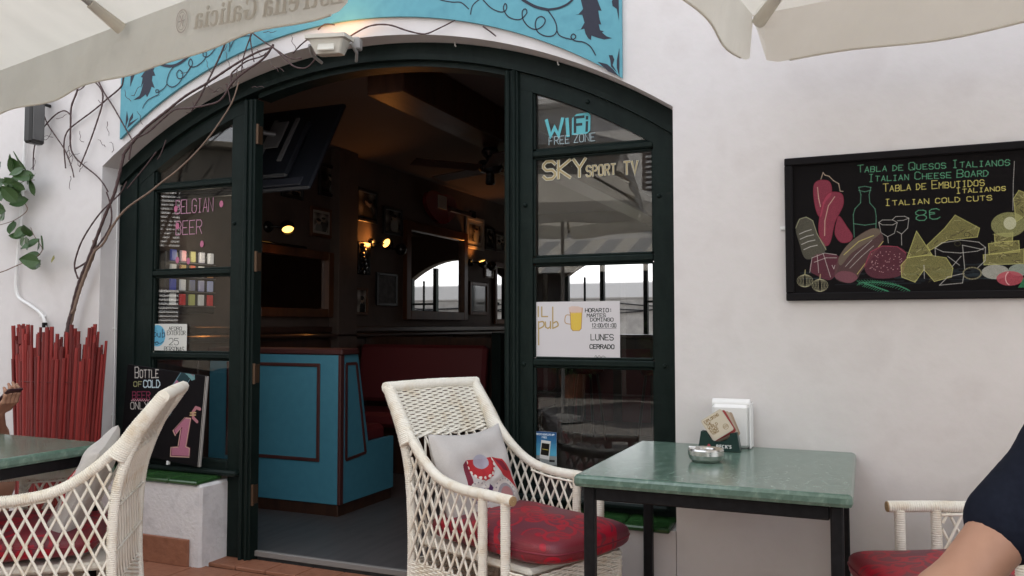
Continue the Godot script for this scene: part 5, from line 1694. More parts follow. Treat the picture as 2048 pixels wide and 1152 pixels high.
	draw_line(im, oval(f.call(Vector2(0.4756, 1.3874)), 14, 24, 14, 1.8, 4.4), 3, Color(0.82, 0.68, 0.68), 0.3)
	draw_fill(im, z.call([Vector2(0.5001, 1.3544), Vector2(0.5219, 1.396), Vector2(0.5527, 1.3901), Vector2(0.5563, 1.3534)]), Color(0.22, 0.50, 0.34), 0.4)
	for l in [[Vector2(-0.0208, 1.3808), Vector2(0.0308, 1.3825), Vector2(0.1067, 1.3698), Vector2(0.1537, 1.3485)], [Vector2(-0.0002, 1.3775), Vector2(0.0407, 1.3627), Vector2(0.0885, 1.3424)]]:
		var pts := spline(z.call(l), 9.0)
		draw_line(im, pts, 3, Color(0.27, 0.53, 0.40), 0.3)
		for k in range(1, pts.size()):
			for sg in [-1, 1]:
				draw_line(im, [pts[k], pts[k] + Vector2(-12, 9 * sg)], 2.2, Color(0.27, 0.53, 0.40), 0.3)
	draw_line(im, z.call([Vector2(0.4995, 1.8054), Vector2(0.4939, 1.7257), Vector2(0.4907, 1.63)]), 2, chalk, 0.3)
	# the things right of the picture edge: sausage ends and herbs carried on
	draw_fill(im, [Vector2(930, 220), Vector2(980, 215), Vector2(975, 400), Vector2(935, 410)], plum, 0.4)
	var t := thing("menu_chalkboard", "black framed chalkboard with coloured chalk cheeses, peppers and bottle on the white wall", "chalkboard")
	var s := st_new()
	quad(s, Vector3(x0, y0, 0.014), Vector3(x1, y0, 0.014), Vector3(x1, y1, 0.014), Vector3(x0, y1, 0.014), Vector3.BACK)
	obj("slate", s, mat(Color.WHITE, 0.8, {"tex": ImageTexture.create_from_image(im), "spec": 0.2}), t)
	var fw := 0.030
	for y in [y0 + fw / 2, y1 - fw / 2]:
		part_box("frame_rail", Vector3((x0 + x1) / 2, y, 0.015), Vector3(x1 - x0, fw, 0.026), M.black_board, t, 0.004)
	for x in [x0 + fw / 2, x1 - fw / 2]:
		part_box("frame_rail", Vector3(x, (y0 + y1) / 2, 0.015), Vector3(fw, y1 - y0 - 2 * fw, 0.026), M.black_board, t, 0.004)
	part_box("backing", Vector3((x0 + x1) / 2, (y0 + y1) / 2, 0.006), Vector3(x1 - x0 - 0.01, y1 - y0 - 0.01, 0.01), M.black_board, t, 0.0)
	part_box("hanger", Vector3(-0.291, 1.603, 0.005), Vector3(0.024, 0.014, 0.006), M.white_plastic, t, 0.002)

func beer_board():
	var tl := Vector2(-3.8743, 0.9963)
	var tr := Vector2(-3.2903, 1.0127)
	var br := Vector2(-3.3492, 0.4862)
	var right := (tr - tl).normalized()
	var down := Vector2(right.y, -right.x)
	var w := tl.distance_to(tr)
	var h := absf((br - tr).dot(down)) * 0.94
	var skew := (br - tr).dot(right) / h
	# the board leans: turn it so that its right edge slants
	var ang := atan(skew)
	var dr := right.rotated(ang * 0.8)
	var dd := Vector2(dr.y, -dr.x)
	var iw := 420
	var ih := int(iw * h / w)
	var k := iw / w
	var im := pic(iw, ih, Color(0.09, 0.08, 0.09))
	rng.seed = 61
	var f := func(p: Vector2): return Vector2((p - tl).dot(dr), (p - tl).dot(dd)) * k
	var z := func(list: Array): return moved(list, f)
	var white := Color(0.78, 0.76, 0.74)
	var pink := Color(0.66, 0.42, 0.52)
	for t in [["Bottle", [Vector2(-3.8159, 0.923), Vector2(-3.6391, 0.9282)], 43, white, 4.2], ["of", [Vector2(-3.8252, 0.8732), Vector2(-3.7635, 0.875)], 27, Color(0.66, 0.66, 0.48), 3.5], ["COLD", [Vector2(-3.7496, 0.8707), Vector2(-3.6273, 0.8744)], 28, Color(0.74, 0.82, 0.86), 5.0], ["BEER", [Vector2(-3.8329, 0.8046), Vector2(-3.6985, 0.8086)], 28, Color(0.50, 0.20, 0.30), 4.2], ["ONLY", [Vector2(-3.8451, 0.7453), Vector2(-3.7116, 0.7506)], 27, white, 3.8]]:
		var ab: Array = z.call(t[1])
		text_between(im, t[0], ab[0], ab[1], t[2], t[3], t[4], 0.25, 0.02)
	var wave := []
	var wa: Array = z.call([Vector2(-3.8412, 0.7957), Vector2(-3.7034, 0.7991)])
	for i in 30:
		wave.append(wa[0].lerp(wa[1], i / 29.0) + Vector2(0, 4 * sin(i * 1.7)))
	draw_line(im, wave, 3, Color(0.75, 0.55, 0.6))
	# bottle
	draw_fill(im, z.call([Vector2(-3.4614, 0.9753), Vector2(-3.4105, 0.9384), Vector2(-3.4394, 0.8921), Vector2(-3.5526, 0.7661), Vector2(-3.6519, 0.6234), Vector2(-3.7441, 0.5566), Vector2(-3.7983, 0.6003), Vector2(-3.7998, 0.6549), Vector2(-3.6571, 0.8239), Vector2(-3.5451, 0.8737)]), Color(0.17, 0.27, 0.29), 0.25)
	draw_fill(im, z.call([Vector2(-3.5451, 0.8737), Vector2(-3.5056, 0.9208), Vector2(-3.485, 0.9061), Vector2(-3.5142, 0.8594)]), pink, 0.2)
	draw_fill(im, z.call([Vector2(-3.6871, 0.7764), Vector2(-3.5815, 0.6959), Vector2(-3.6517, 0.6157), Vector2(-3.7345, 0.5882), Vector2(-3.7941, 0.6395)]), pink, 0.25)
	draw_line(im, z.call([Vector2(-3.4614, 0.9753), Vector2(-3.5451, 0.8737), Vector2(-3.6062, 0.8565), Vector2(-3.6571, 0.8239), Vector2(-3.7888, 0.6398), Vector2(-3.8458, 0.5822), Vector2(-3.8396, 0.5512)]), 4, Color(0.42, 0.55, 0.60), 0.3)
	draw_line(im, z.call([Vector2(-3.4101, 0.9233), Vector2(-3.4732, 0.8378), Vector2(-3.5515, 0.7203)]), 4, Color(0.42, 0.55, 0.60), 0.3)
	for l in [[Vector2(-3.7377, 0.7045), Vector2(-3.6949, 0.6754)], [Vector2(-3.7116, 0.7134), Vector2(-3.7238, 0.6585)], [Vector2(-3.7524, 0.6649), Vector2(-3.7786, 0.6559), Vector2(-3.757, 0.6414), Vector2(-3.7832, 0.6323)], [Vector2(-3.7056, 0.6826), Vector2(-3.6647, 0.7154)], [Vector2(-3.6679, 0.757), Vector2(-3.6406, 0.7859), Vector2(-3.6256, 0.8096), Vector2(-3.6005, 0.8335)]]:
		draw_line(im, z.call(l), 4, Color(0.25, 0.10, 0.15))
	draw_line(im, z.call([Vector2(-3.668, 0.7616), Vector2(-3.6557, 0.7698), Vector2(-3.6457, 0.7857), Vector2(-3.6335, 0.7938), Vector2(-3.6236, 0.8096), Vector2(-3.6074, 0.8218)]), 3.5, white, 0.3)
	draw_fill(im, z.call([Vector2(-3.4639, 0.9944), Vector2(-3.4419, 1.0009), Vector2(-3.4016, 0.9842), Vector2(-3.376, 0.9544), Vector2(-3.3734, 0.9257), Vector2(-3.395, 0.9176), Vector2(-3.4256, 0.9457), Vector2(-3.4643, 0.9676)]), Color(0.46, 0.63, 0.64), 0.25)
	draw_fill(im, z.call([Vector2(-3.4418, 0.9948), Vector2(-3.4116, 0.9878), Vector2(-3.3861, 0.9618), Vector2(-3.3807, 0.9407), Vector2(-3.4211, 0.9648)]), Color(0.50, 0.36, 0.42), 0.3)
	# one euro
	var one := [Vector2(-3.524, 0.6391), Vector2(-3.4401, 0.7137), Vector2(-3.3982, 0.7118), Vector2(-3.4294, 0.5569), Vector2(-3.4024, 0.5495), Vector2(-3.4053, 0.5019), Vector2(-3.5398, 0.498), Vector2(-3.5369, 0.5469), Vector2(-3.4865, 0.5521), Vector2(-3.4668, 0.6556), Vector2(-3.5082, 0.614)]
	draw_fill(im, z.call(one), Color(0.70, 0.45, 0.54), 0.15)
	one.append(one[0])
	draw_line(im, z.call(one), 4, Color(0.76, 0.62, 0.56))
	draw_line(im, moved(z.call(one), func(p): return p + Vector2(5, -4)), 2, Color(0.30, 0.12, 0.18))
	draw_line(im, z.call([Vector2(-3.3342, 0.7657), Vector2(-3.362, 0.7721), Vector2(-3.3831, 0.7464), Vector2(-3.3805, 0.7163), Vector2(-3.3524, 0.6965)]), 13, Color(0.66, 0.45, 0.48))
	draw_line(im, z.call([Vector2(-3.4009, 0.7418), Vector2(-3.3633, 0.7449)]), 6, Color(0.70, 0.60, 0.45))
	draw_line(im, z.call([Vector2(-3.4026, 0.7289), Vector2(-3.365, 0.732)]), 6, Color(0.70, 0.60, 0.45))
	draw_line(im, [Vector2(iw - 3, 0), Vector2(iw - 3, ih)], 4, Color(0.66, 0.64, 0.62), 0.3)
	var t := thing("beer_chalkboard", "black board with chalk bottle and pink price leaning in the left window", "chalkboard", Vector3(tl.x, tl.y, -0.06))
	t.rotation.z = dr.angle()
	t.rotation.x = -0.0
	var s := st_new()
	quad(s, Vector3(0, -h, 0.0), Vector3(w, -h, 0.0), Vector3(w, 0, 0.0), Vector3(0, 0, 0.0), Vector3.BACK)
	obj("face", s, mat(Color.WHITE, 0.7, {"tex": ImageTexture.create_from_image(im), "spec": 0.2}), t)
	part_box("panel", Vector3(w / 2, -h / 2, -0.0075), Vector3(w + 0.004, h + 0.004, 0.014), M.black_board, t, 0.003)
	part_box("edge_strip", Vector3(w + 0.0045, -h / 2, -0.006), Vector3(0.004, h, 0.015), mat(lin(0.4, 0.38, 0.36), 0.7), t, 0.001)
	part_box("support_hook", Vector3(w * 0.62, -h - 0.012, -0.005), Vector3(0.012, 0.022, 0.02), M.white_plastic, t, 0.002)

# ---------------------------------------------------------------- papers on the glass
func sheet(called: String, label: String, category: String, a: Vector2, b: Vector2, z: float, im: Image, rough := 0.7) -> Node3D:
	var t := thing(called, label, category, Vector3(a.x, b.y, z))
	var w := b.x - a.x
	var h := a.y - b.y
	var s := st_new()
	var n := 6
	for i in n:
		var u0 := i / float(n)
		var u1 := (i + 1) / float(n)
		var z0 := 0.0012 + 0.0025 * sin(u0 * 3.0)
		var z1 := 0.0012 + 0.0025 * sin(u1 * 3.0)
		quad(s, Vector3(u0 * w, 0, z0), Vector3(u1 * w, 0, z1), Vector3(u1 * w, h, z1), Vector3(u0 * w, h, z0), Vector3.BACK, [Vector2(u0, 1), Vector2(u1, 1), Vector2(u1, 0), Vector2(u0, 0)])
	obj("print", s, mat(Color.WHITE, rough, {"tex": ImageTexture.create_from_image(im)}), t)
	part_box("backing", Vector3(w / 2, h / 2, 0.0), Vector3(w, h, 0.001), M.paper, t, 0.0)
	return t

func text_rows(im: Image, rows: Array, c: Color):
	for r in rows:
		text_between(im, r[0], Vector2(r[1], r[2]), Vector2(r[3], r[2] - r[6] if r.size() > 6 else r[2]), r[4], c, r[5], 0.1, 0.02)

func build_papers():
	rng.seed = 62
	var ink := Color(0.16, 0.18, 0.17)
	# opening hours
	var im := pic(512, 352, Color(0.80, 0.79, 0.80))
	for r in [[[Vector2(26, 30), Vector2(26, 92)], 0], [[Vector2(48, 32), Vector2(48, 92), Vector2(84, 92)], 0], [[Vector2(28, 124), Vector2(28, 268)], 0], [spline([Vector2(28, 128), Vector2(56, 124), Vector2(60, 150), Vector2(30, 168)], 5), 0], [[Vector2(70, 126), Vector2(72, 158), Vector2(86, 166), Vector2(100, 156), Vector2(102, 124), Vector2(102, 166)], 0], [[Vector2(116, 34), Vector2(116, 166)], 0], [spline([Vector2(118, 134), Vector2(140, 124), Vector2(148, 148), Vector2(120, 164)], 5), 0]]:
		draw_line(im, r[0], 8, Color(0.66, 0.57, 0.36), 0.15)
	# plain glass of beer, no face or limbs
	draw_fill(im, [Vector2(222, 66), Vector2(292, 64), Vector2(288, 164), Vector2(276, 178), Vector2(238, 178), Vector2(226, 166)], Color(0.84, 0.70, 0.22), 0.3)
	draw_fill(im, [Vector2(214, 36), Vector2(230, 28), Vector2(270, 30), Vector2(298, 40), Vector2(296, 70), Vector2(218, 72)], Color(0.80, 0.68, 0.62), 0.5)
	draw_line(im, [Vector2(222, 66), Vector2(226, 166), Vector2(238, 180), Vector2(276, 180), Vector2(288, 166), Vector2(294, 40)], 3, Color(0.60, 0.42, 0.25))
	draw_line(im, spline([Vector2(224, 84), Vector2(196, 86), Vector2(192, 130), Vector2(226, 140)], 6), 5, Color(0.68, 0.55, 0.40))
	text_rows(im, [["HORARIO:", 312, 66, 460, 22, 4.0], ["MARTES", 322, 96, 430, 20, 3.6], ["DOMINGO", 342, 122, 474, 20, 3.6], ["12:00/01:00", 350, 158, 490, 22, 3.4], ["LUNES", 344, 236, 474, 34, 4.6], ["CERRADO", 338, 288, 478, 24, 5.0]], ink)
	draw_line(im, [Vector2(350, 166), Vector2(492, 164)], 2, ink)
	draw_line(im, spline([Vector2(366, 338), Vector2(374, 330), Vector2(380, 342), Vector2(392, 330), Vector2(402, 340), Vector2(414, 332), Vector2(428, 340)], 4), 2, ink)
	sheet("hours_notice", "white handwritten opening hours notice taped to the right window", "notice", Vector2(-1.4138, 1.3283), Vector2(-1.0033, 1.0683), -0.152, im, 0.25)
	# capacity notice
	im = pic(256, 208, Color(0.79, 0.79, 0.77))
	draw_fill(im, oval(Vector2(58, 82), 56, 76), Color(0.33, 0.63, 0.76), 0.1)
	draw_line(im, [Vector2(28, 62), Vector2(28, 140)], 5, Color(0.10, 0.20, 0.28))
	draw_line(im, spline([Vector2(28, 66), Vector2(46, 60), Vector2(50, 82), Vector2(30, 94)], 4), 5, Color(0.10, 0.20, 0.28))
	draw_line(im, [Vector2(60, 64), Vector2(60, 86), Vector2(70, 94), Vector2(78, 86), Vector2(78, 62), Vector2(78, 94)], 5, Color(0.10, 0.20, 0.28))
	draw_line(im, [Vector2(92, 36), Vector2(92, 94)], 5, Color(0.10, 0.20, 0.28))
	draw_line(im, spline([Vector2(92, 68), Vector2(106, 62), Vector2(108, 86), Vector2(92, 94)], 4), 5, Color(0.10, 0.20, 0.28))
	draw_line(im, [Vector2(36, 26), Vector2(36, 50)], 3, Color(0.2, 0.45, 0.55))
	draw_line(im, [Vector2(48, 26), Vector2(48, 50), Vector2(62, 50)], 3, Color(0.2, 0.45, 0.55))
	draw_line(im, spline([Vector2(36, 134), Vector2(58, 124), Vector2(66, 138), Vector2(50, 146), Vector2(48, 130), Vector2(80, 136), Vector2(100, 122)], 4), 4, Color(0.10, 0.20, 0.28))
	text_rows(im, [["AFORO", 136, 42, 222, 22, 3.2], ["EXTERIOR", 126, 76, 246, 28, 3.2], ["25", 140, 146, 202, 46, 3.6], ["PERSONAS", 108, 192, 240, 32, 3.2]], ink)
	sheet("capacity_notice", "small white notice with a blue oval on the left window", "notice", Vector2(-3.8122, 1.2276), Vector2(-3.527, 1.058), -0.152, im, 0.4)
	# phone app sticker
	im = pic(160, 224, Color(0.12, 0.36, 0.58))
	for y in 224:
		for x in 160:
			var t := y / 224.0
			var c := Color(0.09, 0.27, 0.48).lerp(Color(0.28, 0.62, 0.76), clampf(t * 1.6, 0, 1)) if t < 0.72 else Color(0.55, 0.57, 0.57)
			im.set_pixel(x, y, c.lerp(Color(0.6, 0.8, 0.86), 0.25 * rng.randf() * (1.0 if t > 0.35 and t < 0.7 else 0.2)))
	text_rows(im, [["TENERIFE NIGHTLIFE APP", 12, 24, 146, 11, 2.4], ["FREE", 62, 44, 96, 11, 2.4]], Color(0.9, 0.92, 0.94))
	draw_fill(im, [Vector2(58, 56), Vector2(122, 62), Vector2(110, 188), Vector2(46, 180)], Color(0.84, 0.84, 0.84))
	draw_fill(im, [Vector2(62, 76), Vector2(114, 80), Vector2(106, 162), Vector2(53, 156)], Color(0.07, 0.06, 0.06))
	draw_line(im, [Vector2(66, 118), Vector2(104, 122)], 5, Color(0.72, 0.66, 0.34))
	for x in [10, 112]:
		im.fill_rect(Rect2i(x, 188, 36, 14), Color(0.08, 0.08, 0.09))
	sheet("app_sticker", "blue sticker with a white phone low on the right window", "sticker", Vector2(-1.4196, 0.7321), Vector2(-1.3045, 0.5817), -0.152, im, 0.3)

# ---------------------------------------------------------------- plants
func stem(parent: Node, pts: Array, r0: float, r1: float, m: Material, called := "stem"):
	var line := spline(pts, 0.02)
	var rad := []
	for i in line.size():
		rad.append(lerpf(r0, r1, float(i) / line.size()) * (1.0 + 0.12 * sin(i * 2.3)))
	var s := st_new()
	tube(s, line, rad, 6)
	return obj(called, s, m, parent)

func leaf_mesh() -> ArrayMesh:
	var s := st_new()
	var n := 6
	var rows := []
	for i in n + 1:
		var t := i / float(n)
		var w := 0.36 * pow(sin(PI * pow(t, 0.85)), 0.8) * 0.9
		rows.append([Vector3(-w, 0.08 * w + 0.1 * t * t, t), Vector3(0, -0.04 + 0.1 * t * t, t), Vector3(w, 0.08 * w + 0.1 * t * t, t)])
	for i in n:
		for k in 2:
			quad(s, rows[i][k], rows[i][k + 1], rows[i + 1][k + 1], rows[i + 1][k], Vector3.UP)
	return s.commit()

func build_plants():
	# red reed screen round a pot
	var rs := thing("reed_screen", "ragged screen of red painted reeds standing against the white wall", "screen", Vector3(-4.20, FLOOR_Y, 0.10))
	rng.seed = 63
	for i in 190:
		var a := lerpf(-0.12, PI + 0.12, (i + rng.randf_range(-0.3, 0.3)) / 189.0)
		var c := Vector3(-cos(a) * 0.238, 0, sin(a) * 0.15 + rng.randf_range(-0.012, 0.012))
		var h := 1.11 + rng.randf_range(-0.05, 0.05)
		if rng.randf() < 0.35:
			h = rng.randf_range(1.14, 1.27)
		var lean := Vector3(-cos(a) * 0.06 + rng.randf_range(-0.025, 0.025), 0, sin(a) * 0.02 + rng.randf_range(-0.01, 0.01))
		var s := st_new()
		var w := rng.randf_range(0.008, 0.0135)
		var mid := c + lean * 0.4 + Vector3(rng.randf_range(-0.004, 0.004), h * 0.5, 0)
		tube(s, [c, mid, c + lean + Vector3(0, h, 0)], [w, w * 0.95, w * 0.8], 6)
		obj("reed", s, M.reeds[rng.randi() % 5], rs)
	for y in [0.25, 0.6, 0.95]:
		var s := st_new()
		var pts := []
		for k in 25:
			var a := PI * k / 24.0
			pts.append(Vector3(-cos(a) * (0.248 + 0.05 * y), y, sin(a) * 0.165 + 0.015 * y))
		tube(s, pts, 0.0025, 5)
		obj("binding_wire", s, M.reeds[0], rs)
	var pot := thing("vine_pot", "dark pot with the vine inside the red reed screen", "pot", Vector3(-4.20, FLOOR_Y, 0.115))
	var ps := st_new()
	lathe(ps, [Vector2(0.001, 0.002), Vector2(0.095, 0.002), Vector2(0.12, 0.5), Vector2(0.11, 0.5), Vector2(0.105, 0.46), Vector2(0.001, 0.45)], 18)
	obj("bowl", ps, M.black_board, pot)
	# bare vine
	var v := thing("bare_vine", "bare brown climbing vine trained over wall and arch", "vine")
	var base := Vector3(-4.20, 0.42, 0.115)
	stem(v, [base, Vector3(-4.2004, 1.136, 0.08)] + [Vector3(-4.1892, 1.2964, 0.06), Vector3(-4.1404, 1.4489, 0.06), Vector3(-4.0525, 1.6184, 0.06), Vector3(-3.9904, 1.7396, 0.06), Vector3(-3.9288, 1.8598, 0.06), Vector3(-3.8675, 1.9697, 0.06)] + [Vector3(-3.8232, 2.1496, 0.05), Vector3(-3.8083, 2.1894, 0.05), Vector3(-3.736, 2.2539, 0.05), Vector3(-3.6541, 2.3166, 0.05), Vector3(-3.5023, 2.3945, 0.05), Vector3(-3.364, 2.4639, 0.05), Vector3(-3.2187, 2.5155, 0.05), Vector3(-3.0493, 2.5847, 0.05), Vector3(-2.9571, 2.6174, 0.05), Vector3(-2.8663, 2.6422, 0.05), Vector3(-2.7768, 2.652, 0.05)], 0.011, 0.006, M.vine, "trunk")
	stem(v, [base + Vector3(0.03, 0, 0), Vector3(-4.2099, 1.1644, 0.07)] + [Vector3(-4.1631, 1.3249, 0.06), Vector3(-4.1011, 1.4767, 0.06), Vector3(-4.0263, 1.627, 0.06), Vector3(-3.9493, 1.681, 0.06), Vector3(-3.8747, 1.7815, 0.06), Vector3(-3.7751, 1.8701, 0.06), Vector3(-3.6025, 1.9526, 0.06)] + [Vector3(-3.54, 1.9956, 0.05), Vector3(-3.427, 2.0544, 0.05), Vector3(-3.308, 2.1312, 0.05), Vector3(-3.2123, 2.2084, 0.05)] + [Vector3(-3.1373, 2.282, 0.05), Vector3(-3.0454, 2.3914, 0.05), Vector3(-3.001, 2.4973, 0.05)], 0.010, 0.0035, M.vine_pale, "trunk")
	stem(v, [Vector3(-4.2376, 1.1525, 0.05), Vector3(-4.1701, 1.3635, 0.05), Vector3(-4.1137, 1.4871, 0.05), Vector3(-4.0384, 1.6282, 0.05), Vector3(-4.0276, 1.7041, 0.05)], 0.015, 0.012, M.vine_pale, "trunk")
	stem(v, [Vector3(-4.1355, 1.4868, 0.065), Vector3(-4.1644, 1.5449, 0.065), Vector3(-4.1596, 1.6024, 0.065), Vector3(-4.1029, 1.7153, 0.065), Vector3(-3.9749, 1.8522, 0.065), Vector3(-3.8228, 1.9567, 0.065), Vector3(-3.7738, 2.0191, 0.065)], 0.005, 0.004, M.vine)
	stem(v, [Vector3(-4.1639, 1.5452, 0.06), Vector3(-4.0779, 1.581, 0.06), Vector3(-4.0266, 1.6365, 0.06), Vector3(-3.925, 1.7367, 0.06), Vector3(-3.8884, 1.8105, 0.06), Vector3(-3.8975, 1.8959, 0.06), Vector3(-3.9324, 1.9739, 0.06)], 0.006, 0.004, M.vine)
	for a in [
		[[Vector3(-3.8555, 2.7335, 0.02), Vector3(-3.8569, 2.6951, 0.02), Vector3(-3.8677, 2.6193, 0.02), Vector3(-3.886, 2.5781, 0.02), Vector3(-3.983, 2.5261, 0.02), Vector3(-4.1014, 2.4656, 0.02), Vector3(-4.2631, 2.3932, 0.02), Vector3(-4.3174, 2.3537, 0.02), Vector3(-4.336, 2.2857, 0.02), Vector3(-4.3171, 2.1451, 0.02)], 0.005],
		[[Vector3(-4.2589, 2.6546, 0.025), Vector3(-4.2294, 2.6015, 0.025), Vector3(-4.2746, 2.5073, 0.025), Vector3(-4.2778, 2.3984, 0.025), Vector3(-4.2734, 2.2693, 0.025), Vector3(-4.2367, 2.207, 0.025), Vector3(-4.1664, 2.1524, 0.025), Vector3(-4.0631, 2.0862, 0.025), Vector3(-4.0016, 2.0336, 0.025), Vector3(-3.9604, 1.9809, 0.025)], 0.0055],
		[[Vector3(-4.116, 2.6609, 0.03), Vector3(-4.026, 2.5769, 0.03), Vector3(-4.0168, 2.4981, 0.03), Vector3(-4.06, 2.3859, 0.03), Vector3(-4.123, 2.2553, 0.03), Vector3(-4.1872, 2.1433, 0.03)], 0.005],
		[[Vector3(-4.095, 2.6857, 0.02), Vector3(-4.0244, 2.5745, 0.02), Vector3(-3.9418, 2.4732, 0.02), Vector3(-3.8602, 2.3638, 0.02), Vector3(-3.7799, 2.2561, 0.02)], 0.005],
		[[Vector3(-4.5126, 2.6123, 0.03), Vector3(-4.5117, 2.511, 0.03), Vector3(-4.4698, 2.426, 0.03), Vector3(-4.4029, 2.3495, 0.03), Vector3(-4.3151, 2.2521, 0.03), Vector3(-4.2561, 2.1486, 0.03), Vector3(-4.2331, 2.083, 0.03)], 0.0045],
		[[Vector3(-4.2862, 2.46, 0.02), Vector3(-4.3362, 2.4901, 0.02), Vector3(-4.4063, 2.4773, 0.02), Vector3(-4.4901, 2.4252, 0.02), Vector3(-4.5597, 2.3559, 0.02), Vector3(-4.5932, 2.2777, 0.02), Vector3(-4.5958, 2.1562, 0.02)], 0.0045],
		[[Vector3(-4.0425, 2.6764, 0.03), Vector3(-4.116, 2.6609, 0.03), Vector3(-4.2456, 2.6517, 0.03), Vector3(-4.2232, 2.5995, 0.03), Vector3(-4.1755, 2.6088, 0.03), Vector3(-4.1226, 2.6568, 0.03)], 0.004],
		[[Vector3(-3.0671, 2.7826, 0.045), Vector3(-3.0853, 2.7515, 0.045), Vector3(-3.1216, 2.6778, 0.045), Vector3(-3.177, 2.5872, 0.045), Vector3(-3.2235, 2.5174, 0.045), Vector3(-3.2704, 2.4472, 0.045), Vector3(-3.3275, 2.3775, 0.045)], 0.0055],
		[[Vector3(-2.905, 2.7724, 0.05), Vector3(-2.9491, 2.6827, 0.05), Vector3(-2.9755, 2.6124, 0.05), Vector3(-2.9835, 2.5469, 0.05)], 0.004],
		[[Vector3(-2.923, 2.7603, 0.05), Vector3(-2.9266, 2.7018, 0.05), Vector3(-2.9017, 2.5918, 0.05)], 0.004],
		[[Vector3(-2.777, 2.6666, 0.05), Vector3(-2.8386, 2.602, 0.05), Vector3(-2.965, 2.5446, 0.05), Vector3(-3.0475, 2.4954, 0.05), Vector3(-3.1211, 2.4145, 0.05), Vector3(-3.2257, 2.3958, 0.05), Vector3(-3.3426, 2.3931, 0.05), Vector3(-3.4419, 2.3959, 0.05), Vector3(-3.5317, 2.3512, 0.05), Vector3(-3.6327, 2.2912, 0.05), Vector3(-3.7464, 2.2469, 0.05), Vector3(-3.7752, 2.1458, 0.05)], 0.006],
		[[Vector3(-3.0518, 2.4824, 0.045), Vector3(-3.0576, 2.5426, 0.045), Vector3(-3.0254, 2.5683, 0.045), Vector3(-2.952, 2.6034, 0.045), Vector3(-2.8431, 2.6187, 0.045), Vector3(-2.781, 2.6614, 0.045)], 0.005],
		[[Vector3(-2.7767, 2.6484, 0.05), Vector3(-2.705, 2.5846, 0.05), Vector3(-2.6431, 2.5336, 0.05), Vector3(-2.574, 2.5178, 0.05), Vector3(-2.5233, 2.5468, 0.05), Vector3(-2.4984, 2.586, 0.05)], 0.0045],
		[[Vector3(-2.918, 2.7464, 0.045), Vector3(-2.8443, 2.692, 0.045), Vector3(-2.7808, 2.6505, 0.045), Vector3(-2.6739, 2.5821, 0.045), Vector3(-2.6044, 2.573, 0.045)], 0.004],
		[[Vector3(-2.4925, 2.6986, 0.06), Vector3(-2.4508, 2.7207, 0.06), Vector3(-2.3924, 2.7087, 0.06)], 0.004],
		[[Vector3(-2.5589, 2.6652, 0.05), Vector3(-2.61, 2.6366, 0.05), Vector3(-2.6528, 2.6029, 0.05)], 0.004],
		[[Vector3(-3.0851, 2.4998, 0.05), Vector3(-3.0651, 2.438, 0.05), Vector3(-3.0548, 2.3924, 0.05)], 0.003],
		[[Vector3(-3.2283, 2.5194, 0.04), Vector3(-3.1985, 2.4782, 0.04), Vector3(-3.1504, 2.4652, 0.04)], 0.0025],
		[[Vector3(-2.3365, 2.6459, 0.03), Vector3(-2.2131, 2.6852, 0.03), Vector3(-2.1006, 2.6763, 0.03), Vector3(-1.9904, 2.6306, 0.03), Vector3(-1.8991, 2.6029, 0.03), Vector3(-1.8259, 2.6179, 0.03), Vector3(-1.7378, 2.6447, 0.03)], 0.0045],
		[[Vector3(-1.593, 2.5949, 0.03), Vector3(-1.5507, 2.5605, 0.03), Vector3(-1.5279, 2.5397, 0.03)], 0.004],
		[[Vector3(-3.5018, 2.2344, 0.05), Vector3(-3.5354, 2.1633, 0.05), Vector3(-3.5614, 2.1317, 0.05)], 0.003],
		[[Vector3(-3.5714, 2.1731, 0.05), Vector3(-3.6594, 2.092, 0.05), Vector3(-3.7849, 1.9849, 0.05)], 0.004],
	]:
		stem(v, a[0], a[1], a[1] * 0.75, M.vine)
	rng.seed = 64
	for i in 34:
		var a := [Vector3(-3.8755, 2.387, 0.03), Vector3(-4.1466, 2.1499, 0.03), Vector3(-4.3975, 2.1993, 0.03), Vector3(-2.9953, 2.5868, 0.05), Vector3(-2.7993, 2.6143, 0.05), Vector3(-3.1967, 2.4768, 0.05), Vector3(-4.1945, 2.3597, 0.03)]
		var p: Vector3 = a[i % 7] + Vector3(rng.randf_range(-0.22, 0.22), rng.randf_range(-0.14, 0.14), rng.randf_range(-0.01, 0.01))
		var q := [p]
		var d := rng.randf() * TAU
		for k in 5:
			d += rng.randf_range(-0.9, 0.9)
			q.append(q[-1] + Vector3(cos(d), sin(d), rng.randf_range(-0.2, 0.2)) * 0.018)
		stem(v, q, 0.0018, 0.0012, M.vine, "tendril")
	# leafy climber at the far left
	var lf := thing("leafy_climber", "glossy green leaves on thin branches beside the white pipe", "plant", Vector3.ZERO)
	stem(lf, [Vector3(-5.1007, 1.5009, 0.05), Vector3(-4.8257, 1.5406, 0.05), Vector3(-4.693, 1.5734, 0.05), Vector3(-4.5205, 1.622, 0.05), Vector3(-4.4579, 1.6644, 0.05), Vector3(-4.4895, 1.7101, 0.05), Vector3(-4.5343, 1.7567, 0.05), Vector3(-4.562, 1.8028, 0.05)], 0.004, 0.002, M.vine_pale, "branch")
	stem(lf, [Vector3(-5.1235, 2.0018, 0.05), Vector3(-4.8463, 2.0311, 0.05), Vector3(-4.7128, 2.0621, 0.05), Vector3(-4.6254, 2.0865, 0.05), Vector3(-4.5382, 2.0865, 0.05)], 0.005, 0.002, M.vine_pale, "branch")
	stem(lf, [Vector3(-4.6987, 2.0596, 0.06), Vector3(-4.629, 1.9704, 0.06), Vector3(-4.5829, 1.9076, 0.06), Vector3(-4.6904, 1.8531, 0.06), Vector3(-4.8235, 1.8293, 0.06)], 0.003, 0.002, M.vine_pale, "branch")
	var mesh := leaf_mesh()
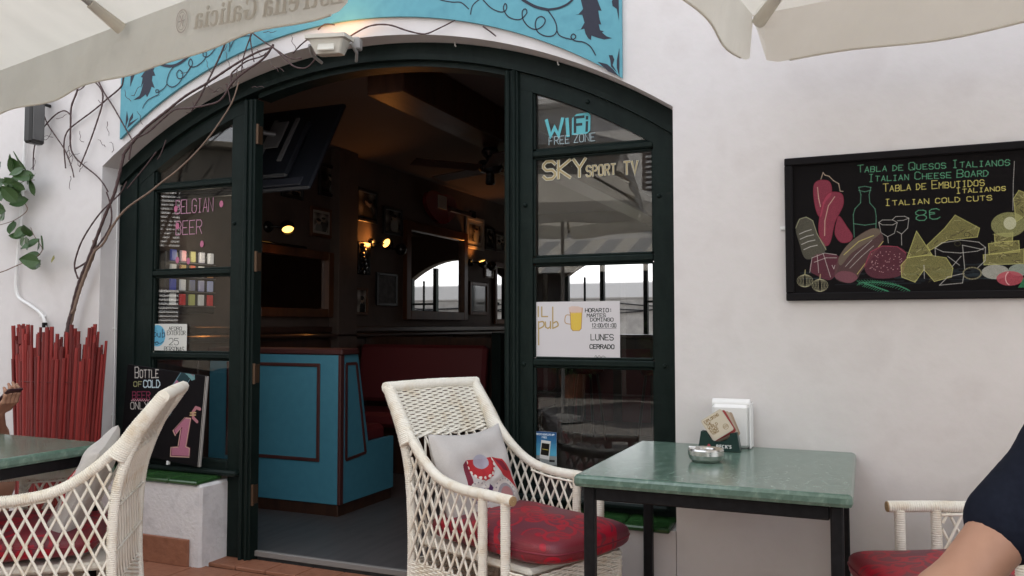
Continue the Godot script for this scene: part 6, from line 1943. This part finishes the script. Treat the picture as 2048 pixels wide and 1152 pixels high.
	var leaves := [Vector3(-4.7115, 2.1579, 0.06), Vector3(-4.8131, 2.1195, 0.06), Vector3(-4.7879, 2.0565, 0.06), Vector3(-4.7056, 2.0115, 0.06), Vector3(-4.644, 2.0167, 0.06), Vector3(-4.613, 2.1203, 0.06), Vector3(-4.5672, 2.0628, 0.06), Vector3(-4.504, 2.1064, 0.06), Vector3(-4.5222, 2.0178, 0.06), Vector3(-4.5854, 1.9738, 0.06), Vector3(-4.6498, 1.9415, 0.06), Vector3(-4.7732, 1.9182, 0.06), Vector3(-4.7977, 1.8585, 0.06), Vector3(-4.7144, 1.8998, 0.06), Vector3(-4.6901, 1.847, 0.06), Vector3(-4.8527, 1.984, 0.06), Vector3(-4.7538, 2.1, 0.06), Vector3(-4.6192, 2.0543, 0.06), Vector3(-4.5437, 2.1302, 0.06), Vector3(-4.6789, 2.119, 0.06), Vector3(-4.9254, 2.0811, 0.06), Vector3(-4.8944, 1.8942, 0.06), Vector3(-4.557, 1.8015, 0.06), Vector3(-4.5988, 1.7585, 0.06), Vector3(-4.5877, 1.6981, 0.06), Vector3(-4.5116, 1.7398, 0.06), Vector3(-4.4804, 1.7088, 0.06), Vector3(-4.4864, 1.6409, 0.06), Vector3(-4.3896, 1.6611, 0.06), Vector3(-4.4631, 1.5898, 0.06), Vector3(-4.4415, 1.5803, 0.06), Vector3(-4.3995, 1.5879, 0.06), Vector3(-4.5178, 1.6776, 0.06), Vector3(-4.4343, 1.7277, 0.06)]
	var more := leaves.slice(0, 12)
	for q in more:
		leaves.append(q + Vector3(rng.randf_range(-0.05, 0.05), rng.randf_range(-0.05, 0.05), 0.02))
	for i in leaves.size():
		var o := inst("leaf", mesh, M.leaf, lf)
		var a := rng.randf() * TAU
		var dirv := Vector3(cos(a), sin(a) - 0.25, rng.randf_range(0.1, 0.8)).normalized()
		var b := Basis.looking_at(-dirv, Vector3(rng.randf_range(-0.5, 0.5), rng.randf_range(-0.2, 0.6), 1.0))
		o.transform = Transform3D(b.scaled_local(Vector3.ONE * rng.randf_range(0.085, 0.125)), leaves[i] + Vector3(0, 0, rng.randf_range(-0.02, 0.06)))
	var y := inst("leaf", mesh, M.leaf_yellow, lf)
	y.transform = Transform3D(Basis.looking_at(Vector3(-0.9, -0.1, -0.3), Vector3(0, 0.3, 1)).scaled_local(Vector3.ONE * 0.07), Vector3(-4.3664, 1.6016, 0.06))

# ---------------------------------------------------------------- fittings on the wall
func build_wall_fittings():
	var cp := thing("conduit_pipe", "white pipe bending down the wall into the reed screen", "pipe")
	var s := st_new()
	tube(s, spline([Vector3(-4.6584, 2.7439, 0.022), Vector3(-4.6686, 2.4371, 0.022), Vector3(-4.6817, 1.979, 0.022), Vector3(-4.7136, 1.5545, 0.022), Vector3(-4.7138, 1.4485, 0.022), Vector3(-4.6892, 1.3876, 0.022), Vector3(-4.5908, 1.3414, 0.022), Vector3(-4.5027, 1.296, 0.022), Vector3(-4.4625, 1.2514, 0.022), Vector3(-4.4513, 1.1775, 0.022), Vector3(-4.4452, 1.0156, 0.022)], 0.03), 0.0095, 8)
	obj("pipe", s, M.white_plastic, cp)
	for p in [Vector3(-4.6935, 2.0423, 0.012), Vector3(-4.4894, 1.2752, 0.012)]:
		part_box("clip", p, Vector3(0.034, 0.016, 0.024), M.white_plastic, cp, 0.003)
	part_box("tape", Vector3(-4.4571, 1.2218, 0.022), Vector3(0.023, 0.03, 0.023), M.black_board, cp, 0.003)
	var lt := thing("wall_lantern", "narrow black lantern on a bracket under the parasol edge", "lantern", Vector3(-4.4844, 2.4374, 0.1))
	part_box("body", Vector3(0, 0, 0), Vector3(0.062, 0.30, 0.10), M.black_frame, lt, 0.012)
	part_box("side_glass", Vector3(0.033, 0, 0), Vector3(0.006, 0.26, 0.07), mat(lin(0.10, 0.10, 0.10), 0.15), lt, 0.002)
	part_box("cap", Vector3(0, 0.158, 0), Vector3(0.08, 0.016, 0.12), M.black_frame, lt, 0.004)
	s = st_new()
	tube(s, [Vector3(0, 0.1, -0.05), Vector3(-0.06, 0.08, -0.06), Vector3(-0.10, -0.02, -0.08), Vector3(-0.08, -0.06, -0.098)], 0.008, 6)
	tube(s, [Vector3(0, 0.1, -0.04), Vector3(0, 0.1, -0.098)], 0.01, 6)
	obj("bracket", s, M.black_frame, lt)
	var cb := thing("door_cable", "thin white cable running down the arch reveal", "cable")
	s = st_new()
	tube(s, [Vector3(-4.034, 2.0, -0.105), Vector3(-4.034, 1.5, -0.103), Vector3(-4.033, 0.95, -0.106), Vector3(-4.034, 0.46, -0.104)], 0.005, 6)
	obj("wire", s, M.white_plastic, cb)
	for y in [1.72, 1.2, 0.7]:
		part_box("clip", Vector3(-4.034, y, -0.104), Vector3(0.012, 0.01, 0.02), M.white_plastic, cb, 0.002)
	part_box("junction_box", Vector3(-4.025, 0.45, -0.07), Vector3(0.03, 0.07, 0.07), M.white_plastic, cb, 0.004)
	# small white hooks along the arch
	for p in [[Vector3(-1.808, 2.5844, -0.117), "first small white hook on the arch edge"], [Vector3(-1.5706, 2.5424, -0.117), "second small white hook on the arch edge"], [Vector3(-1.2777, 2.4255, -0.117), "third small white hook on the arch edge, nearest the board end"]]:
		var hk := thing("arch_hook", p[1], "hook", p[0], 0.0, "white hooks on the arch")
		s = st_new()
		tube(s, [Vector3(0, 0.012, -0.004), Vector3(0, 0.006, 0.012), Vector3(0.002, -0.008, 0.014), Vector3(0.006, -0.012, 0.010)], 0.0035, 6)
		obj("hook_wire", s, M.white_plastic, hk)
	# floodlight at the crown of the arch
	var fl := thing("floodlight", "cream halogen floodlight glowing upward above the arch", "floodlight", Vector3(-2.3688, 2.5874, 0.13), 0.25)
	var tilt := Basis(Vector3.RIGHT, 0.12)
	s = st_new()
	var rings := []
	for r in [[0.050, 0.030, -0.055], [0.062, 0.038, -0.052], [0.088, 0.060, 0.012], [0.102, 0.074, 0.016], [0.104, 0.076, 0.034], [0.096, 0.068, 0.036], [0.092, 0.064, 0.024]]:
		rings.append(moved(outline(r[0] * 2, r[1] * 2, 0.012, 3), func(q): return tilt * Vector3(q.x, r[2], q.y)))
	for i in rings.size() - 1:
		var n: int = rings[i].size()
		for k in n:
			var k2 := (k + 1) % n
			quad(s, rings[i][k], rings[i][k2], rings[i + 1][k2], rings[i + 1][k], (rings[i][k] + rings[i + 1][k2]) * (1.0 if i < 5 else -1.0))
	for k in rings[0].size():
		tri(s, tilt * Vector3(0, -0.055, 0), rings[0][k], rings[0][(k + 1) % rings[0].size()], Vector3.DOWN)
	obj("housing", s, M.lamp_white, fl)
	part_box("face_plate", tilt * Vector3(0.0, -0.02, 0.052), Vector3(0.085, 0.05, 0.01), M.lamp_white, fl, 0.004, Basis(Vector3.RIGHT, -0.3))
	part_box("lamp_glass", tilt * Vector3(0, 0.026, 0), Vector3(0.182, 0.005, 0.126), M.bulb, fl, 0.0, tilt)
	s = st_new()
	tube(s, [Vector3(0.105, 0.0, 0), Vector3(0.115, -0.03, -0.06), Vector3(0.09, -0.05, -0.125)], 0.008, 6)
	obj("bracket", s, M.rib, fl)
	s = st_new()
	tube(s, [Vector3(-0.105, 0.0, 0), Vector3(-0.115, -0.03, -0.06), Vector3(-0.09, -0.05, -0.125)], 0.008, 6)
	obj("bracket", s, M.rib, fl)
	part_box("cable_box", Vector3(0.11, 0.02, -0.08), Vector3(0.04, 0.06, 0.05), M.rib, fl, 0.006)
	var l := AreaLight3D.new()
	l.name = "light"
	l.area_size = Vector2(0.17, 0.12)
	l.light_color = Color(1.0, 0.70, 0.36)
	l.light_energy = 0.02
	l.area_range = 6.0
	l.shadow_enabled = true
	fl.add_child(l)
	l.position = tilt * Vector3(0, 0.034, 0)
	l.basis = Basis(Vector3.RIGHT, PI / 2 + 0.12)

# ---------------------------------------------------------------- things on the table
func build_table_things():
	var ty := 0.741
	var at := thing("ashtray", "round polished steel ashtray on the green table", "ashtray", Vector3(-0.5258, 0.741, 0.4396))
	at.position.y = ty
	var s := st_new()
	lathe(s, [Vector2(0.001, 0.0), Vector2(0.048, 0.0), Vector2(0.058, 0.010), Vector2(0.062, 0.024), Vector2(0.062, 0.040), Vector2(0.058, 0.045), Vector2(0.034, 0.043), Vector2(0.031, 0.038), Vector2(0.029, 0.014), Vector2(0.001, 0.012)], 36)
	obj("bowl", s, M.steel, at)
	s = st_new()
	tube(s, [Vector3(-0.06, 0.046, 0.0), Vector3(-0.035, 0.046, 0.0)], 0.004, 6)
	obj("rest_notch", s, M.steel, at)
	# napkin dispenser
	var nd := thing("napkin_dispenser", "white plastic napkin dispenser standing against the wall", "dispenser", Vector3(-0.492, ty, 0.062))
	part_box("case", Vector3(0, 0.085, -0.005), Vector3(0.145, 0.168, 0.075), M.white_plastic, nd, 0.012)
	s = st_new()
	tube(s, [Vector3(-0.072, 0.168, -0.002), Vector3(0.072, 0.168, -0.002)], 0.022, 16)
	obj("top_roll", s, M.white_plastic, nd)
	part_box("side_plate", Vector3(0.075, 0.088, -0.005), Vector3(0.006, 0.172, 0.082), M.white_plastic, nd, 0.003)
	# coaster holder
	var ch := thing("coaster_holder", "dark green beer mat holder with white lettering", "holder", Vector3(-0.522, ty, 0.165), 0.05)
	var front := [Vector2(-0.078, 0.002), Vector2(0.078, 0.002), Vector2(0.066, 0.075)]
	for k in 9:
		var a := PI * k / 8.0
		front.append(Vector2(0.042 * cos(a), 0.070 - 0.034 * sin(a)))
	front.append(Vector2(-0.066, 0.075))
	var green := mat(lin(0.008, 0.030, 0.026), 0.3)
	s = st_new()
	prism(s, front, 0.028, 0.032)
	obj("front_plate", s, green, ch)
	s = st_new()
	prism(s, [Vector2(-0.078, 0.002), Vector2(0.078, 0.002), Vector2(0.066, 0.070), Vector2(-0.066, 0.070)], -0.032, -0.028)
	obj("rear_plate", s, green, ch)
	part_box("base_plate", Vector3(0, 0.003, 0), Vector3(0.154, 0.004, 0.056), green, ch, 0.0)
	for sg in [-1.0, 1.0]:
		part_box("end_plate", Vector3(sg * 0.071, 0.038, 0), Vector3(0.004, 0.07, 0.056), green, ch, 0.001, Basis(Vector3.BACK, sg * 0.16))
	var tm := TextMesh.new()
	var f := SystemFont.new()
	f.font_names = PackedStringArray(["Droid Sans"])
	f.font_weight = 800
	tm.font = f
	tm.text = "BECK'S"
	tm.font_size = 32
	tm.pixel_size = 0.00056
	tm.depth = 0.0006
	var o := inst("lettering", tm, M.white_plastic, ch)
	o.position = Vector3(0.018, 0.019, 0.0325)
	s = st_new()
	prism(s, [Vector2(-0.043, 0.011), Vector2(-0.031, 0.011), Vector2(-0.031, 0.022), Vector2(-0.037, 0.028), Vector2(-0.043, 0.022)], 0.032, 0.0328)
	obj("emblem", s, mat(lin(0.4, 0.05, 0.07), 0.5), ch)
	# beer mats standing on their corner
	rng.seed = 65
	var im := pic(256, 256, Color(0.80, 0.755, 0.68))
	var tan_c := Color(0.50, 0.39, 0.22)
	for r in [["EXPLORING", 20, 48, 206, 30], ["THE", 20, 88, 84, 28], ["WORLD", 20, 126, 140, 28], ["SINCE", 20, 164, 118, 26], ["1860", 20, 198, 106, 26]]:
		text_between(im, r[0], Vector2(r[1], r[2]), Vector2(r[3], r[2]), r[4], tan_c, 6.0, 0.1, 0.0)
	draw_line(im, oval(Vector2(200, 190), 30, 30), 4, tan_c)
	for k in 4:
		draw_line(im, [Vector2(174, 176 + 8 * k), Vector2(226, 176 + 8 * k)], 3, tan_c)
	var face := mat(Color.WHITE, 0.7, {"tex": ImageTexture.create_from_image(im)})
	for k in 4:
		var mt := thing("beer_mat", ["cream beer mat with tan lettering, front of the stack", "beer mat with a red edge just behind the lettered one", "pale beer mat third in the holder", "pale beer mat at the back of the holder"][k], "beer mat", Vector3(-0.528 + 0.008 * k, ty + 0.098 - 0.003 * k, 0.183 - 0.009 * k), 0.05, "beer mats in the holder")
		mt.rotation.z = 0.58 - 0.07 * k
		s = st_new()
		var h := 0.046
		prism(s, moved(outline(h * 2, h * 2, 0.008, 3), func(q): return q), -0.001, 0.0006)
		obj("card", s, mat([lin(0.55, 0.5, 0.42), lin(0.35, 0.05, 0.05), lin(0.5, 0.42, 0.33), lin(0.4, 0.3, 0.22)][k], 0.8), mt)
		if k == 0:
			s = st_new()
			quad(s, Vector3(-h + 0.003, -h + 0.003, 0.0010), Vector3(h - 0.003, -h + 0.003, 0.0010), Vector3(h - 0.003, h - 0.003, 0.0010), Vector3(-h + 0.003, h - 0.003, 0.0010), Vector3.BACK)
			obj("print", s, face, mt)

# ---------------------------------------------------------------- people
func smooth_min(a: float, b: float, k: float) -> float:
	var h := maxf(k - absf(a - b), 0.0) / k
	return minf(a, b) - h * h * k * 0.25

# bones: [a, b, radius at a, radius at b]; meshed as surface nets
func flesh(bones: Array, cell: float, k: float) -> ArrayMesh:
	var lo := Vector3(1e9, 1e9, 1e9)
	var hi := -lo
	for b in bones:
		var r: float = maxf(b[2], b[3]) + cell * 3
		for e in [0, 1]:
			lo = lo.min(b[e] - Vector3(r, r, r))
			hi = hi.max(b[e] + Vector3(r, r, r))
	var nx := int((hi.x - lo.x) / cell) + 2
	var ny := int((hi.y - lo.y) / cell) + 2
	var nz := int((hi.z - lo.z) / cell) + 2
	var f := PackedFloat32Array()
	f.resize(nx * ny * nz)
	f.fill(0.5)
	for b in bones:
		var pa: Vector3 = b[0]
		var pb: Vector3 = b[1]
		var ab := pb - pa
		var l2 := maxf(ab.length_squared(), 1e-9)
		var r: float = maxf(b[2], b[3]) + k + cell * 2
		var i0 := ((pa.min(pb) - Vector3(r, r, r) - lo) / cell).floor()
		var i1 := ((pa.max(pb) + Vector3(r, r, r) - lo) / cell).ceil()
		for z in range(maxi(0, int(i0.z)), mini(nz, int(i1.z) + 1)):
			for y in range(maxi(0, int(i0.y)), mini(ny, int(i1.y) + 1)):
				for x in range(maxi(0, int(i0.x)), mini(nx, int(i1.x) + 1)):
					var p := lo + Vector3(x, y, z) * cell
					var t := clampf((p - pa).dot(ab) / l2, 0.0, 1.0)
					var d: float = p.distance_to(pa + ab * t) - lerpf(b[2], b[3], t)
					var i := (z * ny + y) * nx + x
					f[i] = smooth_min(f[i], d, k)
	var ids := PackedInt32Array()
	ids.resize(nx * ny * nz)
	ids.fill(-1)
	var verts := PackedVector3Array()
	var norms := PackedVector3Array()
	var offs := [0, 1, nx, nx + 1, nx * ny, nx * ny + 1, nx * ny + nx, nx * ny + nx + 1]
	var edges := [[0, 1], [2, 3], [4, 5], [6, 7], [0, 2], [1, 3], [4, 6], [5, 7], [0, 4], [1, 5], [2, 6], [3, 7]]
	var corner := [Vector3(0, 0, 0), Vector3(1, 0, 0), Vector3(0, 1, 0), Vector3(1, 1, 0), Vector3(0, 0, 1), Vector3(1, 0, 1), Vector3(0, 1, 1), Vector3(1, 1, 1)]
	for z in nz - 1:
		for y in ny - 1:
			for x in nx - 1:
				var i := (z * ny + y) * nx + x
				var s0 := f[i] < 0.0
				var mixed := false
				for o in offs:
					if (f[i + o] < 0.0) != s0:
						mixed = true
						break
				if not mixed:
					continue
				var sum := Vector3()
				var n := 0
				for e in edges:
					var a := f[i + offs[e[0]]]
					var b := f[i + offs[e[1]]]
					if (a < 0.0) != (b < 0.0):
						sum += corner[e[0]].lerp(corner[e[1]], a / (a - b))
						n += 1
				ids[i] = verts.size()
				verts.append(lo + (Vector3(x, y, z) + sum / n) * cell)
				var g := Vector3(f[i + 1] - f[i] + f[i + offs[7]] - f[i + offs[6]], f[i + offs[2]] - f[i] + f[i + offs[7]] - f[i + offs[5]], f[i + offs[4]] - f[i] + f[i + offs[7]] - f[i + offs[3]])
				norms.append(g.normalized())
	var idx := PackedInt32Array()
	var step := [1, nx, nx * ny]
	for z in range(1, nz - 1):
		for y in range(1, ny - 1):
			for x in range(1, nx - 1):
				var i := (z * ny + y) * nx + x
				for ax in 3:
					var a := f[i] < 0.0
					if a == (f[i + step[ax]] < 0.0):
						continue
					var u: int = step[(ax + 1) % 3]
					var w: int = step[(ax + 2) % 3]
					var q := [ids[i], ids[i - u], ids[i - u - w], ids[i - w]]
					if q.min() < 0:
						continue
					if a:
						idx.append_array([q[0], q[2], q[1], q[0], q[3], q[2]])
					else:
						idx.append_array([q[0], q[1], q[2], q[0], q[2], q[3]])
	var arr := []
	arr.resize(Mesh.ARRAY_MAX)
	arr[Mesh.ARRAY_VERTEX] = verts
	arr[Mesh.ARRAY_NORMAL] = norms
	arr[Mesh.ARRAY_INDEX] = idx
	var m := ArrayMesh.new()
	m.add_surface_from_arrays(Mesh.PRIMITIVE_TRIANGLES, arr)
	return m

func hand_bones(wrist: Vector3, fwd: Vector3, palm_n: Vector3, curl: float, thumb_side: float) -> Array:
	# palm_n points out of the palm; fingers curl towards it
	fwd = fwd.normalized()
	var side := fwd.cross(palm_n).normalized()
	var out := []
	for i in 4:
		var off: float = (i - 1.5) * 0.020
		out.append([wrist + side * off * 0.5, wrist + fwd * 0.085 + side * off, 0.016, 0.011])
		var p := wrist + fwd * 0.088 + side * off
		var d := fwd
		var lens := [[0.040, 0.026, 0.021], [0.045, 0.029, 0.023], [0.042, 0.027, 0.022], [0.033, 0.021, 0.019]]
		var seg: Array = lens[i] if thumb_side > 0 else lens[3 - i]
		for k in 3:
			d = (d * cos(curl) + palm_n * sin(curl)).normalized()
			palm_n = (palm_n - d * palm_n.dot(d)).normalized()
			var q: Vector3 = p + d * seg[k]
			out.append([p, q, 0.0095 - 0.001 * k, 0.0085 - 0.001 * k])
			p = q
		palm_n = (side.cross(fwd)).normalized()
	var tb := wrist + fwd * 0.03 - side * 0.03 * thumb_side
	var t1 := tb + (fwd * 0.6 - side * 0.6 * thumb_side + palm_n * 0.4).normalized() * 0.042
	var t2 := t1 + (fwd * 0.9 + palm_n * 0.35 + side * 0.1 * thumb_side).normalized() * 0.032
	out.append([wrist + fwd * 0.02, tb, 0.016, 0.014])
	out.append([tb, t1, 0.0125, 0.0105])
	out.append([t1, t2, 0.0105, 0.009])
	return out

# head built round c, looking along f
func head_bones(c: Vector3, f: Vector3, up: Vector3) -> Array:
	var r := f.cross(up).normalized()
	return [
		[c + up * 0.035 - f * 0.02, c + up * 0.03 + f * 0.015, 0.088, 0.080],
		[c + f * 0.02, c - up * 0.05 + f * 0.045, 0.070, 0.050],
		[c - up * 0.02 + f * 0.01 + r * 0.052, c - up * 0.078 + f * 0.045 + r * 0.026, 0.030, 0.026],
		[c - up * 0.02 + f * 0.01 - r * 0.052, c - up * 0.078 + f * 0.045 - r * 0.026, 0.030, 0.026],
		[c - up * 0.005 + f * 0.062 + r * 0.036, c - up * 0.012 + f * 0.055 + r * 0.044, 0.024, 0.024],
		[c - up * 0.005 + f * 0.062 - r * 0.036, c - up * 0.012 + f * 0.055 - r * 0.044, 0.024, 0.024],
		[c - up * 0.085 + f * 0.062, c - up * 0.088 + f * 0.070, 0.024, 0.020],
		[c + up * 0.012 + f * 0.090, c - up * 0.028 + f * 0.112, 0.010, 0.013],
		[c - up * 0.030 + f * 0.098 + r * 0.012, c - up * 0.030 + f * 0.098 - r * 0.012, 0.009, 0.009],
		[c + up * 0.030 + f * 0.083 + r * 0.03, c + up * 0.030 + f * 0.083 - r * 0.03, 0.012, 0.012],
		[c - up * 0.055 + f * 0.090 + r * 0.018, c - up * 0.055 + f * 0.090 - r * 0.018, 0.008, 0.008],
		[c - up * 0.066 + f * 0.088 + r * 0.014, c - up * 0.066 + f * 0.088 - r * 0.014, 0.008, 0.008],
		[c + r * 0.082 - f * 0.005 + up * 0.02, c + r * 0.080 - f * 0.002 - up * 0.022, 0.012, 0.009],
		[c - r * 0.082 - f * 0.005 + up * 0.02, c - r * 0.080 - f * 0.002 - up * 0.022, 0.012, 0.009],
	]

func hair_bones(c: Vector3, f: Vector3, up: Vector3) -> Array:
	return [
		[c + up * 0.055 - f * 0.03, c + up * 0.066 + f * 0.02, 0.088, 0.078],
		[c - f * 0.045 + up * 0.03, c - f * 0.055 - up * 0.035, 0.080, 0.058],
	]

func add_eyes(t: Node3D, c: Vector3, f: Vector3, up: Vector3):
	var r := f.cross(up).normalized()
	for sg in [-1.0, 1.0]:
		var s := st_new()
		ball(s, c + up * 0.014 + f * 0.0835 + r * 0.031 * sg, 0.0125, 12)
		obj("eye", s, mat(lin(0.6, 0.58, 0.55), 0.2), t)
		s = st_new()
		ball(s, c + up * 0.014 + f * 0.0920 + r * 0.031 * sg, 0.0055, 8)
		obj("iris", s, M.black_gloss, t)

func add_lips(t: Node3D, c: Vector3, f: Vector3, up: Vector3):
	var r := f.cross(up).normalized()
	var s := st_new()
	for e in [[-0.0545, 0.0035], [-0.0635, 0.0045]]:
		tube(s, [c + up * e[0] + f * 0.092 + r * 0.022, c + up * (e[0] + 0.002) + f * 0.1045 + r * 0.010, c + up * e[0] + f * 0.1065, c + up * (e[0] + 0.002) + f * 0.1045 - r * 0.010, c + up * e[0] + f * 0.092 - r * 0.022], [0.002, e[1], e[1], e[1], 0.002], 6)
	obj("lips", s, mat(lin(0.30, 0.115, 0.09), 0.5), t)

func build_people():
	# person at the left table, mostly outside the picture, holding a phone
	var p := thing("person", "person with short dark hair holding a phone up at the left table", "person")
	var hip := Vector3(-4.20, 0.47, 0.86)
	var chest := Vector3(-4.10, 0.74, 0.85)
	var neck := Vector3(-4.02, 0.90, 0.84)
	var head := Vector3(-3.955, 1.035, 0.815)
	var fwd := Vector3(0.985, -0.17, 0.0).normalized()
	var up := Vector3(0.17, 0.985, 0.0).normalized()
	var phone_at := Vector3(-3.7218, 0.8778, 0.765)
	var hand := phone_at - Vector3(0.814, 0.581, 0) * 0.082 - Vector3(-0.581, 0.814, 0) * 0.024
	var bones := [
		[hip, chest, 0.13, 0.125], [chest, neck, 0.12, 0.06], [neck - Vector3(0, 0.03, 0), head - up * 0.06, 0.055, 0.052],
		[neck + Vector3(-0.03, -0.05, -0.16), neck + Vector3(-0.03, -0.05, 0.16), 0.058, 0.058],
		[neck + Vector3(-0.03, -0.05, -0.17), Vector3(-3.93, 0.68, 0.66), 0.05, 0.041], [Vector3(-3.93, 0.68, 0.66), hand, 0.040, 0.026],
		[neck + Vector3(-0.03, -0.05, 0.17), Vector3(-3.95, 0.66, 1.05), 0.05, 0.041], [Vector3(-3.95, 0.66, 1.05), Vector3(-3.78, 0.80, 0.99), 0.040, 0.026],
	]
	for sg in [-1.0, 1.0]:
		bones.append([hip + Vector3(0, -0.02, 0.09 * sg), hip + Vector3(0.40, 0.0, 0.12 * sg), 0.085, 0.062])
		bones.append([hip + Vector3(0.40, 0.0, 0.12 * sg), hip + Vector3(0.38, -0.40, 0.12 * sg), 0.058, 0.038])
		bones.append([hip + Vector3(0.37, -0.445, 0.12 * sg), hip + Vector3(0.54, -0.465, 0.13 * sg), 0.034, 0.026])
	inst("body", flesh(bones, 0.016, 0.05), M.skin, p)
	inst("head", flesh(head_bones(head, fwd, up), 0.006, 0.02), M.skin, p)
	inst("hair", flesh(hair_bones(head, fwd, up), 0.010, 0.03), M.hair, p)
	add_eyes(p, head, fwd, up)
	add_lips(p, head, fwd, up)
	inst("hand", flesh(hand_bones(hand, Vector3(0.814, 0.581, 0), Vector3(-0.581, 0.814, 0), 0.5, 1.0), 0.004, 0.008), M.skin, p)
	inst("hand", flesh(hand_bones(Vector3(-3.78, 0.80, 0.99), Vector3(0.7, -0.35, -0.2), Vector3(0, -1, 0), 0.2, -1.0), 0.005, 0.008), M.skin, p)
	var shirt := [
		[hip, chest, 0.142, 0.138], [chest, neck - Vector3(0.02, 0.02, 0), 0.132, 0.075],
		[neck + Vector3(-0.03, -0.05, -0.16), neck + Vector3(-0.03, -0.05, 0.16), 0.068, 0.068],
		[neck + Vector3(-0.03, -0.05, -0.17), Vector3(-3.965, 0.745, 0.68), 0.064, 0.06], [neck + Vector3(-0.03, -0.05, 0.17), Vector3(-3.98, 0.735, 1.04), 0.064, 0.06],
	]
	inst("shirt", flesh(shirt, 0.016, 0.05), M.navy, p)
	var shorts := []
	for sg in [-1.0, 1.0]:
		shorts.append([hip + Vector3(0, -0.02, 0.09 * sg), hip + Vector3(0.36, 0.0, 0.115 * sg), 0.1, 0.08])
	inst("shorts", flesh(shorts, 0.016, 0.04), M.grey_cloth, p)
	var st := thing("stool", "low black stool under the person at the left table", "stool", Vector3(-4.2, FLOOR_Y, 0.86))
	part_box("seat", Vector3(0, 0.37, 0), Vector3(0.36, 0.05, 0.36), M.black_board, st, 0.015)
	for sx in [-1.0, 1.0]:
		for sz in [-1.0, 1.0]:
			part_box("leg", Vector3(sx * 0.14, 0.175, sz * 0.14), Vector3(0.03, 0.345, 0.03), M.black_metal, st)
	var ph := thing("phone", "dark slim phone held by the person at the left table", "phone", Vector3(-3.7218, 0.8778, 0.765))
	ph.rotation.z = 0.62
	part_box("case", Vector3(0.0, 0, 0), Vector3(0.155, 0.011, 0.075), mat(lin(0.05, 0.022, 0.028), 0.35), ph, 0.004)
	part_box("screen", Vector3(0.0, 0.0062, 0), Vector3(0.14, 0.001, 0.066), M.black_gloss, ph, 0.0)
	# person at the right edge, navy short sleeve and bare arm
	var q := thing("person", "seated person in a navy short sleeved shirt with a bare arm resting", "person")
	var f2 := Vector3(-0.70, 0, 0.71)
	var r2 := Vector3(-0.71, 0, -0.70)
	var sh := Vector3(0.345, 1.000, 1.600)
	var el := Vector3(0.112, 0.745, 1.800)
	var mid := sh - r2 * 0.19
	var hp := Vector3(0.60, 0.50, 1.74)
	var ch := hp.lerp(mid, 0.62) - f2 * 0.01
	var nk := mid + Vector3(0, 0.07, 0) + f2 * 0.02
	var hd := nk + Vector3(0, 0.17, 0) + f2 * 0.04
	var el2 := mid - r2 * 0.24 + Vector3(0, -0.28, 0) + f2 * 0.1
	var wr := el + f2 * 0.20 + Vector3(0, -0.10, 0) - r2 * 0.08
	var wr2 := el2 + f2 * 0.22 + r2 * 0.1
	var b2 := [
		[hp, ch, 0.135, 0.14], [ch, mid, 0.13, 0.08], [mid, nk, 0.06, 0.055], [nk, hd - Vector3(0, 0.05, 0), 0.056, 0.055], [sh, mid - r2 * 0.19, 0.060, 0.060],
		[sh, sh.lerp(el, 0.45), 0.056, 0.053], [sh.lerp(el, 0.45), el, 0.053, 0.044], [el, el.lerp(wr, 0.4), 0.044, 0.042], [el.lerp(wr, 0.4), wr, 0.041, 0.027],
		[mid - r2 * 0.19, el2, 0.055, 0.043], [el2, wr2, 0.042, 0.027],
	]
	for sg in [-1.0, 1.0]:
		var kn: Vector3 = hp + f2 * 0.42 + r2 * 0.12 * sg + Vector3(0, 0.02, 0)
		b2.append([hp + r2 * 0.09 * sg, kn, 0.09, 0.062])
		b2.append([kn, kn + Vector3(0, -0.44, 0), 0.058, 0.038])
		b2.append([kn + Vector3(0, -0.495, 0), kn + Vector3(0, -0.515, 0) + f2 * 0.16, 0.034, 0.026])
	inst("body", flesh(b2, 0.013, 0.045), M.skin, q)
	inst("head", flesh(head_bones(hd, f2, Vector3.UP), 0.006, 0.02), M.skin, q)
	inst("hair", flesh(hair_bones(hd, f2, Vector3.UP), 0.012, 0.03), M.hair, q)
	add_eyes(q, hd, f2, Vector3.UP)
	add_lips(q, hd, f2, Vector3.UP)
	inst("hand", flesh(hand_bones(wr, f2 + Vector3(0, -0.3, 0), Vector3(0, -1, 0), 0.35, 1.0), 0.005, 0.008), M.skin, q)
	inst("hand", flesh(hand_bones(wr2, f2 + Vector3(0, -0.2, 0), Vector3(0, -1, 0), 0.35, -1.0), 0.005, 0.008), M.skin, q)
	var cuff := sh.lerp(el, 0.50)
	var sl := [
		[hp, ch, 0.155, 0.152], [ch, mid, 0.142, 0.095], [sh, mid - r2 * 0.19, 0.072, 0.072], [sh, cuff, 0.070, 0.074], [mid - r2 * 0.19, (mid - r2 * 0.19).lerp(el2, 0.5), 0.07, 0.068],
	]
	inst("shirt", flesh(sl, 0.013, 0.045), M.navy, q)
	var tr := []
	for sg in [-1.0, 1.0]:
		tr.append([hp + r2 * 0.09 * sg, hp + f2 * 0.40 + r2 * 0.12 * sg + Vector3(0, 0.02, 0), 0.108, 0.082])
	inst("shorts", flesh(tr, 0.016, 0.04), M.grey_cloth, q)
